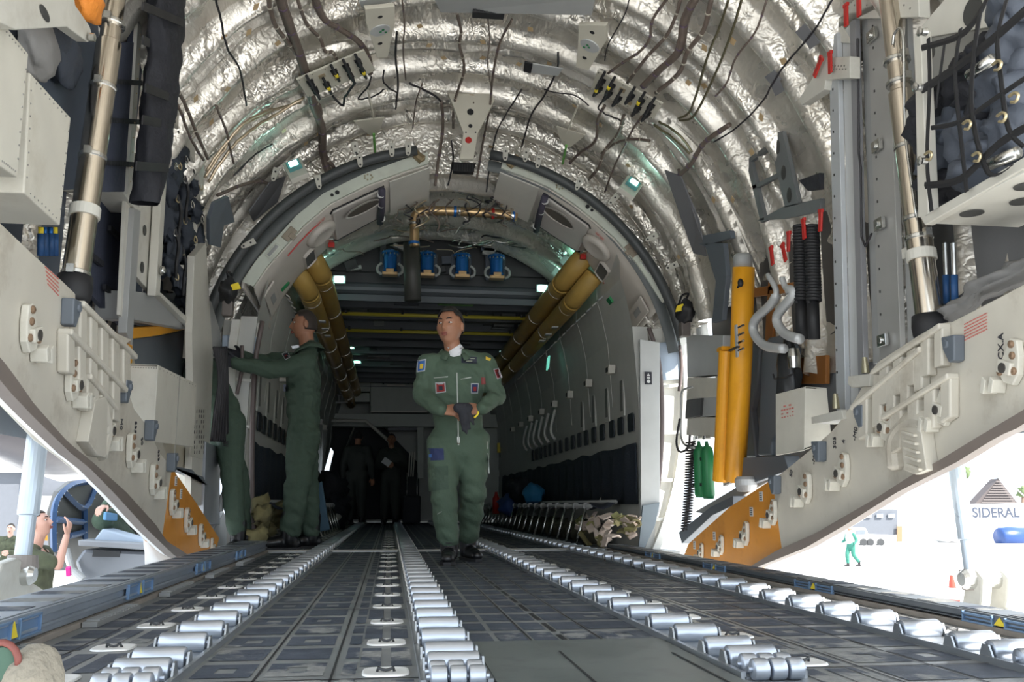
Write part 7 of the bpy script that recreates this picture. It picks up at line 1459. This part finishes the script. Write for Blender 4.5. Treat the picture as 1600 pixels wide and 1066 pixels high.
# ---- main man, walking towards the viewer ------------------------
Y0 = 6.02
J = dict(pel=WY(716, 690, Y0), chest=WY(713, 592, Y0), neck=WY(711, 549, Y0), head=WY(703, 511, Y0 - .04), shl=WY(757, 569, Y0), shr=WY(669, 569, Y0), ell=WY(776, 618, Y0 - .05), elr=WY(660, 620, Y0 - .05), wrl=WY(752, 638, Y0 - .24), wrr=WY(690, 641, Y0 - .24),
         knl=WY(739, 765, Y0 + .02), knr=WY(693, 768, Y0 - .10), anl=WY(731, 846, Y0 + .28), anr=WY(702, 858, Y0 - .03))
J['anl'].z = .12; J['anr'].z = .10
GL = BLACKF
man, st, M = figure('young man in a green flight suit walking forward, pulling at a black glove', J, (-.05, -1, 0), hyaw=-.42, hpitch=-.02, head_s=1.13, wr=.017, handcurl=(1.0, .9), handdir=(((-.8, -.35, -.2), (-.3, .8, -.5), -1), ((.85, -.3, -.1), (.2, .8, -.5), 1)), toes=((.25, -1, 0), (-.12, -1, 0)), feet_lift=(0, 0))
mb = MB(); c = J['neck']; capsule(mb, c + Vector((0, -.028, -.055)), c + Vector((0, -.012, .0)), .060, .061); fused(mb, 't_shirt', TSHIRT, man, .006, 2)
# lift the suit off the throat: a white T-shirt wedge shows between the collars
on_suit(st, man, [(699, 543), (724, 543), (714, 556), (709, 556)], 't_shirt_front', TSHIRT, .012)
on_suit(st, man, [(712.6, 556), (714.2, 556), (717.5, 696), (715.5, 696)], 'zip', mat('zip_steel', (.28, .3, .27), .4, metal=.5), .003)
on_suit(st, man, [(714.5, 683), (718.5, 683), (718.5, 694), (714.5, 694)], 'zip_puller', STEEL, .008)
def patch(st, root, pts, border, fillm, inner=None, text_m=None):
    p = on_suit(st, root, pts, 'patch', border, .004); cx = sum(a for a, _ in pts) / 4; cy = sum(b for _, b in pts) / 4
    on_suit(st, root, [(cx + (a - cx) * .78, cy + (b - cy) * .8) for a, b in pts], 'patch_field', fillm, .009)
    if inner: on_suit(st, root, [(cx + (a - cx) * .38, cy + (b - cy) * .4 + 1) for a, b in pts], 'patch_emblem', inner, .013)
    if text_m: on_suit(st, root, [(cx + (a - cx) * .6, cy - (max(b for _, b in pts) - cy) * .62 + (b - cy) * .12) for a, b in pts], 'patch_text', text_m, .013)
PW = mat('patch_white', (.40, .42, .44), .7, var=0); PB = mat('patch_blue', (.04, .13, .38), .7, var=0); PR = mat('patch_red', (.26, .025, .025), .7, var=0); PY = mat('patch_yellow', (.6, .42, .04), .7, var=0); PD = mat('patch_dark', (.02, .025, .04), .7, var=0); PN = mat('patch_navy', (.015, .025, .09), .7, var=0)
patch(st, man, [(652, 563), (666, 561), (664, 580), (651, 582)], PW, PB, PY)
patch(st, man, [(680, 598), (696, 597), (697, 613), (681, 615)], PW, PR, PD, PW)
patch(st, man, [(736, 599), (748, 599), (747, 615), (736, 615)], PW, PN, PR)
patch(st, man, [(771, 577), (779, 575), (785, 590), (777, 593)], PW, PR, PD)
on_suit(st, man, [(752, 590), (758, 590), (759, 601), (752, 601)], 'patch', mat('patch_maroon', (.2, .04, .04), .7, var=0), .004)
on_suit(st, man, [(721, 557), (745, 558), (745, 568), (721, 567)], 'name_tape', PD, .004); on_suit(st, man, [(724, 559.5), (742, 560), (742, 561), (724, 560.8)], 'name_print', mat('tape_print', (.25, .27, .2), .7, var=0), .0055); on_suit(st, man, [(728, 563.5), (738, 563.5), (738, 565), (728, 565)], 'name_emblem', MATS['tape_print'], .0055)
on_suit(st, man, [(668, 701), (693, 701), (694, 719), (668, 720)], 'blue_thigh_patch', PN, .005); on_suit(st, man, [(670, 710), (674, 710), (674, 715), (670, 715)], 'thigh_mark', PB, .007)
on_suit(st, man, [(759, 557), (767, 560), (766, 564), (759, 562)], 'shoulder_badge', PY, .004)
for l in ([(720, 592), (736, 589), (736, 590.5), (720, 593.5)], [(678, 590), (700, 588), (700, 589.5), (678, 591.5)], [(683, 803), (690, 799), (690, 800.5), (683, 804.5)], [(762, 690), (765, 740), (763.5, 740), (760.5, 690)]): on_suit(st, man, l, 'pocket_zip', MATS['zip_steel'], .003)
for l in ([(668, 730), (700, 728), (701, 765), (670, 768)],): on_suit(st, man, l, 'thigh_pocket', SUITD, .004)
mb = MB(); g0 = WY(716, 640, Y0 - .33); capsule(mb, g0 + Vector((-.0, 0, .01)), g0 + Vector((.06, 0, .01)), .034, .034, (Vector((0, 1, 0)), .6)); capsule(mb, g0 + Vector((.03, 0, 0)), WY(726, 658, Y0 - .33), .036, .032, (Vector((0, 1, 0)), .6))
for a, b in (((722, 660), (724, 673)), ((727, 660), (729, 677)), ((731, 658), (734, 670)), ((736, 652), (740, 663)), ((734, 646), (741, 655))): capsule(mb, WY(*a, Y0 - .33), WY(*b, Y0 - .33), .011, .009, n=10)
gl = fused(mb, 'tmpglove', GL, None, .006, 2); gl.name = 'black_glove'; tag(gl, 'black glove hanging from the walking man\'s hands', 'glove')
mb = MB(); mb.tube(smoothpath([WY(741, 653, Y0 - .34), WY(746, 648, Y0 - .34), WY(747, 643, Y0 - .34)], 4), .007, 6); mb.build('yellow_cuff', YEL, gl, smooth=True)
# ---- the reaching man, side on ------------------------------------
Y1 = 8.0
J = dict(pel=WY(474, 680, Y1), chest=WY(474, 590, Y1), neck=WY(482, 540, Y1), head=WY(475, 508, Y1), shl=WY(479, 567, Y1 - .17), shr=WY(474, 562, Y1 + .15), ell=WY(425, 578, Y1 - .28), elr=WY(418, 566, Y1 + .1), wrl=WY(368, 567, Y1 - .45), wrr=WY(378, 558, Y1 - .1),
         knl=WY(464, 768, Y1 - .10), knr=WY(478, 768, Y1 + .10), anl=WY(452, 838, Y1 - .10), anr=WY(486, 838, Y1 + .12))
J['anl'].z = .10; J['anr'].z = .10
m2, st2, M2 = figure('man in a green flight suit in profile, reaching left with a black glove', J, (-1, -.12, 0), hyaw=0, hpitch=.0, handcurl=(.35, .4), gloves=(BLACKF, BLACKF), suit=SUITD, s=1.2, head_s=.99, wr=.018, toes=((-1, -.2, 0), (-.8, -.3, 0)), hair=mat('hair_cropped', (.03, .022, .018), .7), hairkw={'th': .003})
patch(st2, m2, [(440, 553), (449, 549), (454, 558), (446, 563)], PW, PD, PR)
on_suit(st2, m2, [(443, 601), (449, 601), (449, 612), (443, 612)], 'patch', PD, .004); on_suit(st2, m2, [(455, 541), (466, 539), (468, 543), (457, 545)], 'shoulder_badge', PW, .004)
# ---- third man, mostly hidden behind the left post ----------------------
Y2 = 7.55
J = dict(pel=WY(348, 660, Y2), chest=WY(318, 590, Y2), neck=WY(305, 560, Y2), head=WY(300, 525, Y2), shl=WY(310, 580, Y2 - .15), shr=WY(310, 575, Y2 + .15), ell=WY(300, 620, Y2 - .1), elr=WY(298, 620, Y2 + .1), wrl=WY(290, 640, Y2 - .1), wrr=WY(290, 640, Y2 + .1),
         knl=WY(362, 745, Y2 - .05), knr=WY(372, 745, Y2 + .15), anl=WY(372, 832, Y2 - .05), anr=WY(380, 830, Y2 + .2))
J['anl'].z = .1; J['anr'].z = .1
for k in J:
    J[k].x = max(J[k].x, -1.62)
figure('third man in a green flight suit, only his legs showing beside the left post', J, (-.6, -.8, 0), suit=SUITD, toes=((-.2, -1, 0), (.3, -1, 0)), fullhands=False, vis_face=False)
# ---- two dark figures at the front of the hold ----------------------------
def standing(label, px, ytop, Y, f, h=1.75, suit=None, hyaw=0, arms='down', z0=0.0, skin=None, s=None, **k):
    b = WY(px, ytop, Y); x = b.x; k_ = h / 1.76; V = lambda dx, dy, z: Vector((x, Y, z0)) + Vector((0, 0, 1)).cross(Vector(f).normalized()) * dx * k_ + Vector(f).normalized() * dy * k_ + Vector((0, 0, z * k_))
    J = dict(pel=V(0, 0, .93), chest=V(0, 0, 1.28), neck=V(0, 0, 1.47), head=V(0, .02, 1.635), shl=V(.19, 0, 1.41), shr=V(-.19, 0, 1.41), knl=V(.10, .02, .50), knr=V(-.10, .02, .50), anl=V(.11, 0, .10), anr=V(-.11, 0, .10))
    if arms == 'down': J.update(ell=V(.26, -.02, 1.12), elr=V(-.26, -.02, 1.12), wrl=V(.28, .05, .88), wrr=V(-.28, .05, .88))
    elif arms == 'front': J.update(ell=V(.26, 0, 1.13), elr=V(-.26, 0, 1.13), wrl=V(.08, .25, 1.15), wrr=V(-.06, .25, 1.12))
    elif arms == 'walk': J.update(ell=V(.25, -.12, 1.15), elr=V(-.25, .08, 1.14), wrl=V(.26, .05, .98), wrr=V(-.24, .28, 1.05), knl=V(.10, -.02, .50), knr=V(-.10, .16, .52), anl=V(.11, -.32, .18), anr=V(-.1, .14, .1))
    return figure(label, J, f, s=k_, suit=suit or DUNI, hyaw=hyaw, z0=z0, skin=skin or SKIN, voxel=.016, short=False, wr=.006, **k)
standing('dark uniformed figure seen from behind at the front of the hold', 560, 672, 17.3, (.15, 1, 0), vis_face=False)
r_, s_, m_ = standing('dark uniformed figure facing us with folded hands at the front of the hold', 612, 684, 17.5, (-.1, -1, 0), h=1.72, arms='front')
mb = MB(); mb.box(WY(604, 722, 17.15), (.16, .02, .12), (0, .6, 0)); thing(mb, 'paper_sheet', mat('paper', (.5, .5, .5), .7), 'white paper held by the dark figure facing us', 'paper')
# ---- outside ----------------------------------------------------------------
p = gp(1328, 890); z = GZ(27); 
def out_fig(label, px, Y, f, h, **k): z0 = GZ(Y); return standing(label, px, 830, Y, f, h=h, z0=z0, **k)
w_ = out_fig('ground worker in white shirt and green trousers walking on the apron', 1328, 37.5, (-.9, -.3, 0), 1.7, suit=mat('worker_green', (.03, .16, .12), .8), arms='walk', vis_face=False, fullhands=False)
mb = MB(); c = w_[0].location + Vector((0, 0, 1.22)); mb.blob(c, (.21, .2, .32), 10); mb.build('white_shirt', AW, w_[0], smooth=True)
mb = MB(); mb.blob(w_[0].location + Vector((-.02, 0, 1.68)), (.13, .13, .10), 8); mb.build('cap', AW, w_[0], smooth=True)
s1 = out_fig('soldier in camouflage standing far off beside the left hangar', 17, 22, (.1, -1, 0), 1.8, suit=CAMO, skin=SKINL, arms='front')
Ys = 7.5; zs = GZ(Ys)
H = WY(62, 819, Ys)
J = dict(head=H, neck=H + Vector((-.03, 0, -.16)), chest=H + Vector((.0, 0, -.36)), pel=H + Vector((.02, .0, -.72)), shl=H + Vector((-.0, .15, -.23)), shr=H + Vector((.0, -.17, -.23)), ell=WY(50, 880, Ys + .2), elr=WY(91, 884, Ys - .12), wrl=WY(60, 890, Ys + .25), wrr=WY(104, 838, Ys - .1), knl=H + Vector((-.02, .1, -1.15)), knr=H + Vector((.06, -.1, -1.15)), anl=H + Vector((-.05, .1, -1.55)), anr=H + Vector((.02, -.1, -1.55)))
figure('soldier in camouflage reaching up with bare forearms outside the left sill', J, (1, -.1, 0), suit=CAMO, skin=SKINL, hpitch=-.35, z0=zs, handcurl=(.5, .7), hair=mat('hair_dark_brown', (.03, .02, .015), .7), hairkw={'th': .003}, s=.92, bare=True)
# bare forearm over the sleeve
X = -2.62
J = dict(pel=WX(235, 800, X), chest=WX(225, 745, X), neck=WX(222, 715, X), head=WX(220, 690, X), shl=WX(215, 735, X + .15), shr=WX(228, 735, X - .15), ell=WX(195, 765, X + .18), elr=WX(215, 765, X - .18), wrl=WX(165, 790, X + .12), wrr=WX(185, 790, X - .1), knl=WX(160, 812, X + .08), knr=WX(172, 815, X - .12), anl=WX(205, 842, X + .10), anr=WX(212, 842, X - .12))
figure('crouching man outside the left sill, green knee and one hand showing', J, (-.3, -1, 0), suit=SUIT, skin=SKINL, z0=J['anl'].z - .10, vis_face=False, toes=((.9, .3, 0), (.9, .3, 0)), handdir=(((-.2, -1, -.3), (0, 0, -1), 1), ((-.2, -1, -.3), (0, 0, -1), -1)))
mb = MB(); mb.prism([WX(167, 800, X + .18), WX(184, 803, X + .18), WX(184, 814, X + .18), WX(166, 813, X + .18)], (-.03, 0, 0)); thing(mb, 'blue_cloth', mat('cloth_light_blue', (.15, .35, .6), .8), 'light blue cloth lying on the crouching man\'s knee', 'cloth', bevel=.01)
mb = MB(); mb.box(WX(107, 893, -2.4), (.03, .03, .07), (.4, 0, 0)); thing(mb, 'pink_flag', mat('pink', (.7, .03, .3), .6), 'small pink object beside the camouflaged soldier', 'flag')
